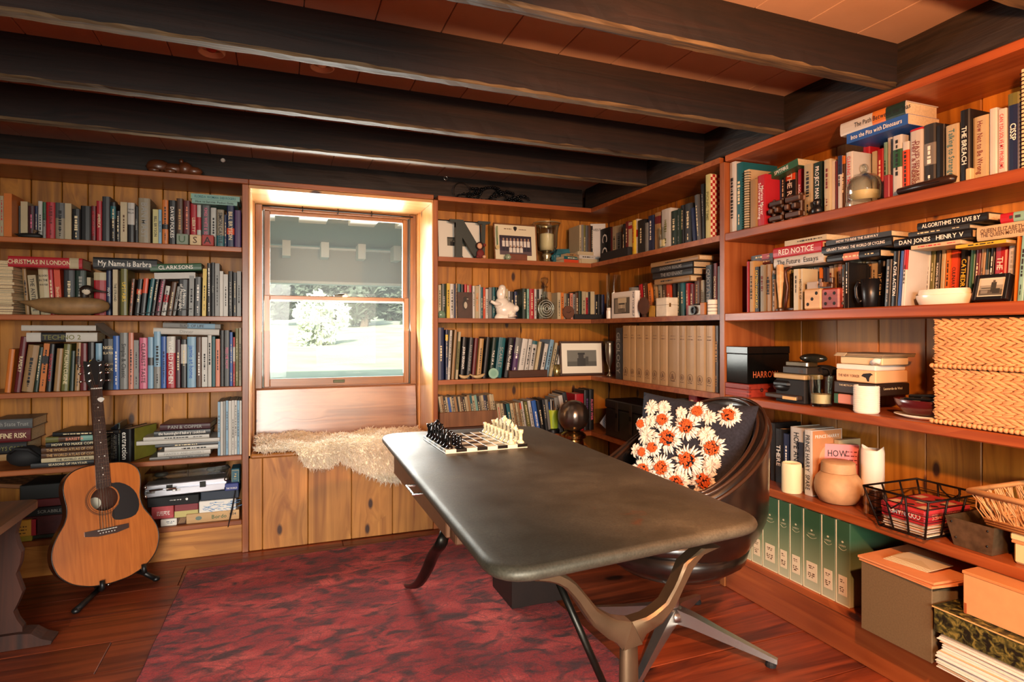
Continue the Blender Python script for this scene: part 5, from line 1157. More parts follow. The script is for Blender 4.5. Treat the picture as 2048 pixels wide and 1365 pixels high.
M, w, h = spot(w4, 1142, 1252, 975, -.075, ZS[4]) if 0 else rspot(w4, 1142, 1252, 975, .01)
pc = thing('pen_cup', 'lime green pen cup on a black round base', 'cup', M=M @ T(0, w*.5, 0)); zb = .03
MB().lathe([(w*.62, 0), (w*.62, .022), (w*.5, .028), (.0001, .028)], 20).build('base', BLACK, pc, smooth=40); MB().lathe([(w*.47, .03), (w*.5, h), (w*.46, h), (w*.43, .034), (.0001, .034)], 20).build('cup', mat('b8cc34', .4, name='lime_plastic'), pc, smooth=40)
for k, (a, b2, c) in enumerate(((-.02, .01, '2c5aa0'), (-.008, -.012, '17171a'), (.006, .012, 'c9c9c4'), (.016, -.006, 'c08a50'), (.004, -.002, '5a3a22'), (-.014, -.004, 'd8d4cc'))):
    o = MB().tube([(a*.5, b2*.5, .036), (a*1.1, b2, h+.05+.008*(k % 3))], .0035, 6, pc.matrix_basis).build('pen', mat(c, .4), None, smooth=True); tag(o, ['blue pen', 'black pen', 'silver pen', 'wooden pencil', 'brown pencil', 'white pen'][k]+' standing in the lime green cup', 'pen', 'pens in the lime cup')
# ribbed metal globe on a brass foot, on a slim dark stand
p = at_y(1147, 832, -.22); sc = (VD.dot(p-CAM))/FPX; R = 31.5*sc
gs = thing('globe_ornament', 'ribbed dark metal globe on brass foot behind the desk', 'ornament', M=T(p.x, -.22, 0))
GM = mat('8a8077', .28, .95, name='pewter')
MB().lathe([(max(R*math.sin(PI*j/16), .001), p.z-R*math.cos(PI*j/16)) for j in range(17)], 48, fx=lambda a, j: 1-.035*max(0, 1-abs(((a*10/(2*PI)) % 1)-.5)*-14-7+0) if 0 else 1-.05*math.exp(-((((a*10/(2*PI)) % 1)-.5)/.09)**2), cap=False).build('globe', GM, gs, smooth=True)
zb = p.z-R
MB().lathe([(R*.42, zb+.006), (R*.62, zb-.002), (R*.80, zb-.018), (R*.78, zb-.034), (R*.60, zb-.044), (R*.62, zb-.052), (R*.66, zb-.075), (R*.60, zb-.09), (.0001, zb-.09)], 28, cap=False).build('brass_foot', mat('a5814a', .22, 1.0, name='aged_brass'), gs, smooth=30)
MB().lathe([(.115, 0), (.115, .015), (.03, .03), (.025, zb-.11), (.085, zb-.10), (.085, zb-.0905), (.0001, zb-.0905)], 20).build('stand', WDARK, gs, smooth=30)
# ---------------------------------------------------------------- small things, side wall (corner part)
wr1 = W('R', ZS[1], C6); wr2 = W('R', ZS[2], C6); wr3 = W('R', ZS[3], C7); wr4 = W('R', ZS[4], C7)
def glass_candle(lab, M, w, h, fill, name='candle_glass'):
    o = thing(name, lab, 'candle', M=M @ T(0, w/2, 0)); R = w/2
    MB().lathe([(R*.82, 0), (R*.86, h*.02), (R, h), (R*.93, h), (R*.80, h*.10), (.0001, h*.09)], 24).build('glass', CGLASS, o, smooth=30)
    MB().lathe([(.0001, h*.10), (R*.79, h*.105), (R*(.80+.1*fill), h*(.1+fill)), (.0001, h*(.1+fill)-.001)], 20).build('wax', WAX, o, smooth=40); MB().tube([(0, 0, h*(.1+fill)), (.002, 0, h*(.16+fill))], .0012, 5).build('wick', BLACKM, o); return o
M, w, h = rspot(wr1, 728, 846, 525, .004); glass_candle('glass tumbler candle on the top corner shelf along side wall', M, w, h, .32)
M, w, h = spot(wr1, 250, 480, 705, .004); boxthing('black_tray', 'long low black tray at the corner of the top side shelf', 'tray', M, w, .085, h, BLACKM)
# picnic-check box file by the divider
M, w, h = spot(wr1, 1117, 1158, 80, .01)
o = book('h', w, h, .235, 'Y', 'PICNIC TIME', None, 'v', False, M @ T(-w/2, 0, 0), 'tall cream book with red checked cover beside the divider on top shelf', None)
cm = newmat('red_check'); m_, n_, l_, b_ = cm
ck = n_.new('ShaderNodeTexChecker'); ck.inputs['Scale'].default_value = 70; ck.inputs['Color1'].default_value = (*lin('a8262a'), 1); ck.inputs['Color2'].default_value = (*lin('e6d8b8'), 1)
tc = n_.new('ShaderNodeTexCoord'); l_.new(tc.outputs['Object'], ck.inputs['Vector']); l_.new(ck.outputs['Color'], b_.inputs['Base Color'])
MB().box((w+.0002, .004, .002), (w+.001, .232, h-.002)).build('checked_cover', m_, o); MB().prism([(.03, h*.30), (.06, h*.55), (.09, h*.75), (.14, h*.8), (.2, h*.6), (.2, h*.2), (.1, h*.2)], w+.0011, w+.0016, Matrix(((0, 0, 1, 0), (1, 0, 0, 0), (0, 1, 0, 0), (0, 0, 0, 1)))).build('cover_figure', mat('c98a3c', .5), o)
# second side shelf
M, w, h = rspot(wr2, 350, 470, 915, .14); o = MB().lathe([(w*.48, 0), (w*.5, h), (w*.47, h), (w*.45, .006), (.0001, .006)], 22, M).build('glass_cylinder', CGLASS, None, smooth=30); tag(o, 'tall clear glass cylinder behind the portrait card box', 'vase')
M, w, h = spot(wr2, 345, 540, 1050, .012)
o = boxthing('card_box', 'white card box printed with a bearded portrait in front of glass cylinder', 'box', M, w, .03, h, WHITE, .001)
face = [(0, 0, 1, 1, 'd8d2c2'), (.02, .0, .98, .92, '57534a'), (.1, .05, .5, .85, '8a8272'), (.3, .1, .75, .8, 'b0a48c'), (.28, .62, .8, .9, 'cfc2a2'), (.34, .52, .7, .6, '2a2824'), (.45, .3, .56, .52, 'c8bca0'), (.3, .08, .72, .3, '6e675a'), (.42, .26, .62, .3, '3a332c')]
picture('portrait', o, w*.70, h*.66, T(-w*.06, -.0006, h*.50) @ FRONT, face); letter('lettering', o, 'POP YOURSELF', T(w*.42, -.0006, h*.5) @ FRONT @ Rz(-90), w*.09, INK['n'], h*.9)
M, w, h = rspot(wr2, 300, 346, 1185, .01); o = MB().lathe([(w*.48, 0), (w*.5, h*.1), (w*.5, h*.75), (w*.4, h*.8), (w*.44, h), (.0001, h)], 16, M @ T(0, w*.5, 0)).build('jar', CER, None, smooth=30); tag(o, 'little white lidded jar at the inner corner of dictionary shelf', 'jar')
M, w, h = spot(wr2, 565, 648, 1160, .004); o = thing('wooden_disc', 'brown wooden disc on stub foot before the leaning paperbacks on dictionary shelf', 'ornament', M=M)
MB().lathe([(.0001, -.005), (w*.5, -.004), (w*.5, .004), (.0001, .004)], 22, T(0, .006, w*.5+.014) @ Rx(90)).build('disc', mat('54301e', .5, noise=.15), o, smooth=40); bx('foot', WDARK, (-w*.12, 0, 0), (w*.12, .014, .018), o, .001)
M, w, h = spot(wr2, 650, 700, 1165, .02); boxthing('matchbox', 'small black and amber box next to the white latched box', 'box', M @ Ry(3), w, .03, h, mat('b88a2c', .5), .002)
M, w, h = spot(wr2, 710, 800, 1100, .006); o = boxthing('latched_box', 'white painted box with small brass latches on dictionary shelf', 'box', M, w, .10, h, mat('dcd2bc', .45, noise=.1), .003)
bx('lid_seam', mat('7a6c54', .6), (-w/2-.0006, -.0006, h*.60), (w/2+.0006, .1006, h*.62), o, .0002)
for yy in (.02, .08): bx('latch', BRASS, (w/2, yy-.005, h*.5), (w/2+.003, yy+.005, h*.7), o, .0006)
M, w, h = spot(wr2, 960, 1072, 1160, .004); o = thing('camera', 'compact silver and black camera on dictionary shelf', 'camera', M=M)
bx('body', mat('8f8478', .4, .5), (-w/2, .012, 0), (w/2, .035, h), o, .003); MB().lathe([(h*.42, 0), (h*.40, .012), (h*.28, .012), (h*.24, .004), (.0001, .004)], 18, T(0, .0125, h*.48) @ Rx(90)).build('lens', BLACK, o, smooth=40); bx('viewfinder', BLACKM, (-w*.15, .014, h), (w*.15, .03, h*1.12), o, .001)
M, w, h = spot(wr2, 1075, 1112, 1140, .01); boxthing('amber_box', 'amber brown block beside the striped candle jar', 'block', M, w, .03, h, mat('a8662c', .4), .002)
M, w, h = rspot(wr2, 1136, 1234, 1118, .004); o = thing('candle', 'squat pale striped candle at the divider end of dictionary shelf', 'candle', M=M @ T(0, w*.5, 0))
MB().lathe([(w*.5, 0), (w*.5, h), (w*.45, h), (.0001, h*.96)], 22).build('wax', WAXW, o, smooth=40); MB().tube([(0, 0, h*.96), (0, 0, h*1.06)], .0012, 5).build('wick', BLACKM, o)
for q in (.2, .42, .64): MB().lathe([(w*.502, h*q), (w*.502, h*(q+.06))], 22, cap=False).build('stripe', mat('8f8d86', .5), o, smooth=True)
# volumes in clear jackets, goblet, dark spine
M, w, h = rspot(wr3, 315, 405, 285, .05); R = w/2
gb = thing('goblet', 'old silver goblet tucked in the corner beside jacketed volumes', 'goblet', M=M @ T(0, R, 0))
MB().lathe([(R*.55, 0), (R*.6, h*.03), (R*.2, h*.10), (R*.16, h*.22), (R*.30, h*.30), (R*.72, h*.45), (R*.9, h*.7), (R*.86, h*.9), (R*1.0, h), (R*.95, h), (R*.8, h*.88), (R*.82, h*.7), (R*.6, h*.46), (.0001, h*.38)], 24, fx=lambda a, j: 1+.03*math.cos(a*10)).build('cup', mat('8a8070', .3, .9, name='old_silver'), gb, smooth=True)
M, w, h = spot(wr3, 412, 470, 165, .03); book('h', w, h, .19, 'K', 'GEOLOGY', None, 's', False, M @ T(-w/2, 0, 0), 'tall dark atlas with block lettering beside the jacketed volumes')
PAL['z'] = ('c09a68', 'parchment'); PAL['Z'] = ('4a3626', 'dark brown'); INK['z'] = mat('c09a68', .6)
bd = [475, 544, 595, 671, 738, 810, 885, 989, 1052, 1140, 1230, 1306]
WRAP = mat('e8d8b0', .12, name='clear_wrap_sheen')
for k, (a, b2) in enumerate(zip(bd, bd[1:])):
    M, w, h = spot(wr3, a, b2, 146, .022); w -= .001
    rt = book('h', w, h, .19, 'z', '', None, 'Z', False, M @ T(-w/2, 0, 0), f'parchment volume in clear jacket with crest, {ordinal(k+1)} from the corner', 'matching volumes in clear jackets', r=random.Random(31), dots=False)
    mb = MB(); F = T(w/2, -.0012, 0) @ FRONT
    mb.tube([(w/2+w*.26*math.cos(t*PI/6), -.0014, h*.17+w*.26*math.sin(t*PI/6)) for t in range(12)], .0009, 4, closed=True); put_text(mb, '&', T(0, 0, 0) @ T(w/2, -.0014, h*.17) @ FRONT, w*.28)
    bars(mb, rnd, w*.5, .004, T(w/2, -.0014, h*.09) @ FRONT); bars(mb, rnd, w*.5, .005, T(w/2, -.0014, h*.78) @ FRONT); bars(mb, rnd, w*.4, .004, T(w/2, -.0014, h*.83) @ FRONT)
    mb.build('crest_print', INK['A'], rt)
M, w, h = spot(wr3, 1310, 1352, 146, .03); book('h', w, h, .18, 'Z', '', None, 'a', False, M @ T(-w/2, 0, 0), 'dark brown volume closing the row of jacketed volumes at divider')
# shelf beside the chair: leather case, leaning letter
M, w, h = spot(wr4, 322, 720, 850, .012)
lc = thing('leather_case', 'black leather box case on the shelf behind the desk chair', 'case', M=M); LE = mat('131110', .38, noise=.2, nscale=40, name='black_leather')
bx('body', LE, (-w/2, 0, 0), (w/2, .22, h*.76), lc, .006); bx('lid', LE, (-w/2-.003, -.003, h*.77), (w/2+.003, .223, h), lc, .006)
for xx in (-.2, .12): bx('strap', mat('2a211a', .4), (xx*w-.014, -.006, h*.2), (xx*w+.014, -.003, h*.97), lc, .001); bx('buckle', DKMETAL, (xx*w-.012, -.009, h*.55), (xx*w+.012, -.006, h*.68), lc, .001)
q = at_y(1190, 852, -.0); qz = ZS[4]
o = MB().box((-.045, 0, 0), (.045, .0012, .15)).build('envelope', mat('aebccc', .6), None)
p = wr4.at(235, 1045, .01); o.matrix_basis = basis('R', p[0]-.005, .06, qz+.001) @ Rz(28) @ Ry(36) @ T(.02, 0, .0)
o.matrix_basis = Matrix.Translation((0, 0, max(0, qz+.001-min((o.matrix_basis @ v.co).z for v in o.data.vertices)))) @ o.matrix_basis
tag(o, 'pale blue printed letter leaning against the black leather case', 'letter')
mb = MB(); rr = random.Random(2); [bars(mb, rr, .07, .003, T(0, -.0005, .02+.012*k) @ FRONT) for k in range(10)]; mb.build('print_lines', INK['S'], o)
for lab, x0, x1, y0, y1, c in (('red book end glimpsed above the chair back', 1045, 1120, 770, 805, 'r'), ('grey book end glimpsed above the chair back', 930, 1045, 812, 830, 's')):
    a, b2 = wr4.at(x0, y0, .03), wr4.at(x1, y1, .03); hh = a[1]-ZS[4]
    book('h', b2[0]-a[0], hh, .18, c, '', None, None, False, basis('R', a[0], .05, ZS[4]+.0006), lab)

# ---------------------------------------------------------------- long side wall bookcase, top two shelves
s1 = W('R', ZS[1]+.004, C8); s1b = W('R', ZS[1]+.004, C9); s2 = W('R', ZS[2]+.004, C10); s2b = W('R', ZS[2]+.004, C11)
# spiral notebooks
def spiral(lab, M, w, h, d, cm_):
    o = thing('spiral_notebook', lab, 'notebook', M=M); bx('cover', cm_, (-w/2, .006, 0), (w/2, d, h), o, .001); bx('pages', PAGES, (-w/2+.0015, .005, .002), (w/2-.0015, d-.002, h+.0004), o, .0005)
    n = int(h/.011); mb = MB()
    for k in range(n): mb.tube([(w*.62*math.cos(t*PI/4), .006+w*.5*math.sin(t*PI/4), .008+.011*k) for t in range(8)], .0012, 4, closed=True)
    mb.build('wire_coil', DKMETAL, o); return o
M, w, h = spot(s1, 258, 300, 820, .03); spiral('spiral-bound notebook with dark coil beside the teal binder', M, w, h, .19, mat('b49a72', .6))
gm = newmat('gingham'); gi = gm[1].new('ShaderNodeTexChecker'); gi.inputs['Scale'].default_value = 110; gi.inputs['Color1'].default_value = (*lin('3a3430'), 1); gi.inputs['Color2'].default_value = (*lin('e4d8c4'), 1)
tcg = gm[1].new('ShaderNodeTexCoord'); gm[2].new(tcg.outputs['Object'], gi.inputs['Vector']); gm[2].new(gi.outputs[0], gm[3].inputs['Base Color'])
M, w, h = spot(s1b, 1322, 1390, 275, .02); spiral('tall gingham spiral-bound album beyond the navy exam book', M, w, h, .2, gm[0])
s1.flat(440, 690, 790, 846, 'g', 'SPITFIRE', 'green and grey book lying tilted on the divider-end spines of cloche shelf', 'p', d=.16, tilt=-9, tcol='w', rec=.06)
# burr puzzles
def burr(lab, M, w, h, seed):
    o = thing('burr_puzzle', lab, 'puzzle', M=M @ T(0, w*.5, 0)); r = random.Random(seed); q = w*.16
    for k, z in enumerate((h*.2, h*.5, h*.8)):
        for s in (-1, 1):
            bx('puzzle_bar', WDARK if (k+s) % 3 else WMID, (-w*.45, s*q-q*.8, z-q*.9), (w*.45, s*q+q*.8, z+q*.9), o, .004) if k % 2 == 0 else bx('puzzle_bar', WDARK, (s*q*1.4-q*.8, -w*.45, z-q*.9), (s*q*1.4+q*.8, w*.45, z+q*.9), o, .004)
    for s in (-1, 1): bx('puzzle_bar', WDARK, (s*w*.30-q*.6, -q*.6, .0), (s*w*.30+q*.6, q*.6, h), o, .004)
M, w, h = spot(s1, 428, 536, 1040, .004); burr('smaller interlocking dark wooden puzzle in front of red spine', M, w, h, 1)
M, w, h = spot(s1, 548, 676, 1000, .004); burr('larger interlocking dark wooden puzzle nearer the black figurine', M, w, h, 2)
M, w, h = rspot(s1, 792, 894, 1042, .004); o = thing('figurine', 'small glossy black squat figurine before a green book', 'figurine', M=M @ T(0, w*.4, 0)); R = w/2
MB().lathe([(R*.7, 0), (R*.95, h*.1), (R*.9, h*.35), (R*.6, h*.5), (R*.5, h*.56), (R*.7, h*.72), (R*.6, h*.92), (.0001, h)], 16).build('body', BLACK, o, smooth=True); MB().ball((0, -R*.6, h*.76), (R*.22, R*.2, h*.08), 8).build('beak', BLACK, o, smooth=True)
# glass cloche with candle
Mq, w, h = rspot(W('R', ZS[1]+.004, PXC), 1689, 1767, 327, .008); R = w/2; z0 = ZS[1]+.0046
o = thing('glass_cloche', 'smoky glass cloche with knob over a low candle', 'candle holder', M=T(.008+R, Mq.translation.y, z0))
MB().lathe([(R*.98, 0), (R, h*.03), (R*.98, h*.12), (R*.1, h*.12)], 28).build('base', CGLASS, o, smooth=30)
MB().lathe([(R*.96, h*.125), (R*.97, h*.45), (R*.86, h*.62), (R*.6, h*.72), (R*.18, h*.76), (R*.13, h*.79), (R*.09, h*.80), (R*.5, h*.70), (R*.8, h*.6), (R*.91, h*.45), (R*.91, h*.125)], 30).build('dome', CGLASS, o, smooth=True)
MB().ball((0, 0, h*.88), (R*.24, R*.24, h*.11), 14).build('knob', CGLASS, o, smooth=True); MB().lathe([(R*.8, h*.13), (R*.82, h*.34), (.0001, h*.33)], 24).build('wax', WAX, o, smooth=40)
M, w, h = spot(s1b, 195, 240, 1160, .006); boxthing('gift_tin', 'tiny red box with figure at the foot of white spines', 'box', M, w, .02, h, mat('7e1c20', .4), .002)
M, w, h = spot(s1b, 285, 756, 1200, .008); o = thing('knife_case', 'long rounded black wooden case lying before the white stranger book', 'case', M=M)
MB().tube([(-w*.5, .026, h*.5), (-w*.49, .026, h*.5), (0, .026, h*.55), (w*.44, .026, h*.6), (w*.5, .026, h*.5)], [.012, .02, .024, .024, .014], 10, flat=.62, up=(0, 1, 0)).build('body', mat('2a1a14', .35, name='ebony'), o, smooth=True); bx('seam', BLACK, (-w*.4, -.0005, h*.48), (w*.3, .003, h*.52), o, .0004)
M, w, h = spot(s1b, 872, 916, 1105, .02); boxthing('small_carton', 'tiny cream carton between two standing books on cloche shelf', 'box', M, w, .02, h, mat('c9ab7c', .6), .002)
# wooden dice
def die(lab, M, w, m, pips):
    o = thing('wooden_die', lab, 'die', M=M); bx('body', m, (-w/2, 0, 0), (w/2, w, w), o, .005); mb = MB()
    for (a, b2) in pips: mb.lathe([(w*.085, 0), (w*.07, .0008), (.0001, .0008)], 14, T(a*w, -.0006, w*.5+b2*w) @ Rx(90))
    mb.build('pip', BLACKM, o)
    for k, (a, b2) in enumerate(pips[:2]): MB().lathe([(w*.08, 0), (.0001, .0008)], 10, T(w/2, w*.5+a*w, w*.5+b2*w) @ Ry(90)).build('side_pip', BLACKM, o)
    return o
M, w, h = spot(s2, 950, 1148, 880, .004); die('pale wooden die showing three holes on dish shelf', M, w-.001, WPALE, [(-.25, -.25), (0, 0), (.25, .27)])
M, w, h = spot(s2, 1150, 1352, 866, .004); die('red-brown wooden die showing five holes on dish shelf', M, w-.001, WRED, [(-.25, -.25), (0, 0), (.25, .25), (-.25, .25), (.25, -.25)])
wd = w
M, w, h = spot(s2, 985, 1112, 820, .02, ZS[2]+.004+wd); boxthing('small_carton', 'small grey carton on top of the pale wooden die', 'box', M, w, .04, h, mat('a89c90', .6), .002)
M, w, h = spot(s2, 1112, 1274, 775, .02, ZS[2]+.004+wd); o = thing('wood_puzzle', 'little notched brown wooden puzzle on top of dice', 'puzzle', M=M); bx('base_bar', WDARK, (-w/2, 0, 0), (w/2, .02, h*.45), o, .002); bx('post', WDARK, (-w/2, .002, h*.45), (-w/2+w*.22, .018, h), o, .002); bx('post', WDARK, (w*.28, .002, h*.45), (w/2, .018, h), o, .002); bx('cross_bar', WMID, (-w*.12, -.02, h*.15), (w*.12, .045, h*.6), o, .002)
# turned mallet
M, w, h = rspot(s2, 640, 726, 628, .004); R = w/2; o = thing('turned_mallet', 'pale wooden turned tool standing on its dark base before paperbacks', 'tool', M=M @ T(0, R, 0))
MB().lathe([(R*.98, h*.62), (R*1.0, h*.66), (R*1.0, h*.97), (R*.9, h), (.0001, h)], 18).build('head', WPALE, o, smooth=40); MB().lathe([(R*.35, h*.06), (R*.4, h*.2), (R*.75, h*.45), (R*.9, h*.62)], 16, cap=False).build('handle', WPALE, o, smooth=True); MB().lathe([(R*1.15, 0), (R*1.15, h*.04), (R*.4, h*.07), (.0001, h*.07)], 18).build('base', WDARK, o, smooth=40)
M, w, h = spot(s2, 716, 800, 655, .03); o = thing('shoehorn', 'curved dark brown wooden crook beside the turned tool', 'tool', M=M); MB().tube([(w*.5, .01, h), (w*.1, .008, h*.99), (-w*.35, .006, h*.93), (-w*.3, .006, h*.8), (-w*.1, .008, h*.55), (-w*.35, .01, h*.25), (-w*.5, .012, h*.05)], [.004, .006, .007, .007, .006, .007, .005], 8).build('crook', mat('4a2416', .4), o, smooth=True); bx('foot', WDARK, (-w*.6, 0, 0), (w*.9, .03, .012), o, .003)
# black mug
M, w, h = rspot(s2, 1590, 1830, 790, .006); o = thing('mug', 'glossy black mug with handle before paperbacks on dish shelf', 'mug', M=M @ T(0, w*.5, 0)); R = w*.47
MB().lathe([(R*.62, 0), (R*.72, h*.03), (R*.86, h*.4), (R, h), (R*.93, h), (R*.78, h*.4), (R*.6, h*.07), (.0001, h*.07)], 24).build('bowl', BLACK, o, smooth=True)
MB().tube([(-R*.92, -.01, h*.85), (-R*1.25, -.012, h*.93), (-R*1.5, -.014, h*.72), (-R*1.42, -.013, h*.4), (-R*1.1, -.012, h*.2), (-R*.80, -.01, h*.25)], .006, 8).build('handle', BLACK, o, smooth=True)
# oval dish
M, w, h = spot(s2b, 350, 892, 966, .004); o = thing('serving_dish', 'cream oval lidded ceramic dish before paperbacks', 'dish', M=M @ T(0, .052, 0) @ Matrix.Diagonal((1, .50, 1, 1))); R = w/2
MB().lathe([(R*.84, 0), (R*.88, h*.05), (R*.985, h*.45), (R*1.0, h*.62), (R*.97, h*.64), (R*.86, h*.64), (.0001, h*.5)], 36).build('dish', CER, o, smooth=30); MB().lathe([(R*.90, h*.645), (R*.92, h*.72), (R*.90, h*.9), (R*.87, h), (.0001, h*1.02)], 36).build('lid', CER, o, smooth=30)
M, w, h = spot(s2b, 985, 1320, 835, .012); wood_man = [(0, 0, 1, 1, '8d8a7c'), (0, 0, 1, .35, '55534a'), (0, .62, 1, 1, 'b3af9e'), (.5, .2, .72, .8, '33322c'), (.56, .75, .66, .92, '4a463e'), (.1, .42, .6, .47, '3d3b34'), (.6, .1, .9, .4, '2f2e28'), (.1, .1, .4, .3, '77756a')]
frame('picture_frame', 'black block frame with grey outdoor photograph beside the oval dish', M, w, h, .010, BLACK, (.004, .004, .004), 'cfc8b4', wood_man, -16, .025)

# ---------------------------------------------------------------- third shelf: tins, candles, baskets
s3 = W('R', ZS[3]+.0, C12); s3b = W('R', ZS[3], C13)
M, w, h = spot(s3, 182, 468, 768, .002); rb_ = thing('wooden_box', 'red-stained dovetailed wooden box under the black tin', 'box', M=M)
bx('body', WRED, (-w/2, 0, 0), (w/2, .20, h*.58), rb_, .002); bx('lid', WRED, (-w/2, 0, h*.6), (w/2, .20, h), rb_, .002); hb_ = h
for k in range(3): bx('dovetail', mat('6a1c12', .6), (w/2-.012, -.0008, h*(.08+.3*k)), (w/2+.0008, .012, h*(.2+.3*k)), rb_, .0004)
mb = MB(); [disc(mb, (.006*math.cos(t*PI/3), .006*math.sin(t*PI/3)), .0035, T(w/2+.0008, .07, h*.55) @ Rz(90) @ FRONT, 8, 1, 0) for t in range(6)]; mb.build('flower_stamp', BLACKM, rb_)
M, w, h = spot(s3, 200, 455, 322, .008, ZS[3]+hb_+.001); TINM = mat('1c1c1b', .12, .7, name='black_tin'); tn = thing('metal_tin', 'glossy black tin box with red lettering on the red wooden box', 'tin', M=M)
D = .235
bx('body', TINM, (-w/2, 0, 0), (w/2, D, h*.80), tn, .003); bx('lid', TINM, (-w/2-.002, -.002, h*.80), (w/2+.002, D+.002, h), tn, .003)
letter('lettering', tn, 'HARROW', T(w/2+.0008, D*.42, h*.25) @ Rz(90) @ FRONT, h*.17, mat('b8603a', .5), D*.6)
def soft(name, lab, cat, x0, x1, y0, y1, rec, dep, m, row=s3, shape='ball', parts=()):
    M, w, h = spot(row, x0, x1, y0, rec); zb = row.at((x0+x1)/2, y1, rec)[1]; hh = row.at((x0+x1)/2, y0, rec)[1]-zb
    M = basis('R', row.at((x0+x1)/2, 0, rec)[0], rec, max(zb, row.z+.0006)); o = thing(name, lab, cat, M=M)
    if shape == 'ball': MB().ball((0, dep/2, hh/2), (w/2, dep/2, hh/2), 16).build('body', m, o, smooth=True)
    else: bx('body', m, (-w/2, 0, 0), (w/2, dep, hh), o, .003)
    return o, w, hh
o, w, h = soft('camera_pouch', 'rounded black pouch on the shelf before the tin', 'pouch', 672, 1010, 725, 900, .02, .10, BLACK); bx('flap', BLACK, (-w*.3, .0, h*.5), (w*.3, .05, h*.98), o, .01)
o, w, h = soft('card_stack', 'small stack of cards beneath the rounded black pouch', 'cards', 655, 1040, 896, 948, .004, .06, mat('3a2a20', .5), shape='box'); bx('cream_card', mat('d8b070', .6), (w*.08, -.004, 0), (w*.48, .04, h*.7), o, .0006)
o, w, h = soft('notebook', 'cream notebook slanting under the black cases', 'notebook', 760, 1130, 655, 712, .02, .10, mat('bca070', .6), shape='box'); bx('cover', mat('8a744c', .6), (-w/2-.001, -.001, h), (w/2+.001, .101, h+.002), o, .0006)
bx('pad', BLACKM, (-w/2, .01, ZS[3]+.001-o.matrix_basis.translation.z), (w/2*.9, .1, -.001), o, .004)
o, w, h = soft('leather_wallet', 'dark leather folder under the sunglasses case', 'wallet', 870, 1160, 565, 652, .02, .09, mat('2a221a', .5), shape='box'); letter('embossing', o, 'YSL', T(w*.28, -.0008, h*.4) @ FRONT, h*.4, INK['A'])
o, w, h = soft('film_tin', 'dark bronze cylinder case lying below the sunglasses case', 'case', 905, 1180, 505, 562, .02, .05, mat('4a3c26', .35, .5), shape='box'); bx('clasp', SILVER, (w*.42, -.003, h*.1), (w*.5, .0, h*.9), o, .001)
soft('sunglasses_case', 'glossy dark oval sunglasses case topping the clutter beside tin', 'case', 1010, 1312, 408, 520, .02, .07, mat('1c1f1a', .15, coat=.5, name='dark_gloss'))
o, w, h = soft('cable_coil', 'thin black cables trailing behind the tumbler candle', 'cable', 1150, 1500, 545, 680, .10, .05, BLACKM); MB().tube([(w*(-.5+.1*k), -.012+.012*math.sin(k*1.7), h*(.5+.35*math.sin(k*1.1))) for k in range(11)], .003, 6).build('lead', BLACKM, o, smooth=True)
M, w, h = rspot(s3, 1185, 1492, 678, .012); w *= 1.0; glass_candle('glass tumbler with low pale candle at the front of third shelf', M, w, h, .30)
# stacked boxes and papers
o, w, h = soft('card_box', 'low pale green and pink carton at base of the magazine boxes', 'box', 128, 330, 862, 950, .05, .12, mat('cf8a78', .6), s3b, 'box'); bx('green_end', mat('2e5a3e', .6), (-w/2-.0006, -.0006, 0), (-w*.32, .1206, h+.0004), o, .0006)
o, w, h = soft('gift_book', 'dark brown art box with white lettering under the cartoon box', 'book', 118, 500, 752, 860, .05, .17, mat('2e2018', .5), s3b, 'box'); letter('lettering', o, 'THE METROPOLITAN', T(-w*.1, -.0008, h*.7) @ FRONT, h*.15, INK['c'], w*.7); letter('side_lettering', o, 'Leonardo da Vinci', T(w/2+.0008, .085, h*.6) @ Rz(90) @ FRONT, h*.2, INK['c'], .13)
o, w, h = soft('cartoon_box', 'cream magazine cartoon box with black dog print in stack', 'box', 140, 500, 640, 748, .045, .16, mat('e6b988', .6), s3b, 'box'); letter('lettering', o, 'THE NEW YORKER', T(-w*.16, -.0008, h*.5) @ FRONT, h*.28, INK['A'], w*.55)
mb = MB(); mb.add([(-.02, 0, 0), (-.002, -.006, 0), (.004, -.018, 0), (.010, -.018, 0), (.012, -.004, 0), (.018, .004, 0), (.026, .006, 0), (.016, .012, 0), (0, .010, 0), (-.012, .008, 0)], [tuple(range(10))], T(w*.28, -.0008, h*.55) @ FRONT); mb.build('dog_print', BLACKM, o)
o, w, h = soft('note_pad', 'white paper block on the cartoon box', 'paper', 140, 498, 590, 638, .045, .15, WHITE, s3b, 'box')
o, w, h = soft('paper_bag', 'folded cream paper parcel below the grey folders', 'parcel', 178, 560, 520, 588, .05, .13, mat('dcc49a', .7), s3b, 'box'); MB().tube([(w*.30, -.004, h*.3), (w*.40, -.01, h*.6), (w*.48, -.004, h*.5)], .010, 8).build('fold', WHITE, o, smooth=True)
for k in range(4):
    o, w, h = soft('folder', f'thin grey folder, {ordinal(k+1)} from the bottom on the paper parcel', 'folder', 112+8*k, 560+4*k, 510-8*k, 518-8*k, .04, .16, mat(['9a8a70', '8a7a64', 'b09c7c', '6e6252'][k], .6), s3b, 'box'); bx('tab', mat('c8b490', .6), (-w*.45, -.006, h*.1), (-w*.25, .0, h*.8), o, .0003)
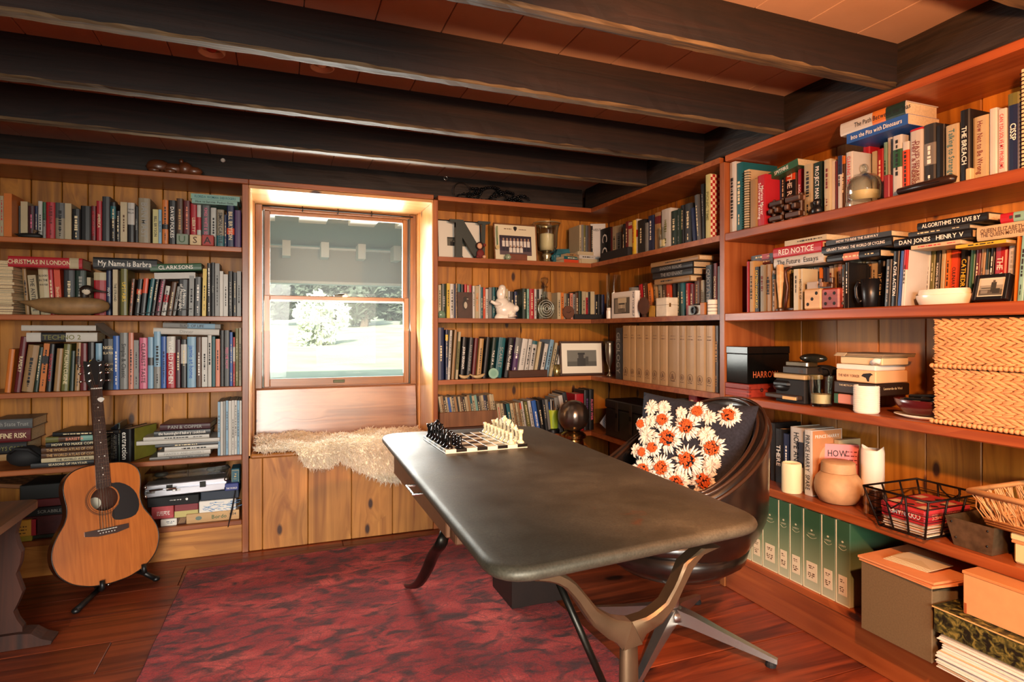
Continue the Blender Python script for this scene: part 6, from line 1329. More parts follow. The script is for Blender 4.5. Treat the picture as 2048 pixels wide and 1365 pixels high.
# ribbed white candle
M, w, h = rspot(s3b, 300, 545, 780, .004); R = w/2; o = thing('candle', 'ribbed white ceramic candle pot at the front of third shelf', 'candle', M=M @ T(0, R, 0))
pf = [(R*.9, 0)]; n = 12
for k in range(n): z0 = h*(.05+.92*k/n); dz = h*.92/n; pf += [(R*.985, z0), (R, z0+dz*.3), (R, z0+dz*.8), (R*.97, z0+dz*.95)]
pf += [(R*.97, h), (R*.9, h), (R*.88, h*.9), (.0001, h*.9)]; MB().lathe(pf, 28).build('pot', WAXW, o, smooth=30); MB().lathe([(R*.87, h*.9), (.0001, h*.905)], 20, cap=False).build('wax', WAX, o)
# plate with maroon dish of odds and ends
M, w, h = spot(s3b, 548, 1060, 985, .01); o = thing('plate', 'white oval plate under the maroon dish', 'plate', M=M @ T(0, .075, 0) @ Matrix.Diagonal((1, .6, 1, 1))); R = w/2; MB().lathe([(R*.6, 0), (R*.7, .003), (R, .011), (R*.98, .013), (R*.65, .006), (.0001, .006)], 30).build('plate_body', CER, o, smooth=True)
M, w, h = spot(s3b, 560, 1040, 880, .02); o = thing('dish', 'maroon glazed dish of pens and chargers beside the baskets', 'dish', M=M @ T(0, .065, .014) @ Matrix.Diagonal((1, .55, 1, 1))); R = w/2; hh = h*.62
MB().lathe([(R*.5, 0), (R*.62, .003), (R*.9, hh*.55), (R, hh), (R*.96, hh), (R*.84, hh*.5), (.0001, .006)], 30).build('dish_body', mat('4e1418', .25, coat=.4), o, smooth=True)
Md = M @ T(0, .065, .014+hh*.75)
for nm, lab, p0, p1, rad, m in (('charger', 'black plug charger lying in the maroon dish', (-.06, -.01, 0), (-.02, .0, .006), .012, BLACK), ('pen', 'silver tipped pen lying across the maroon dish', (-.04, -.02, .012), (.07, .0, .016), .005, BLACK), ('eyeglass_case', 'black folded glasses over the maroon dish', (0, .01, .012), (.09, -.01, .008), .010, BLACK), ('key_ring', 'pale key fob in the maroon dish', (-.01, -.025, .004), (.02, -.028, .006), .006, SILVER), ('marker', 'dark marker at the back of maroon dish', (-.05, .02, .018), (.05, .025, .026), .007, BLACK)):
    o = MB().tube([p0, p1], rad, 8, Md).build(nm, m, None, smooth=40); tag(o, lab, nm.replace('_', ' '))
# wicker baskets
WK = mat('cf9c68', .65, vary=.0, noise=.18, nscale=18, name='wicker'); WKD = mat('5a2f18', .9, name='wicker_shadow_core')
def braid_row(mb, y0, y1, z, rh, x, r, flip):
    """one plaited row along the front: two strands leaning against each other"""
    st = .026; y = y0; k = 0
    while y > y1:
        for s in (1, -1):
            a = math.radians(r.uniform(11, 19))*s; L = r.uniform(.018, .022); zc = z+s*rh*.24; yc = y-(0 if s > 0 else st*.5)
            vs = []; fs = []; n = 5; m = 6
            for i in range(n):
                t = -1+2*i/(n-1); q = math.sqrt(max(0, 1-(t*.92)**2))
                for j in range(m):
                    b2 = PI*j/(m-1)
                    vs.append((x-math.sin(b2)*.011*q*(1+.25*t)-.002*s*t, yc-t*L*math.cos(a), zc+t*L*math.sin(a)*flip+math.cos(b2)*rh*.36*q))
            for i in range(n-1):
                for j in range(m-1): fs.append((i*m+j, i*m+j+1, (i+1)*m+j+1, (i+1)*m+j))
            mb.add(vs, fs)
        y -= st; k += 1
def basket(lab, yl, yr, z0, z1, rows, seed, rims):
    o = thing('wicker_basket', lab, 'basket', M=T(0, 0, 0), group='stacked wicker baskets'); r = random.Random(seed)
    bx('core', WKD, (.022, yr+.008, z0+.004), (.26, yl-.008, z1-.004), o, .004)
    mb = MB(); rh = (z1-z0)/rows
    for k in range(rows): braid_row(mb, yl-.014, yr+.004, z0+rh*(k+.5), rh, .024, r, 1 if k % 2 else -1)
    w = mb.build('weave', WK, o, smooth=True); w['kind'] = 'stuff'
    mb = MB()                      # end face towards the divider
    for k in range(rows):
        for i in range(8):
            for s in (1, -1): mb.ball((.03+.028*i, yl-.006, z0+rh*(k+.5)+s*rh*.22), (.018, .008, rh*.28), 6, None)
    w = mb.build('end_weave', WK, o, smooth=True); w['kind'] = 'stuff'
    for z in rims:
        mb = MB(); y = yl
        while y > yr: mb.ball((.012, y, z), (.009, .0085, .0075), 7, None); y -= .0135
        w = mb.build('rolled_rim', WK, o, smooth=True); w['kind'] = 'stuff'
yl = at_x(1868, 700, .02).y; yr = yl-.50
zm = at_x(1868, 737, .02).z; zt = min(1.186, at_x(1868, 634, .02).z)
basket('upper plaited wicker basket with braided rim on the third shelf', yl, yr, zm+.016, zt, 9, 1, [zm+.009])
basket('lower plaited wicker basket standing under an identical basket', yl, yr, ZS[3]+.016, zm-.001, 9, 2, [ZS[3]+.009])

# ---------------------------------------------------------------- fourth shelf
s4 = W('R', ZS[4], C14)
M, w, h = spot(s4, 232, 336, 140, .085); o = book('h', w, h, .16, 'w', 'HOPE AND FURY', None, 'k', False, M @ T(-w/2, 0, 0), 'white hardback with dark portrait band beside the big white memoir')
MB().box((w*.55, -.0012, h*.38), (w+.0008, -.0006, h*.78)).build('portrait_band', mat('20202c', .5), o)
for k, (x0, x1, y0, c, t) in enumerate(((78, 112, 105, 'k', ''), (114, 175, 150, 'k', 'THERE'), (177, 231, 190, 'n', ''))):
    M, w, h = spot(s4, x0, x1, y0, .11); book('h', w, h, .15, c, t, None, 'w', False, M @ T(-w/2, 0, 0), f'dark hardback, {ordinal(k+1)} from the chair on the memoir shelf', 'dark hardbacks behind the chair')
M, w, h = spot(s4, 340, 402, 158, .06); o = book('h', w, h, .16, 'w', 'PRINCE HARRY  SPARE', None, 'k', False, M @ T(-w/2, 0, 0), 'thick white memoir with tan portrait cover beside the beige jar')
MB().box((w+.0001, .004, .003), (w+.0012, .155, h-.003)).build('portrait_cover', mat('c2895c', .5, noise=.1, nscale=12), o); MB().ball((w+.0008, .075, h*.48), (.0012, .045, h*.28), 14).build('cover_face', mat('d8a27a', .5), o, smooth=True); letter('cover_lettering', o, 'PRINCE HARRY', T(w+.0016, .08, h*.9) @ Rz(90) @ FRONT, h*.05, INK['w'], .13)
M, w, h = spot(s4, 452, 512, 270, .118); PK = mat('e58a90', .5); o = thing('paperback_book', 'pink how-to paperback leaning behind the beige lidded jar', 'book', M=M @ Rz(-38) @ Ry(-3) @ T(-.01, 0, .003)); bx('cover', PK, (-w/2, 0, 0), (w/2, .13, h), o, .001); bx('pages', PAGES, (-w/2+.001, .002, .002), (w/2-.001, .1306, h+.0006), o, .0006)
letter('lettering', o, 'HOW TO KILL', T(0, -.0008, h*.5) @ FRONT @ Rz(-90), w*.42, INK['k'], h*.85)
for k, s in enumerate(('HOW', 'TO', 'KILL')): letter('cover_lettering', o, s, T(w/2+.0008, .055, h*(.82-.2*k)) @ Rz(90) @ FRONT, h*.14, INK['k'], .07)
mb = MB(); [bars(mb, rnd, .04, .005, T(w/2+.0008, .102, h*(.86-.08*k)) @ Rz(90) @ FRONT) for k in range(5)]; mb.build('print_lines', INK['R'], o)
M, w, h = spot(s4, 500, 690, 236, .17); book('p', .02, h, .12, 'c', '', None, None, False, M @ T(-.01, 0, 0), 'cream paperback standing behind the pink how-to book')
def pillar(lab, x0, x1, y0, rec, m, melted=False):
    M, w, h = rspot(s4, x0, x1, y0, rec); R = w/2; o = thing('pillar_candle', lab, 'candle', M=M @ T(0, R, 0)); n = 22; vs = []; 
    prof = [(R*.97, 0), (R, h*.03), (R, h*.93)]
    MB().lathe(prof+[(R*.97, h*.98), (R*.9, h*(1 if not melted else .97)), (R*.75, h*.93), (R*.3, h*.9), (.0001, h*.9)], n, fx=(lambda a, j: 1+.03*math.sin(a*2+1)*(j > 1)) if melted else None).build('wax', m, o, smooth=40)
    if melted:
        mb = MB(); mb.add([(R*.99*math.cos(a*PI/11), R*.99*math.sin(a*PI/11), h*.93) for a in range(22)]+[(R*.95*math.cos(a*PI/11), R*.95*math.sin(a*PI/11), h*(1.0+.05*math.sin(a*PI/11*2+.6))) for a in range(22)], [(k, (k+1) % 22, 22+(k+1) % 22, 22+k) for k in range(22)]); mb.build('melted_rim', m, o, smooth=True)
    MB().tube([(0, 0, h*.9), (.001, 0, h*.95)], .0013, 5).build('wick', BLACKM, o); return o
pillar('short cream pillar candle in front of the white memoir', 166, 325, 412, .006, WAX)
pillar('tall white pillar candle with melted rim behind the wire basket', 782, 966, 300, .14, WAXW, True)
M, w, h = rspot(s4, 412, 802, 470, .012); R = w/2; h = s4.at(600, 480, .012+R)[1]-ZS[4]; ST = mat('c99f72', .6, noise=.12, nscale=30, name='stoneware')
o = thing('stoneware_jar', 'round beige stoneware jar with wide flat lid', 'jar', M=M @ T(0, R, 0)); ht = M.inverted() @ Vector((0, 0, 0))
MB().lathe([(R*.6, 0), (R*.78, h*.05), (R*.96, h*.32), (R, h*.55), (R*.93, h*.80), (R*.74, h*.97), (R*.68, h), (.0001, h)], 36).build('pot', ST, o, smooth=True); zl = s4.at(600, 398, .012+R)[1]-ZS[4]
MB().lathe([(R*.69, h), (R*.72, h*1.01), (R*.69, zl*.97), (R*.62, zl), (.0001, zl*1.005)], 36).build('lid', ST, o, smooth=40)
M, w, h = spot(s4, 800, 880, 610, .05); o = thing('wooden_stand', 'small dark wooden block stand between jar and wire basket', 'ornament', M=M); bx('post', WMID, (-w/2, 0, 0), (-w*.2, .04, h), o, .003); bx('back_block', WDARK, (-w*.2, .01, 0), (w/2, .05, h*.92), o, .004)
# wire basket with game and papers
def pz(px, py, z): p = at_z(px, py, z); return p
zb = ZS[4]+.004
A = [pz(1520+x/3.879, 820+y/3.879, zb) for x, y in ((905, 890), (1310, 1015))]
ztop = zb+.125
def wire_basket():
    o = thing('wire_basket', 'black wire basket holding a red word game and papers', 'basket', M=T(0, 0, 0)); WM = mat('1d1512', .5, .6, name='black_wire')
    f0, f1 = A[0], A[1]
    bx0, bx1 = .012, .262; by0, by1 = f0.y-.006, f1.y+.01     # by0 > by1
    bx0 = min(f0.x, f1.x)+.004; bx1 = bx0+.22
    g = .032
    bot = [(bx0, by0), (bx0, by1), (bx1, by1), (bx1, by0)]; top = [(bx0-g, by0+g), (bx0-g, by1-g), (bx1+g*.2, by1-g), (bx1+g*.2, by0+g)]
    def loop(t): return [(b2[0]+(a[0]-b2[0])*t, b2[1]+(a[1]-b2[1])*t, zb+.125*t) for a, b2 in zip(top, bot)]
    for t, r in ((1, .0035), (.0, .0026), (.78, .0014), (.6, .0014), (.42, .0014), (.25, .0014), (.12, .0014)):
        MB().tube([p for q in zip(loop(t), loop(t)[1:]+loop(t)[:1]) for p in (q[0], tuple((Vector(q[0])+Vector(q[1]))/2))], r, 6, closed=True).build('wire_ring', WM, o, smooth=True)
    for i in range(4):
        n = 3 if i % 2 == 0 else 3
        for k in range(n):
            u = k/n; b2 = Vector(loop(0)[i]).lerp(Vector(loop(0)[(i+1) % 4]), u); a = Vector(loop(1)[i]).lerp(Vector(loop(1)[(i+1) % 4]), u); MB().tube([b2, a], .0032, 6).build('upright_wire', WM, o, smooth=True)
    for k in range(5): MB().tube([(bx0, by0+(by1-by0)*k/5, zb), (bx1, by0+(by1-by0)*k/5, zb)], .0016, 5).build('floor_wire', WM, o)
    for i in (0, 2):
        a = Vector(loop(1)[i]).lerp(Vector(loop(1)[i+1]), .36); c = Vector(loop(1)[i]).lerp(Vector(loop(1)[i+1]), .64); s = -1 if i == 0 else 1
        MB().tube([a, a+Vector((s*.010, 0, -.02)), (a+c)/2+Vector((s*.014, 0, -.045)), c+Vector((s*.010, 0, -.02)), c], .0028, 6).build('handle', WM, o, smooth=True)
    return o, bx0, bx1, by0, by1
wbk, bx0, bx1, by0, by1 = wire_basket()
z = zb+.003; rr = random.Random(8); cx, cy = (bx0+bx1)/2, (by0+by1)/2; dx, dy = (bx1-bx0), (by0-by1)
for k in range(8):
    th = rr.uniform(.003, .006); o = thing('booklet', f'folded paper, {ordinal(k+1)} from the bottom in the wire basket', 'paper', M=T(cx+rr.uniform(-.003, .003), cy+rr.uniform(-.004, .004), z) @ Rz(rr.uniform(-3, 3)), group='papers in the wire basket')
    bx('sheet', mat(['e2d3b8', 'd6b48c', 'e8e0d0', 'c98a68'][k % 4], .6), (-dx*.46, -dy*.46, 0), (dx*.46, dy*.46, th), o, .001); bx('inner_sheet', PAGES, (-dx*.45, -dy*.455, th*.4), (dx*.45, dy*.463, th*.7), o, .0003); z += th+.0006
o = thing('game_box', 'red word-game box standing in the black wire basket', 'box', M=T(cx, cy, z)); GR = mat('b02a32', .5, name='game_red')
bx('base', GR, (-dx*.48, -dy*.47, 0), (dx*.48, dy*.47, .022), o, .002); bx('lid', mat('c23a3e', .5), (-dx*.49, -dy*.48, .0225), (dx*.49, dy*.48, .046), o, .002)
letter('lettering', o, 'CODENAMES', T(-dx*.49-.0008, -dy*.05, .024) @ Rz(-90) @ FRONT @ Rz(180), .021, INK['w'], dy*.7); letter('side_lettering', o, 'CODENAMES', T(0, -dy*.48-.0008, .024) @ FRONT @ Rz(180), .018, INK['q'], dx*.7)
mb = MB(); [disc(mb, (0, 0), .014, T(dx*(-.3+.2*(k % 4)), dy*(-.3+.3*(k//4)), .0464), 4) for k in range(9)]; mb.build('card_print', mat('2a2426', .5), o); mb = MB(); [mb.add([(dx*(-.4+.27*(k % 3)), dy*(-.38+.3*(k//3)), .0467), (dx*(-.22+.27*(k % 3)), dy*(-.38+.3*(k//3)), .0467), (dx*(-.22+.27*(k % 3)), dy*(-.2+.3*(k//3)), .0467), (dx*(-.4+.27*(k % 3)), dy*(-.2+.3*(k//3)), .0467)], [(0, 1, 2, 3)]) for k in range(9) if k % 2 == 0]; w_ = mb.build('pale_print', mat('dcc09a', .6), o); w_['kind'] = 'stuff'
# galvanised tin
zq = ZS[4]+.001; F0, F1 = at_z(1520+1505/3.879, 820+1045/3.879, zq), at_z(1520+1785/3.879, 820+1140/3.879, zq)
GV = mat('7a6a50', .45, .7, noise=.35, nscale=35, name='galvanised'); o = thing('galvanised_tin', 'open galvanised loaf tin with rivets beside the wire basket', 'tin', M=T((F0.x+F1.x)/2+.003, 0, zq))
ya, yb = F0.y, F1.y; H = .085; g = .016; dd = .19
def wall4(o, P, Q, m, nm):   # thin wall from lower edge P to upper edge Q
    n = (Vector(Q[0])-Vector(P[0])).cross(Vector(P[1])-Vector(P[0])).normalized()*.0018
    vs = [Vector(p) for p in (P[0], P[1], Q[1], Q[0])]; vs2 = [v+n for v in vs]; MB().add(vs+vs2, [(0, 1, 2, 3), (7, 6, 5, 4), (0, 4, 5, 1), (1, 5, 6, 2), (2, 6, 7, 3), (3, 7, 4, 0)]).build(nm, m, o)
b4 = [(0, ya, 0), (0, yb, 0), (dd, yb, 0), (dd, ya, 0)]; t4 = [(-g, ya+g, H), (-g, yb-g, H), (dd+g, yb-g, H), (dd+g, ya+g, H)]
for i in range(4): wall4(o, (b4[i], b4[(i+1) % 4]), (t4[i], t4[(i+1) % 4]), GV, 'side')
MB().box((0, yb, 0), (dd, ya, .002)).build('bottom', GV, o)
for (t, u) in ((.12, .85), (.88, .85), (.12, .3), (.88, .3)): MB().ball((-g*u-.001, ya+g*u+(yb-ya-2*g*u)*t, H*u), .0032, 7).build('rivet', DKMETAL, o)
# rattan tray on a cream plastic box
y0 = at_z(1520+1960/3.879, 820+1180/3.879, zq).y; zc = .085
o = thing('plastic_box', 'cream lidded plastic box under the rattan tray', 'box', M=T(.03, y0, zq)); CP = mat('e6cf98', .5); bx('tub', CP, (0, -.34, 0), (.2, -.004, zc*.72), o, .006); bx('lid', CP, (-.006, -.346, zc*.74), (.206, .002, zc), o, .005); bx('seal_band', KRAFT, (-.003, -.343, zc*.66), (.203, -.001, zc*.74), o, .001)
RT = mat('c79660', .6, noise=.15, name='rattan'); rt = thing('rattan_tray', 'rattan tray with woven sides resting on the cream box', 'tray', M=T(.02, y0+.055, zq+zc+.001)); L, D, H2 = .40, .23, .095
lp = [(-.03, .03), (-.03, -L), (D+.03, -L), (D+.03, .03)]; lb = [(0, 0), (0, -L), (D, -L), (D, 0)]
MB().tube([(a, b2, H2) for a, b2 in lp], .009, 8, closed=True).build('rim', RT, rt, smooth=True)
for t in (0, .08, .16): MB().tube([(lb[i][0]+(lp[i][0]-lb[i][0])*t, lb[i][1]+(lp[i][1]-lb[i][1])*t, .004+H2*t) for i in range(4)], .0045, 6, closed=True).build('base_coil', RT, rt, smooth=True)
bx('tray_floor', RT, (0, -L, .0), (D, 0, .006), rt, .001)
mb = MB(); rr = random.Random(3)
for k in range(150):
    t = rr.random(); u = rr.uniform(-.05, .05)
    if k % 3: p0 = (0, -L*t, .006); p1 = (-.03+.0, -L*min(1, max(0, t+u))+.03*(1-t), H2)
    else: p0 = (D*t, 0, .006); p1 = (D*t+u*.5, .03, H2)
    mb.tube([p0, ((p0[0]+p1[0])/2+rr.uniform(-.006, .006), (p0[1]+p1[1])/2+rr.uniform(-.02, .02), H2*.5), p1], .0016, 4)
w_ = mb.build('open_weave', RT, rt); w_['kind'] = 'stuff'

# ---------------------------------------------------------------- bottom shelf: binders, boxes, paper
s5 = W('R', ZS[5], C15)
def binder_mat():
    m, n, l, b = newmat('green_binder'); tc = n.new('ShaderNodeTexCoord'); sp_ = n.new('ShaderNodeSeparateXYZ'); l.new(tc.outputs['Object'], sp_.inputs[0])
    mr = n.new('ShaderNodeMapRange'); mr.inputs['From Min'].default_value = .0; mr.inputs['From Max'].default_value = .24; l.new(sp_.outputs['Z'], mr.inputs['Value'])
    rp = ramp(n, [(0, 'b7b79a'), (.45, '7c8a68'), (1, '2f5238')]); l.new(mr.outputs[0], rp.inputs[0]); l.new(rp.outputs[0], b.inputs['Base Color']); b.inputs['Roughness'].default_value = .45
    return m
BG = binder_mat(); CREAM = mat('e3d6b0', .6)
bb = [(131, 198), (203, 268), (272, 338), (342, 441), (445, 515), (519, 602), (607, 721), (725, 815), (819, 912)]
htop = []
for k, (a, b2) in enumerate(bb):
    M, w, h = spot(s5, a, b2, 0, .006); h = .299
    o = thing('ring_binder', f'green ring binder with cream label, {ordinal(len(bb)-k)} from the olive box', 'binder', M=M, group='green ring binders on the bottom shelf'); w -= .0015
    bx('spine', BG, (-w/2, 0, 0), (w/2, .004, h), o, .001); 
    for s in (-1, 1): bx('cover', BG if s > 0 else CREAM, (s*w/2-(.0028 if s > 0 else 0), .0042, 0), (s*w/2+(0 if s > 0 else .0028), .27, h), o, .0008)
    bx('edge_strip', CREAM, (-w/2, -.0008, 0), (-w/2+.004, 0, h), o, .0003); bx('foot_rule', CREAM, (-w/2, -.0009, 0), (w/2, 0, .004), o, .0003)
    bx('label_card', mat('d9c9a8', .6), (-w*.30, -.0012, .035), (w*.32, 0, .105), o, .0003); bx('pages', PAGES, (-w/2+.003, .006, .004), (w/2-.003, .26, h-.006), o, .001)
    mb = MB(); rr = random.Random(40+k); bars(mb, rr, w*.34, .005, T(0, -.0015, .090) @ FRONT); bars(mb, rr, w*.28, .004, T(0, -.0015, .083) @ FRONT); bars(mb, rr, w*.4, .005, T(0, -.0015, .063) @ FRONT); bars(mb, rr, w*.4, .005, T(0, -.0015, .056) @ FRONT); bars(mb, rr, w*.3, .005, T(0, -.0015, .049) @ FRONT); mb.build('lettering', INK['A'], o)
    mb = MB(); put_text(mb, 'LASKEY', T(0, -.0006, .212) @ FRONT, .006, w*.5); mb.tube([(-w*.28+w*.56*t, -.0006, .204-.008*math.sin(PI*t)) for t in (0, .2, .4, .6, .8, 1)], .0007, 4); disc(mb, (0, 0), .005, T(0, -.0006, .226) @ FRONT, 6, .8); mb.build('emblem', mat('c9c4a0', .5), o)
# olive file box with envelopes
M, w, h = spot(s5, 985, 1462, 600, -.0); P0 = at_z(1420+985/3.261, 960+968/3.261, ZS[5]); P1 = at_z(1420+1470/3.261, 960+1198/3.261, ZS[5]); xf = P0.x
OB = mat('6e5a3c', .8, noise=.1, nscale=200, name='olive_card'); hb2 = at_x(1420+985/3.261, 960+530/3.261, xf).z-ZS[5]
ob = thing('file_box', 'olive brown card file box with rounded corner on the bottom shelf', 'box', M=T(xf, P0.y, ZS[5]+.0006)); wd2 = P0.y-P1.y
bx('front_panel', OB, (0, -wd2, 0), (.004, 0, hb2), ob, .003); bx('body', OB, (.0045, -wd2+.002, 0), (.24, -.002, hb2-.012), ob, .002)
EV = []
for k, (lab, dz, dxx, rz, m) in enumerate((('lower orange kraft envelope on the olive file box', 0, 0, -1.5, KRAFT), ('upper orange kraft envelope on the olive file box', .010, -.006, 2, KRAFT))):
    o = thing('envelope', lab, 'envelope', M=T(xf-.004+dxx, P0.y+.004, ZS[5]+hb2+.003+dz) @ Rz(rz))
    MB().add([(0, 0, .0), (0, -wd2-.01, -.0), (.25, -wd2-.04, .0), (.25, .0, .0), (0, 0, .007), (0, -wd2-.01, .007), (.25, -wd2-.04, .007), (.25, 0, .007)], [(0, 1, 2, 3), (4, 5, 6, 7), (0, 1, 5, 4), (1, 2, 6, 5), (2, 3, 7, 6), (3, 0, 4, 7)]).build('pocket', m, o); MB().add([(-.002, -.02, .0075), (-.002, -wd2, .0075), (.06, -wd2-.01, .0085), (.06, -.01, .0085)], [(0, 1, 2, 3)]).build('flap', m, o)
for k in range(4):
    o = thing('letter_envelope', f'cream letter, {ordinal(k+1)} from the bottom on the kraft envelopes', 'envelope', M=T(xf+.03+.006*k, P0.y-.055-.004*k, ZS[5]+hb2+.0225+.0028*k) @ Rz(8-2*k), group='letters on the kraft envelopes'); bx('paper', mat('d9c8a2', .6), (0, -.13, 0), (.10, 0, .0022), o, .0006); MB().add([(.0, -.13, .0024), (.05, -.065, .0026), (0, 0, .0024)], [(0, 1, 2)]).build('flap', mat('cdb98e', .6), o)
# marbled box and paper below, tan carton on top
Pa = at_x(1420+1458/3.261, 960+985/3.261, xf-.01); ym = Pa.y; zmb = Pa.z; zmt = at_x(1420+1458/3.261, 960+820/3.261, xf-.01).z
def marble():
    m, n, l, b = newmat('marbled_paper'); tc = n.new('ShaderNodeTexCoord'); nz = n.new('ShaderNodeTexNoise'); nz.inputs['Scale'].default_value = 60; nz.inputs['Detail'].default_value = 6; nz.inputs['Distortion'].default_value = .8
    l.new(tc.outputs['Object'], nz.inputs['Vector']); rp = ramp(n, [(.40, '15160d'), (.52, '4b4a22'), (.66, '8a7c3c')]); l.new(nz.outputs[0], rp.inputs[0]); l.new(rp.outputs[0], b.inputs['Base Color']); b.inputs['Roughness'].default_value = .5; return m
MRB = marble(); mbx = thing('marbled_box', 'dark green marbled paper box on the stack of paper', 'box', M=T(xf-.01, ym, zmb))
bx('body', MRB, (0, -.36, 0), (.26, 0, zmt-zmb-.004), mbx, .002); bx('lid', MRB, (-.003, -.363, zmt-zmb-.0035), (.263, .003, zmt-zmb), mbx, .001); bx('gold_edge', mat('d8b070', .5), (-.0036, -.363, zmt-zmb-.0045), (.0, .003, zmt-zmb-.0005), mbx, .0005)
cz = at_x(1420+1660/3.261, 960+835/3.261, xf+.02).z; cy2 = at_x(1420+1650/3.261, 960+700/3.261, xf+.02).y
ct = thing('carton', 'pale tan carton on top of the marbled box under the shelf', 'box', M=T(xf+.02, cy2, zmt+.001)); zc2 = at_x(1420+1655/3.261, 960+575/3.261, xf+.02).z-zmt; zc2 = min(zc2, ZS[4]-TR-zmt-.003)
bx('body', mat('d99f68', .65, noise=.05), (0, -.34, 0), (.22, 0, zc2*.93), ct, .002); bx('lid', mat('c98850', .65), (-.002, -.342, zc2*.93), (.222, .002, zc2), ct, .001); bx('tape_mark', mat('a8562c', .6), (-.0006, -.010, .0), (.003, -.003, .03), ct, .0004)
z = ZS[5]+.0008; k = 0; rr = random.Random(17)
while z < zmb-.004:
    th = min(rr.uniform(.004, .009), zmb-z-.0006)
    o = thing('paper_wad', f'sheaf of white paper, {ordinal(k+1)} from the bottom below the marbled box', 'paper', M=T(xf-.008+rr.uniform(-.008, .008), ym-.01+rr.uniform(-.008, .008), z) @ Rz(rr.uniform(-2, 2)), group='sheaves under the marbled box')
    bx('sheet', mat(['e8dfcc', 'dcb98c', 'f0e8da'][k % 3], .7), (0, -.34, 0), (.25, 0, th*.55), o, .0008); bx('top_sheet', WHITE, (.003, -.338, th*.56), (.248, -.003, th), o, .0004); z += th+.0008; k += 1
# ---------------------------------------------------------------- rug
def rug():
    m, n, l, b = newmat('rug_wool'); tc = n.new('ShaderNodeTexCoord')
    def noise(sc, det, dist=0, vec=None):
        q = n.new('ShaderNodeTexNoise'); q.inputs['Scale'].default_value = sc; q.inputs['Detail'].default_value = det; q.inputs['Distortion'].default_value = dist
        l.new(vec or tc.outputs['Object'], q.inputs['Vector']); return q.outputs[0]
    mp = n.new('ShaderNodeMapping'); mp.inputs['Scale'].default_value = (1, 1.9, 1); l.new(tc.outputs['Object'], mp.inputs[0])
    base = ramp(n, [(.30, '780e12'), (.5, 'a0211f'), (.72, 'd05247')]); l.new(noise(3.2, 6, .4, mp.outputs[0]), base.inputs[0])
    dk = ramp(n, [(.45, 0.0), (.64, .95)]); l.new(noise(11, 9, .8, mp.outputs[0]), dk.inputs[0])
    mx = n.new('ShaderNodeMix'); mx.data_type = 'RGBA'; l.new(dk.outputs[0], mx.inputs['Factor']); l.new(base.outputs[0], mx.inputs['A']); mx.inputs['B'].default_value = (*lin('36090a'), 1)
    ct = n.new('ShaderNodeMath'); ct.operation = 'PINGPONG'; ct.inputs[1].default_value = .045; l.new(noise(2.6, 3, 1.2), ct.inputs[0])
    ve = ramp(n, [(.10, 1.0), (.22, 0.0)]); q9 = n.new('ShaderNodeMath'); q9.operation = 'MULTIPLY'; q9.inputs[1].default_value = 22.0; l.new(ct.outputs[0], q9.inputs[0]); l.new(q9.outputs[0], ve.inputs[0])
    ms = n.new('ShaderNodeMath'); ms.operation = 'MULTIPLY'; ms.inputs[1].default_value = .45; l.new(ve.outputs[0], ms.inputs[0])
    m2 = n.new('ShaderNodeMix'); m2.data_type = 'RGBA'; l.new(ms.outputs[0], m2.inputs['Factor']); l.new(mx.outputs['Result'], m2.inputs['A']); m2.inputs['B'].default_value = (*lin('5a1a20'), 1)
    fine = n.new('ShaderNodeMapRange'); fine.inputs['From Min'].default_value = .3; fine.inputs['From Max'].default_value = .7; fine.inputs['To Min'].default_value = .65; fine.inputs['To Max'].default_value = 1.3; l.new(noise(170, 3), fine.inputs['Value'])
    m3 = n.new('ShaderNodeMix'); m3.data_type = 'RGBA'; m3.blend_type = 'MULTIPLY'; m3.inputs['Factor'].default_value = 1; l.new(m2.outputs['Result'], m3.inputs['A']); l.new(fine.outputs[0], m3.inputs['B'])
    l.new(m3.outputs['Result'], b.inputs['Base Color']); b.inputs['Roughness'].default_value = .95
    b.inputs['Sheen Weight'].default_value = .08; b.inputs['Sheen Roughness'].default_value = .5
    bp = n.new('ShaderNodeBump'); bp.inputs['Strength'].default_value = .6; bp.inputs['Distance'].default_value = .01; l.new(noise(120, 4), bp.inputs['Height']); l.new(bp.outputs[0], b.inputs['Normal'])
    r = thing('rug', 'faded crimson oriental rug on the dark plank floor', 'rug', (-1.52, -1.7, .0)); P = [(-2.275, -.195), (-.80, -.115), (-.742, -3.2), (-2.36, -3.2)]
    rr = random.Random(6); pts = []
    for i in range(4):
        a, c = P[i], P[(i+1) % 4]
        for k in range(40): t = k/40; pts.append((a[0]+(c[0]-a[0])*t+rr.uniform(-.002, .002)+1.52, a[1]+(c[1]-a[1])*t+rr.uniform(-.002, .002)+1.7))
    MB().prism(pts, .0006, .013).build('pile', m, r)
    mb = MB(); mb.tube([(x, y, .006) for x, y in pts], .005, 5, closed=True); mb.build('edge_binding', mat('5a1a22', .9), r)
rug()
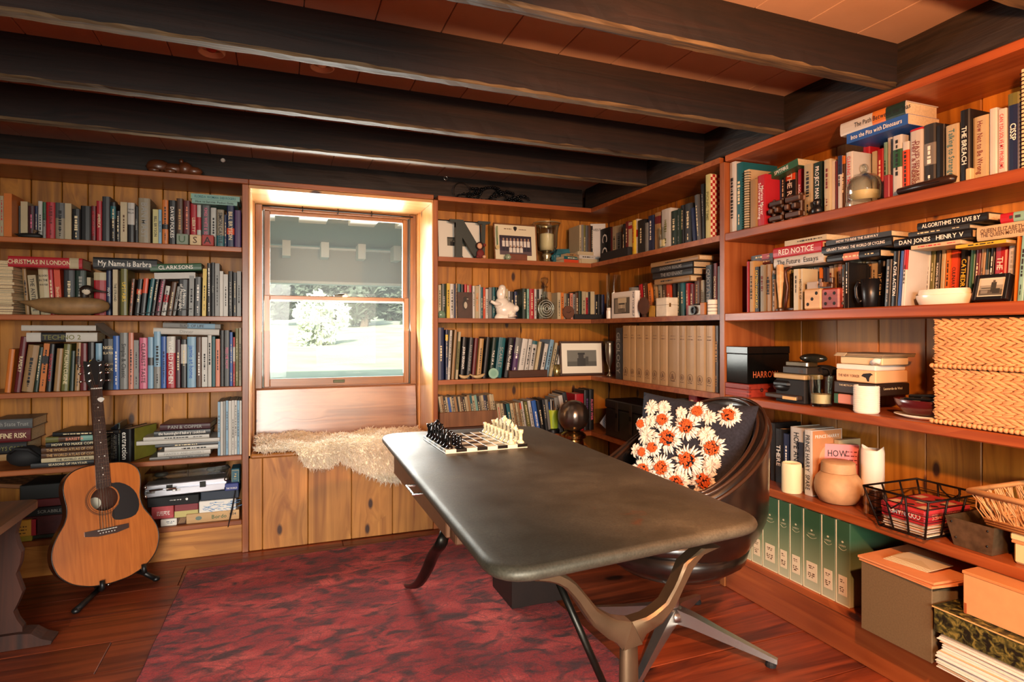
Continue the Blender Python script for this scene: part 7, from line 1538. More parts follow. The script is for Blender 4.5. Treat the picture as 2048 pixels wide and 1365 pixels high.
# ---------------------------------------------------------------- steel desk
def steel():
    m, n, l, b = newmat('aged_steel'); tc = n.new('ShaderNodeTexCoord')
    nz = n.new('ShaderNodeTexNoise'); nz.inputs['Scale'].default_value = 4.5; nz.inputs['Detail'].default_value = 7; nz.inputs['Roughness'].default_value = .65; l.new(tc.outputs['Object'], nz.inputs['Vector'])
    rp = ramp(n, [(.3, '39362b'), (.55, '4a463a'), (.75, '5f5b4b')]); l.new(nz.outputs[0], rp.inputs[0])
    n2 = n.new('ShaderNodeTexNoise'); n2.inputs['Scale'].default_value = 14; n2.inputs['Detail'].default_value = 8; n2.inputs['Distortion'].default_value = .6; l.new(tc.outputs['Object'], n2.inputs['Vector'])
    ru = ramp(n, [(.69, 0.0), (.78, .8)]); l.new(n2.outputs[0], ru.inputs[0])
    mx = n.new('ShaderNodeMix'); mx.data_type = 'RGBA'; l.new(ru.outputs[0], mx.inputs['Factor']); l.new(rp.outputs[0], mx.inputs['A']); mx.inputs['B'].default_value = (*lin('5c3c28'), 1)
    sp9 = n.new('ShaderNodeTexNoise'); sp9.inputs['Scale'].default_value = 240; sp9.inputs['Detail'].default_value = 4; l.new(tc.outputs['Object'], sp9.inputs['Vector']); r9 = ramp(n, [(.3, .82), (.72, 1.3)]); l.new(sp9.outputs[0], r9.inputs[0]); m9 = n.new('ShaderNodeMix'); m9.data_type = 'RGBA'; m9.blend_type = 'MULTIPLY'; m9.inputs['Factor'].default_value = 1; l.new(mx.outputs['Result'], m9.inputs['A']); l.new(r9.outputs[0], m9.inputs['B']); mx = m9
    l.new(mx.outputs['Result'], b.inputs['Base Color']); b.inputs['Metallic'].default_value = .35
    rr_ = ramp(n, [(.3, .38), (.7, .55)]); l.new(nz.outputs[0], rr_.inputs[0]); l.new(rr_.outputs[0], b.inputs['Roughness'])
    bp = n.new('ShaderNodeBump'); bp.inputs['Strength'].default_value = .12; bp.inputs['Distance'].default_value = .003; l.new(n2.outputs[0], bp.inputs['Height']); l.new(bp.outputs[0], b.inputs['Normal'])
    return m
STEEL = steel(); CAST = mat('6e5a44', .38, .8, noise=.2, nscale=14, name='cast_iron'); CASTD = mat('25231e', .35, .8, noise=.2, name='dark_cast_iron')
dk = thing('desk', 'steel-topped desk on cast iron wishbone legs in the room centre', 'desk', (-1.22, -1.78, 0)); DO = Vector((-1.22, -1.78, 0))
DQ = [(-1.545, -2.505), (-.915, -2.445), (-.872, -1.105), (-1.513, -1.083)]
def rounded(quad, r, k=6):
    out = []; n = len(quad)
    for i in range(n):
        p = Vector((*quad[i], 0)); a = (Vector((*quad[i-1], 0))-p).normalized(); b2 = (Vector((*quad[(i+1) % n], 0))-p).normalized()
        p0, p1 = p+a*r, p+b2*r
        for t in range(k+1): t /= k; q = p0*(1-t)**2+p*2*t*(1-t)+p1*t*t; out.append((q.x, q.y))
    return out
def inset(pts, d):
    cx = sum(p[0] for p in pts)/len(pts); cy = sum(p[1] for p in pts)/len(pts)
    return [(cx+(x-cx)*(1-d/.32 if 0 else 1-d/abs(.31)), cy+(y-cy)*(1-d/.69)) for x, y in pts]
outl = [(x-DO.x, y-DO.y) for x, y in rounded(DQ, .085)]
mb = MB(); rings = []; Z1, Z0, rr_ = .760, .733, .0135
for k in range(9):
    a = PI*k/8; rings.append((rr_*(1-math.sin(a)), Z1-(1-math.cos(a))*(Z1-Z0)/2))
vs = []; N = len(outl)
for d, z in rings: vs += [(x, y, z) for x, y in inset(outl, d)]
fs = [(k*N+j, k*N+(j+1) % N, (k+1)*N+(j+1) % N, (k+1)*N+j) for k in range(8) for j in range(N)]+[tuple(range(N)), tuple(range(8*N, 9*N))[::-1]]
mb.add(vs, fs).build('desktop', STEEL, dk, smooth=40)
# drawer under the window side
bx('drawer_case', mat('6a4a34', .45, .3, noise=.1), (-1.475-DO.x, -2.02-DO.y, .635), (-1.08-DO.x, -1.22-DO.y, .7325), dk, .004)
dr = bx('drawer', mat('7a563c', .42, .3, noise=.1), (-1.488-DO.x, -1.98-DO.y, .642), (-1.4755-DO.x, -1.26-DO.y, .726), dk, .003)
h0, h1 = at_x(826, 984, -1.49), at_x(848, 1002, -1.49)
yc = (h0.y+h1.y)/2
hd = MB().tube([(-1.488, yc+.05, .688), (-1.515, yc+.05, .688), (-1.515, yc-.05, .688), (-1.488, yc-.05, .688)], .004, 8).build('handle', SILVER, dr); hd.data.transform(Matrix.Translation(-DO))
# wishbone frames
YL = -2.40
outer = [(1045, 1139), (1055, 1152), (1093, 1154), (1117, 1166), (1138, 1188), (1155, 1214), (1174, 1242), (1203, 1266), (1222, 1275), (1231, 1288), (1231, 1365), (1231, 1440), (1273, 1440), (1272, 1365), (1269, 1275), (1275, 1259), (1311, 1234.6), (1336, 1201), (1352.6, 1164), (1373, 1123), (1394, 1098), (1425, 1086)]
inner = [(1386, 1089), (1352, 1119), (1336, 1160), (1315, 1197), (1282, 1222), (1249, 1232.5), (1216, 1228), (1183, 1208), (1158, 1177), (1137, 1152), (1112.5, 1137), (1083, 1133)]
def wish(Y, dpt, m, name, sgn):
    P = [at_y(x, y, YL) for x, y in outer+inner]; P2 = [(min(max(p.x, -1.50), -.94), min(p.z, .7325)) for p in P]
    P2 = [(x-DO.x, z) for x, z in P2]; M2 = Matrix(((1, 0, 0, 0), (0, 0, 1, 0), (0, 1, 0, 0), (0, 0, 0, 1)))
    # split in convex-safe strips: left arm, right arm, post
    cen = MB(); o_, i_ = P2[:len(outer)], P2[len(outer):]
    def strip(a, c):
        n = min(len(a), len(c)); L = [(a[k], c[k]) for k in range(n)]
        vs = []; fs = []
        for (p, q) in L:
            w = Vector((q[0]-p[0], q[1]-p[1])); e = .18
            pm = (p[0]+w.x*e, p[1]+w.y*e); qm = (q[0]-w.x*e, q[1]-w.y*e)
            y0 = Y-DO.y
            vs += [(p[0], y0, p[1]), (p[0], y0-dpt, p[1]), (pm[0], y0-dpt-.004, pm[1]), (qm[0], y0-dpt-.004, qm[1]), (q[0], y0-dpt, q[1]), (q[0], y0, q[1])]
        for k in range(n-1):
            for j in range(6): fs.append((k*6+j, k*6+(j+1) % 6, (k+1)*6+(j+1) % 6, (k+1)*6+j))
        fs += [tuple(range(6)), tuple(range((n-1)*6, n*6))[::-1]]; cen.add(vs, fs)
    def resample(pl, n):
        L = [0]
        for a, b2 in zip(pl, pl[1:]): L.append(L[-1]+math.dist(a, b2))
        out = []
        for k in range(n):
            t = L[-1]*k/(n-1); j = max(i for i in range(len(L)) if L[i] <= t+1e-9); j = min(j, len(pl)-2); u = (t-L[j])/max(L[j+1]-L[j], 1e-9)
            out.append((pl[j][0]+(pl[j+1][0]-pl[j][0])*u, pl[j][1]+(pl[j+1][1]-pl[j][1])*u))
        return out
    lo, li = resample(o_[0:10], 14), resample(list(reversed(i_[5:12])), 14); strip(lo, li)
    ro, ri = resample(list(reversed(o_[14:22])), 14), resample(i_[0:6], 14); strip(ro, ri)
    y0 = Y-DO.y; jl, jr, jt = o_[9], o_[14], i_[5]
    a, b2 = o_[9], o_[14]
    cen.add([(p[0], yy, p[1]) for yy in (y0, y0-dpt-.003) for p in (a, b2, jt)], [(0, 1, 2), (5, 4, 3), (0, 3, 4, 1), (1, 4, 5, 2), (2, 5, 3, 0)])
    fr = cen.build(name, m, dk, smooth=35)
    xc = (a[0]+b2[0])/2; hw = (b2[0]-a[0])/2
    return fr, xc, hw, a[1]
fr, xc, hw, zj = wish(YL, .026, CAST, 'wishbone_arm', -1)
def leg(pts, wx, m, name):
    """S-shaped cast leg: flattened bar through points (x, y, z)"""
    pts = [Vector(p) for p in pts]; wx = list(wx)
    for _ in range(2):
        P_, W_ = [pts[0]], [wx[0]]
        for a, b2, wa, wb_q in zip(pts, pts[1:], wx, wx[1:]): P_ += [a.lerp(b2, .25), a.lerp(b2, .75)]; W_ += [wa*.75+wb_q*.25, wa*.25+wb_q*.75]
        pts, wx = P_+[pts[-1]], W_+[wx[-1]]
    o = MB().tube([Vector(p)-DO for p in pts], [q for q in wx], 10, flat=.55, up=(1, 0, 0)).build(name, m, dk, smooth=True); return o
X0 = xc+DO.x
leg([(X0, YL-.013, zj+.012), (X0, YL-.013, zj-.05), (X0, YL-.013, .46), (X0, YL-.02, .36), (X0, YL-.06, .24), (X0, YL-.15, .11), (X0, YL-.24, .045), (X0, YL-.28, .030)], [hw*.9, hw, hw, hw*1.0, hw*.95, hw*.9, hw*.85, hw*.6], CAST, 'leg')
fr2, *_ = wish(-1.19, .026, CASTD, 'wishbone_arm', 1)
Xf = -1.345; pts = [at_x(x, y, Xf) for x, y in ((888, 1083), (866, 1109), (855, 1140), (836, 1172), (815, 1188))]
leg([(-1.24, -1.20, .5), (-1.27, -1.18, .45)]+[(p.x, p.y, max(p.z, .028)) for p in pts]+[(Xf, pts[-1].y+.035, .022)], [.021, .021, .022, .022, .022, .021, .018, .010], CASTD, 'leg')
b0, b1 = at_y(1118, 1166, -2.36), at_y(1232, 1425, -2.385)
o = MB().tube([b0-DO, b1-DO], .0075, 8, flat=.7).build('brace_rod', CASTD, dk, smooth=True)
# waste box under the desk
wb2 = thing('wastebasket', 'dark square wooden waste box on the rug under the desk', 'wastebasket', (-.865, -1.005, .0135)); DW = mat('1a0f0a', .5, noise=.2, name='near_black_wood'); s = .118
for lo, hi in (((-s, -s, 0), (s, -s+.01, .34)), ((-s, s-.01, 0), (s, s, .34)), ((-s, -s+.0105, 0), (-s+.01, s-.0105, .34)), ((s-.01, -s+.0105, 0), (s, s-.0105, .34))): bx('side_board', DW, lo, hi, wb2, .001)
bx('bottom_board', DW, (-s+.0105, -s+.0105, 0), (s-.0105, s-.0105, .01), wb2, .001)
# ---------------------------------------------------------------- chess
BC = Vector((-1.238, -1.412, .7606)); BS = .285; sq = BS/8; CRZ = math.radians(1.5)
cbd = thing('chessboard', 'black and white stone chessboard on the far end of the desk', 'chessboard', BC, CRZ)
SQW, SQB = mat('e9dcc0', .25, coat=.3, noise=.08, nscale=30, name='cream_stone'), mat('161412', .22, coat=.4, name='black_stone')
bx('base_slab', SQW, (-BS/2, -BS/2, 0), (BS/2, BS/2, .003), cbd, .0005)
for i in range(8):
    for j in range(8): bx('square', SQB if (i+j) % 2 else SQW, (-BS/2+sq*i+.0002, -BS/2+sq*j+.0002, .0031), (-BS/2+sq*(i+1)-.0002, -BS/2+sq*(j+1)-.0002, .0135), cbd, .0004)
PB, PW_ = mat('0e0e0f', .12, coat=.5, name='black_onyx'), mat('ecdfb6', .25, coat=.4, noise=.12, nscale=40, name='cream_onyx')
def shape(kind):
    q = .0125
    base = [(q, 0), (q, .004), (q*.8, .007), (q*.55, .010)]
    if kind == 'pawn': return base+[(q*.42, .020), (q*.6, .023), (q*.4, .025), (q*.6, .030), (q*.55, .036), (.0001, .039)]
    if kind == 'rook': return base+[(q*.5, .030), (q*.75, .034), (q*.8, .045), (q*.5, .045), (q*.45, .041), (.0001, .041)]
    if kind == 'bishop': return base+[(q*.42, .034), (q*.7, .037), (q*.4, .039), (q*.62, .046), (q*.45, .054), (q*.15, .058), (q*.18, .061), (.0001, .062)]
    if kind == 'queen': return base+[(q*.42, .042), (q*.75, .046), (q*.5, .048), (q*.8, .060), (q*.4, .061), (q*.25, .065), (.0001, .067)]
    if kind == 'king': return base+[(q*.45, .045), (q*.8, .049), (q*.55, .051), (q*.85, .064), (q*.5, .067), (q*.3, .071), (.0001, .074)]
    return base+[(q*.6, .016), (.0001, .017)]
order = ['rook', 'knight', 'bishop', 'queen', 'king', 'bishop', 'knight', 'rook']
PROTO = {}
def piece(kind, black, i, j):
    key = (kind, black); m = PB if black else PW_; col = 'black' if black else 'cream'
    p = Matrix.Rotation(CRZ, 3, 'Z') @ Vector((-BS/2+sq*(i+.5), -BS/2+sq*(j+.5), .0137))+BC
    file = ordinal(j+1)+' file from the near edge'
    lab = f'{col} stone chess {kind} on the {file} of the board'
    if key not in PROTO:
        o = thing('chess_'+kind, lab, 'chess piece', p, group=col+' chess pieces')
        MB().lathe(shape(kind), 12).build('body', m, o, smooth=True)
        if kind == 'knight':
            s = -1 if not black else 1
            MB().tube([(-.004*s, 0, .014), (-.003*s, 0, .028), (.001*s, 0, .042), (.004*s, 0, .047), (.011*s, 0, .041)], [.0085, .008, .0075, .007, .004], 8, flat=.7).build('horse_head', m, o, smooth=True)
            for q in (-1, 1): MB().lathe([(.002, 0), (.0001, .007)], 5, T(.001*s, q*.003, .050)).build('ear', m, o)
        if kind == 'king': bx('cross_bar', m, (-.005, -.0015, .071), (.005, .0015, .074), o, .0004)
        if kind == 'queen': MB().lathe([(.0102, .0585), (.011, .063), (.009, .0615)], 8, cap=False).build('crown', m, o)
        PROTO[key] = o; index_children(o); return
    o = copy_thing(PROTO[key]); o.location = p; o['label'] = lab
for j in range(8):
    piece(order[j], True, 0, j); piece('pawn', True, 1, j); piece(order[j], False, 7, j); piece('pawn', False, 6, j)
# ---------------------------------------------------------------- leather tub chair with cushion
LEA = mat('17110e', .28, noise=.25, nscale=25, coat=.35, name='dark_leather'); ALP = mat('b9b6b2', .25, .95, name='polished_aluminium')
CC = Vector((-.50, -1.535, 0)); ch = thing('swivel_chair', 'dark leather tub swivel chair with aluminium star base behind the desk', 'chair', CC)
def shell():
    na, nz_ = 40, 12; outer_, inner_ = [], []
    def top(ph): c = max(0, math.cos(ph*.82)); return .625+.265*c**1.3
    def rad(z, ph): t = min(1, max(0, (z-.29)/.25)); return (.19+.135*math.sin(t*PI/2))*(1+.02*math.cos(ph))
    vs = []; A0 = math.radians(112)
    prof = []
    for i in range(na+1):
        ph = -A0+2*A0*i/na; zt = top(ph); ring = []
        for k in range(nz_+1): z = .285+(zt-.03-.285)*k/nz_; ring.append((rad(z, ph)+.012*max(0, math.cos(ph))*k/nz_, z))
        R = ring[-1][0]
        for q in range(1, 7): a = PI*q/6; ring.append((R-.028+.028*math.cos(a), zt-.03+.03*math.sin(a)))
        for k in range(1, 9): z = zt-.03-(zt-.03-.40)*k/8; ring.append((min(rad(z, ph), R)-.056+.012*max(0, math.cos(ph))*(1-k/8), z))
        fx = 1.0
        prof.append([(r*math.cos(ph)*.98, r*math.sin(ph)*1.03, z) for r, z in ring])
    n = len(prof[0]); vs = [p for ring in prof for p in ring]
    fs = [(i*n+k, (i+1)*n+k, (i+1)*n+k+1, i*n+k+1) for i in range(na) for k in range(n-1)]+[tuple(range(n))[::-1], tuple(range(na*n, na*n+n))]
    MB().add(vs, fs).build('back_shell', LEA, ch, smooth=True)
    for off, rd in ((12, .0065), (14, .006), (16, .0065)):
        MB().tube([Vector(r[off])+Vector((0, 0, .001)) for r in prof], rd, 7).build('piping', mat('3a2417', .3, coat=.4, name='brown_piping'), ch, smooth=True)
    for s_ in (0, na):
        c = Vector(prof[s_][15]); MB().ball((c.x-.01, c.y*.99, c.z-.035), (.055, .036, .045), 12).build('arm_front', LEA, ch, smooth=True)
shell()
MB().lathe([(.0001, .282), (.20, .285), (.26, .33), (.275, .385), (.0001, .39)], 28).build('seat_pan', LEA, ch, smooth=True)
MB().lathe([(.0001, .39), (.25, .392), (.268, .41), (.262, .44), (.20, .455), (.0001, .46)], 28, T(-.03, 0, 0)).build('seat', LEA, ch, smooth=True)
MB().lathe([(.03, .10), (.026, .125), (.024, .27), (.05, .282)], 20).build('column', ALP, ch, smooth=30)
MB().lathe([(.055, .085), (.05, .105), (.032, .125), (.0001, .125)], 20).build('hub', ALP, ch, smooth=True)
tip = Vector((-.289, -1.82, 0))-CC; a0 = math.atan2(tip.y, tip.x)
for k in range(4):
    a = a0+k*PI/2; L = tip.length; d = Vector((math.cos(a), math.sin(a), 0)); s = Vector((-d.y, d.x, 0))
    secs = [(.02, .032, .075, .124), (.08, .028, .070, .112), (.18, .022, .050, .082), (L-.01, .014, .020, .036), (L+.012, .012, .016, .030)]
    vs = []
    for (r, w, z0, z1) in secs: c = d*r; vs += [tuple(c-s*w+Vector((0, 0, z0))), tuple(c+s*w+Vector((0, 0, z0))), tuple(c+s*w*.7+Vector((0, 0, z1))), tuple(c-s*w*.7+Vector((0, 0, z1)))]
    fs = [(i*4+j, i*4+(j+1) % 4, (i+1)*4+(j+1) % 4, (i+1)*4+j) for i in range(4) for j in range(4)]+[(0, 3, 2, 1), (16, 17, 18, 19)]
    f = MB().add(vs, fs).build('foot_blade', ALP, ch, smooth=40); MB().lathe([(.018, .0005), (.018, .010), (.012, .018), (.0001, .018)], 10, T(*(d*(L-.01)))).build('glide', BLACKM, f)
# cushion
cn = Vector((-.86, -.51, 0)).normalized(); cu_c = Vector((-.425, -1.545, .685)); tilt = math.radians(14)
nrm = (cn*math.cos(tilt)+Vector((0, 0, 1))*math.sin(tilt)).normalized(); rgt = Vector((0, 0, 1)).cross(nrm).normalized(); upv = nrm.cross(rgt).normalized()
rgt, upv = (rgt*math.cos(-.05)+upv*math.sin(-.05)), (upv*math.cos(-.05)-rgt*math.sin(-.05))
CM = Matrix(((rgt.x, upv.x, nrm.x, cu_c.x), (rgt.y, upv.y, nrm.y, cu_c.y), (rgt.z, upv.z, nrm.z, cu_c.z), (0, 0, 0, 1)))
cus = thing('cushion', 'navy wool cushion covered in shaggy white and orange daisies', 'cushion', M=CM)
CW, CH_, CT = .225, .215, .062
def bulge(u, v): return CT*(max(0, 1-u**4)*max(0, 1-v**4))**.5
n = 22; vs = []; fs = []
for sd in (1, -1):
    for i in range(n+1):
        for j in range(n+1):
            u, v = -1+2*i/n, -1+2*j/n; pin = 1-.05*(1-abs(u))*abs(v)**3-.0
            vs.append((u*CW*(1-.06*(1-abs(v)**2)*abs(u)**4), v*CH_*(1-.06*(1-abs(u)**2)*abs(v)**4), sd*(bulge(u, v)*(1 if sd > 0 else .75)+.002)))
m1 = (n+1)**2
for sd in (0, 1):
    for i in range(n):
        for j in range(n): a = sd*m1+i*(n+1)+j; q = (a, a+n+1, a+n+2, a+1); fs.append(q if sd == 0 else q[::-1])
edge = [i*(n+1) for i in range(n+1)]+[n*(n+1)+j for j in range(1, n+1)]+[i*(n+1)+n for i in range(n-1, -1, -1)]+[j for j in range(n-1, 0, -1)]
fs += [(edge[k], edge[(k+1) % len(edge)], m1+edge[(k+1) % len(edge)], m1+edge[k]) for k in range(len(edge))]
MB().add(vs, fs).build('cover', mat('23242e', .95, noise=.35, nscale=120, name='navy_wool'), cus, smooth=True)
WOOL, WOOLW, ORW = mat('efe6d8', .9, noise=.1, nscale=50, name='daisy_wool'), mat('e3d6c4', .9, name='daisy_wool_grey'), mat('c85a20', .9, noise=.25, nscale=90, name='orange_wool')
Mi = CM.inverted()
fl_ = [(660, 262, 70, 0), (770, 262, 62, 0), (655, 385, 62, 0), (572, 408, 62, 1), (772, 372, 84, 1), (930, 312, 55, 0), (1085, 300, 80, 2), (1185, 352, 62, 0), (1358, 330, 92, 1), (990, 432, 108, 1), (620, 510, 84, 0), (818, 535, 125, 1), (1160, 512, 76, 0), (515, 645, 58, 0), (588, 662, 62, 1), (685, 622, 74, 1), (1222, 628, 108, 1), (1000, 735, 128, 1), (600, 835, 110, 1), (765, 805, 104, 1), (1212, 778, 78, 0), (900, 945, 112, 1), (1142, 928, 112, 1), (1078, 1045, 50, 0)]
rr = random.Random(12)
for (fx, fy, fr_, oc) in fl_:
    px, py = 1160+fx/4.55, 760+fy/4.55
    r = ray(px, py); o0 = Mi @ CAM; d0 = (Mi.to_3x3() @ r); t = (CT*.8-o0.z)/d0.z; p = o0+d0*t
    u, v = max(-.93, min(.93, p.x/CW)), max(-.93, min(.93, p.y/CH_)); z = bulge(u, v)+.002
    R = fr_/4.55*2.28/1195*1.12; e = .02
    gx = (bulge(min(u+e, 1), v)-bulge(max(u-e, -1), v))/(2*e*CW); gy = (bulge(u, min(v+e, 1))-bulge(u, max(v-e, -1)))/(2*e*CH_)
    nn = Vector((-gx*.6, -gy*.6, 1)).normalized(); q = Vector((0, 0, 1)).rotation_difference(nn).to_matrix().to_4x4()
    FM = T(u*CW, v*CH_, z) @ q; mb = MB()
    for k in range(54 if oc else 40):
        a = 2*PI*k/27+rr.uniform(-.14, .14); L = R*rr.uniform(.7, 1.12); lift = rr.uniform(.006, .018); w = .0034; i0 = R*(.42 if oc else .02)
        ca, sa = math.cos(a), math.sin(a); s = (-sa*w, ca*w); pts = [(i0, .004+.004*(k % 2)), ((i0+L)*.5, lift), (L*.88, lift*.65), (L, lift*.2)]
        vv = []
        for t_, (rd, zz) in enumerate(pts): ww = (.6, 1.2, .9, .15)[t_]; vv += [(ca*rd-s[0]*ww, sa*rd-s[1]*ww, zz), (ca*rd, sa*rd, zz+.003), (ca*rd+s[0]*ww, sa*rd+s[1]*ww, zz)]
        mb.add(vv, [(3*i+j, 3*i+j+1, 3*i+j+4, 3*i+j+3) for i in range(3) for j in range(2)], FM)
    pt = mb.build('daisy', WOOL if oc else WOOLW, cus)
    if oc:
        mb = MB()
        for k in range(70): a = rr.uniform(0, 6.28); rd = R*.50*math.sqrt(rr.random()); mb.ball((rd*math.cos(a), rd*math.sin(a), .014+.008*(1-rd/R)), (.0042, .0042, .006), 5, FM)
        mb.build('daisy_centre', ORW, pt)
# ---------------------------------------------------------------- acoustic guitar on its stand
B0 = CAM+ray(222, 1167)*2.60; T0 = CAM+ray(187, 716)*2.76
Aax = (T0-B0); GL = Aax.length; Aax.normalize(); Dx = Vector((.90, .436, 0)); Dx = (Dx-Aax*Dx.dot(Aax)).normalized(); Nz = Dx.cross(Aax).normalized()
if Nz.y > 0: Nz = -Nz
GMx = Matrix(((Dx.x, Aax.x, Nz.x, B0.x), (Dx.y, Aax.y, Nz.y, B0.y), (Dx.z, Aax.z, Nz.z, B0.z), (0, 0, 0, 1)))
SP = wood('spruce_top', 'bd6b2c', 'a65820', 'Y', knots=0, fine=3.0, rough=.28, coat=.5, vary=0, bump=0); MAH = mat('4a2414', .3, coat=.4, name='mahogany'); ROSE = mat('33190f', .4, noise=.2, name='rosewood'); BIND = mat('1c120c', .3, name='binding')
gt = thing('acoustic_guitar', 'honey-coloured acoustic guitar with black pickguard on a floor stand', 'guitar', M=GMx)
bh = GL*.515
half = [(0, 0), (.004, .05), (.012, .085), (.035, .135), (.075, .176), (.12, .195), (.16, .199), (.2, .192), (.24, .174), (.28, .150), (.315, .139), (.35, .138), (.39, .144), (.43, .145), (.465, .133), (.49, .105), (.502, .062), (.505, 0)]
half = [(y*bh/.505, w) for y, w in half]
def catmull(P, n=4):
    out = []
    for i in range(len(P)-1):
        p0, p1, p2, p3 = P[max(i-1, 0)], P[i], P[i+1], P[min(i+2, len(P)-1)]
        for k in range(n):
            t = k/n; out.append(tuple(.5*((2*p1[c])+(-p0[c]+p2[c])*t+(2*p0[c]-5*p1[c]+4*p2[c]-p3[c])*t*t+(-p0[c]+3*p1[c]-3*p2[c]+p3[c])*t**3) for c in (0, 1)))
    return out+[P[-1]]
hs_ = catmull(half); og = [(w, y) for y, w in hs_]+[(-w, y) for y, w in hs_[-2:0:-1]]
hc_ = (0, .70*bh); hr = .052; N = len(og)
ang = [math.atan2(y-hc_[1], x-hc_[0]) for x, y in og]; cir = [(hc_[0]+hr*math.cos(a), hc_[1]+hr*math.sin(a)) for a in ang]
mb = MB(); mb.add([(x, y, 0) for x, y in og]+[(x, y, 0) for x, y in cir]+[(x, y, -.004) for x, y in cir], [(k, (k+1) % N, N+(k+1) % N, N+k) for k in range(N)]+[(N+k, N+(k+1) % N, 2*N+(k+1) % N, 2*N+k) for k in range(N)]); mb.build('soundboard', SP, gt)
mb = MB(); mb.add([(x, y, -.0004) for x, y in og]+[(x, y, -.095) for x, y in og], [(k, (k+1) % N, N+(k+1) % N, N+k) for k in range(N)]+[tuple(range(N, 2*N))]); mb.build('back_and_sides', MAH, gt)
mb = MB(); mb.tube([(x*1.0, y, .0002) for x, y in og], .0022, 5, closed=True); mb.build('binding', BIND, gt, smooth=True)
ro = MB()
for r0 in (.058, .064, .0665, .070): ro.add([(hc_[0]+(r0+d)*math.cos(2*PI*k/40), hc_[1]+(r0+d)*math.sin(2*PI*k/40), .0006) for d in (0, .0016) for k in range(40)], [(k, (k+1) % 40, 40+(k+1) % 40, 40+k) for k in range(40)])
ro.build('rosette', BIND, gt)
mb = MB(); disc(mb, (-.022, hc_[1]-.012), .027, Matrix.Identity(4), 20, 1, -.085); mb.build('paper_label', mat('cfc8b4', .7), gt)
pg_ = catmull([(.012, .060), (.035, .062), (.062, .060), (.10, .035), (.125, -.005), (.132, -.055), (.115, -.095), (.075, -.105), (.035, -.100), (.022, -.078), (.030, -.055), (.050, -.035), (.0575, -.005), (.050, .028), (.030, .049), (.012, .060)], 2)
mb = MB(); M_ = T(hc_[0]+.0, hc_[1], .0008); bmv = [(x, y) for x, y in pg_]
bm = bmesh.new(); vsb = [bm.verts.new((x, y, 0)) for x, y in pg_[:-1]]; fb = bm.faces.new(vsb); bmesh.ops.triangulate(bm, faces=[fb]); bmesh.ops.translate(bm, verts=bm.verts, vec=(0, hc_[1], .0012)); me = bpy.data.meshes.new('pickguard'); bm.to_mesh(me); bm.free(); me.materials.append(BLACK); o = bpy.data.objects.new('pickguard', me); COL.objects.link(o); o.parent = gt
yb = .235*bh/.505*.93; mb = MB(); mb.prism([(-.082, yb+.012), (.082, yb+.012), (.082, yb-.008), (.035, yb-.018), (-.035, yb-.018), (-.082, yb-.008)], .0005, .009); br_ = mb.build('bridge', ROSE, gt); bx('saddle', WHITE, (-.036, yb+.004, .009), (.036, yb+.007, .0125), br_, .0005)
for k in range(6): MB().ball((-.027+.0108*k, yb-.006, .010), .0028, 7).build('bridge_pin', WHITE, br_)
yn = GL*.852; y0 = hc_[1]+hr-.004
mb = MB(); mb.add([(-.028, y0, .0008), (.028, y0, .0008), (.028, y0, .008), (-.028, y0, .008), (-.0215, yn, .006), (.0215, yn, .006), (.0215, yn, .012), (-.0215, yn, .012)], [(0, 1, 2, 3), (4, 7, 6, 5), (0, 4, 5, 1), (1, 5, 6, 2), (2, 6, 7, 3), (3, 7, 4, 0)]); fbd = mb.build('fretboard', ROSE, gt)
MB().tube([(0, bh-.02, -.006), (0, bh+.03, -.006), (0, yn, -.004), (0, yn+.02, -.003)], [.030, .026, .022, .022], 10, flat=.5, up=(1, 0, 0)).build('neck', MAH, gt, smooth=True)
sl_ = yn-yb
for k in range(1, 20):
    yf = yn-sl_*(1-2**(-k/12)); 
    if yf < y0+.004: break
    t = (yn-yf)/(yn-y0); w = .0215+.0065*t; zf = .012-.004*t; bx('fret', SILVER, (-w, yf-.0008, zf), (w, yf+.0008, zf+.0012), fbd, .0003)
    if k in (3, 5, 7, 9, 12, 15, 17):
        ym_ = yf+sl_*(2**(-(k-1)/12)-2**(-k/12))*.5
        for xx in ((0,) if k != 12 else (-.011, .011)): MB().lathe([(.0026, 0), (.0001, .0004)], 8, T(xx, ym_, zf+.0002)).build('inlay', WHITE, fbd)
bx('nut', WHITE, (-.0215, yn, .006), (.0215, yn+.005, .0145), gt, .0006)
mb = MB(); mb.prism([(-.022, yn+.005), (.022, yn+.005), (.037, yn+.04), (.040, GL*.985), (.014, GL*.978), (0, GL), (-.014, GL*.978), (-.040, GL*.985), (-.037, yn+.04)], -.008, .006, None); hdk = mb.build('headstock', BLACK, gt)
for s in (-1, 1):
    for k in range(3):
        yy = yn+.04+.036*k; MB().lathe([(.0055, 0), (.0055, .006), (.003, .007), (.003, .014), (.0001, .015)], 10, T(s*.022, yy, .006)).build('tuning_post', SILVER, hdk, smooth=30); MB().ball((s*.054, yy, -.002), (.009, .0065, .005), 8).build('tuning_key', SILVER, hdk, smooth=True); MB().tube([(s*.036, yy, -.002), (s*.05, yy, -.002)], .0025, 6).build('key_shaft', SILVER, hdk)
for k in range(6):
    xb, xn = -.027+.0108*k, -.0175+.007*k; s = -1 if k < 3 else 1; j = (k if k < 3 else 5-k); MB().tube([(xb, yb-.004, .0125), (xb, yb+.0055, .0135), (xn, yn+.002, .0150), (s*.020, yn+.04+.036*j, .014)], .0007+.00012*(5-k), 4).build('string', SILVER, gt)
mb = MB(); mb.prism(catmull([(.0, -.012), (.010, -.004), (.013, .006), (0, .012), (-.013, .006), (-.010, -.004), (0, -.012)], 3)[:-1], 0, .001, T(.012, yn-.052, .0162)); o = mb.build('plectrum', mat('d9d6d0', .3), None); o.matrix_basis = GMx; tag(o, 'white plectrum tucked under the guitar strings near the headstock', 'plectrum')
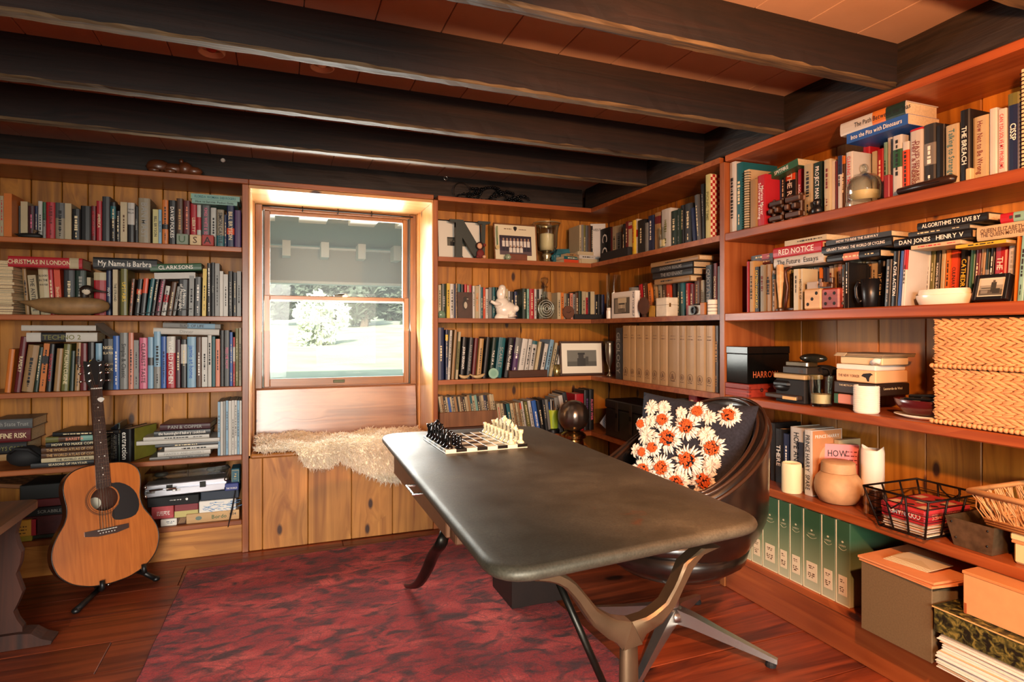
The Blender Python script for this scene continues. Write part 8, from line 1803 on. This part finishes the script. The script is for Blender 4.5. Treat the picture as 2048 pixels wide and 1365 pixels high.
MB().lathe([(.006, 0), (.008, .006), (.006, .012), (.0001, .013)], 10, T(0, -.013, -.045) @ Rx(-90)).build('strap_button', SILVER, gt, smooth=True)
# stand
stn = thing('guitar_stand', 'black folding floor stand cradling the acoustic guitar', 'stand', M=Matrix.Identity(4)); STM = mat('0d0d0e', .45, name='stand_black')
G = lambda x, y, z: GMx @ Vector((x, y, z))
for s, xx in ((-1, -.035), (1, .125)):
    yy = 0.0 if s < 0 else .022
    f = G(xx, yy-.008, .018); b_ = G(xx, yy-.012, -.085); up_ = G(xx, yy+.022, .016)
    MB().tube([up_, f, G(xx, yy-.014, .0), b_, G(xx, yy+.02, -.114)], [.010, .011, .011, .010, .009], 8).build('yoke', STM, stn, smooth=True)
    h_ = G(.04, .30, -.135); ft = Vector((b_.x+(b_.x-h_.x)*.35, b_.y+.02, .012)); MB().tube([h_, b_, ft], .009, 8).build('rear_leg', STM, stn, smooth=True)
pf = at_z(152, 1222, .012); pf2 = at_z(312, 1158, .012)
for q, src in ((pf, G(-.035, -.012, -.03)), (pf2, G(.125, .010, -.03))): MB().tube([src, src.lerp(q, .5), q], [.010, .011, .013], 8).build('front_leg', STM, stn, smooth=True); MB().ball((q.x, q.y, .012), (.018, .018, .012), 8).build('foot', STM, stn, smooth=True)
MB().tube([G(-.035, -.006, -.09), G(.125, .016, -.09)], .008, 8).build('cross_bar', STM, stn)
# ---------------------------------------------------------------- trestle bench at the edge
BW = wood('bench_wood', '6b4426', '38200f', 'Y', knots=.5, rough=.4, coat=.3); BWZ = wood('bench_leg_wood', '4a2312', '28120a', 'Z', knots=.2, rough=.7)
bn = thing('trestle_bench', 'old dark trestle bench with scalloped leg in front of the game boxes', 'bench', (-2.95, -1.1, 0)); bo = Vector((-2.95, -1.1, 0))
out_ = rounded([(-2.715-bo.x, -1.9-bo.y), (-2.715-bo.x, -.635-bo.y), (-3.15-bo.x, -.635-bo.y), (-3.15-bo.x, -1.9-bo.y)], .05, 5); mb = MB(); mb.prism(out_, .489, .515); mb.build('seat_board', BW, bn)
ed = [at_y(x, y, -.705) for x, y in ((49, 1031), (40, 1045), (34, 1067), (40, 1088), (47, 1102), (44, 1125), (36, 1145), (43, 1165), (49, 1181), (41, 1200), (31, 1220), (38, 1236), (49, 1250))]
ed = [(p.x-bo.x, p.z) for p in ed]; ed[0] = (ed[0][0], .488); ed.append((ed[-1][0], .05)); ce_ = -2.932-bo.x
M2 = Matrix(((1, 0, 0, 0), (0, 0, 1, 0), (0, 1, 0, 0), (0, 0, 0, 1)))
vs = []; 
for (x, z) in ed: vs += [(x, -.69-bo.y, z), (x, -.725-bo.y, z), (2*ce_-x, -.725-bo.y, z), (2*ce_-x, -.69-bo.y, z)]
k = len(ed); fs = [(i*4+j, i*4+(j+1) % 4, (i+1)*4+(j+1) % 4, (i+1)*4+j) for i in range(k-1) for j in range(4)]+[(0, 1, 2, 3), (4*k-1, 4*k-2, 4*k-3, 4*k-4)]
MB().add(vs, fs).build('leg_board', BWZ, bn)
fx_ = -2.654-bo.x; mb = MB(); mb.prism([(fx_, .0), (fx_+.004, .012), (fx_-.03, .026), (fx_-.06, .05), (fx_-.10, .055), (2*ce_-fx_+.10, .055), (2*ce_-fx_+.06, .05), (2*ce_-fx_+.03, .026), (2*ce_-fx_, .012), (2*ce_-fx_, 0)], -.745-bo.y, -.67-bo.y, M2); mb.build('foot', BWZ, bn)
bx('stretcher', BWZ, (ce_-.02, -1.8-bo.y, .2), (ce_+.02, -.7251-bo.y, .27), bn, .003); bx('leg_board', BWZ, (ce_-.16, -1.835-bo.y, 0), (ce_+.16, -1.8005-bo.y, .488), bn, .003)
# ---------------------------------------------------------------- recessed ceiling lamps
for k, (px, py) in enumerate(((423, 95), (644, 126))):
    p = at_z(px, py, ZC); o = thing('recessed_spotlight', ['recessed ceiling spotlight nearer the guitar', 'recessed ceiling spotlight nearer the window'][k], 'spotlight', (p.x, p.y, ZC), group='recessed ceiling spotlights')
    MB().lathe([(.042, -.0012), (.042, -.016), (.039, -.020), (.036, -.019), (.035, -.001)], 24).build('trim_ring', mat('e6dccb', .4, name='trim_enamel'), o, smooth=True)
    MB().lathe([(.0355, -.0015), (.022, -.0012), (.0001, -.0011)], 20, cap=False).build('reflector', mat('b8b0a4', .15, 1.0, name='reflector_metal'), o, smooth=True); MB().ball((0, 0, -.006), (.017, .017, .010), 10).build('bulb', mat('b0472c', .2, name='bulb_glass') if k == 0 else WAXW, o, smooth=True)
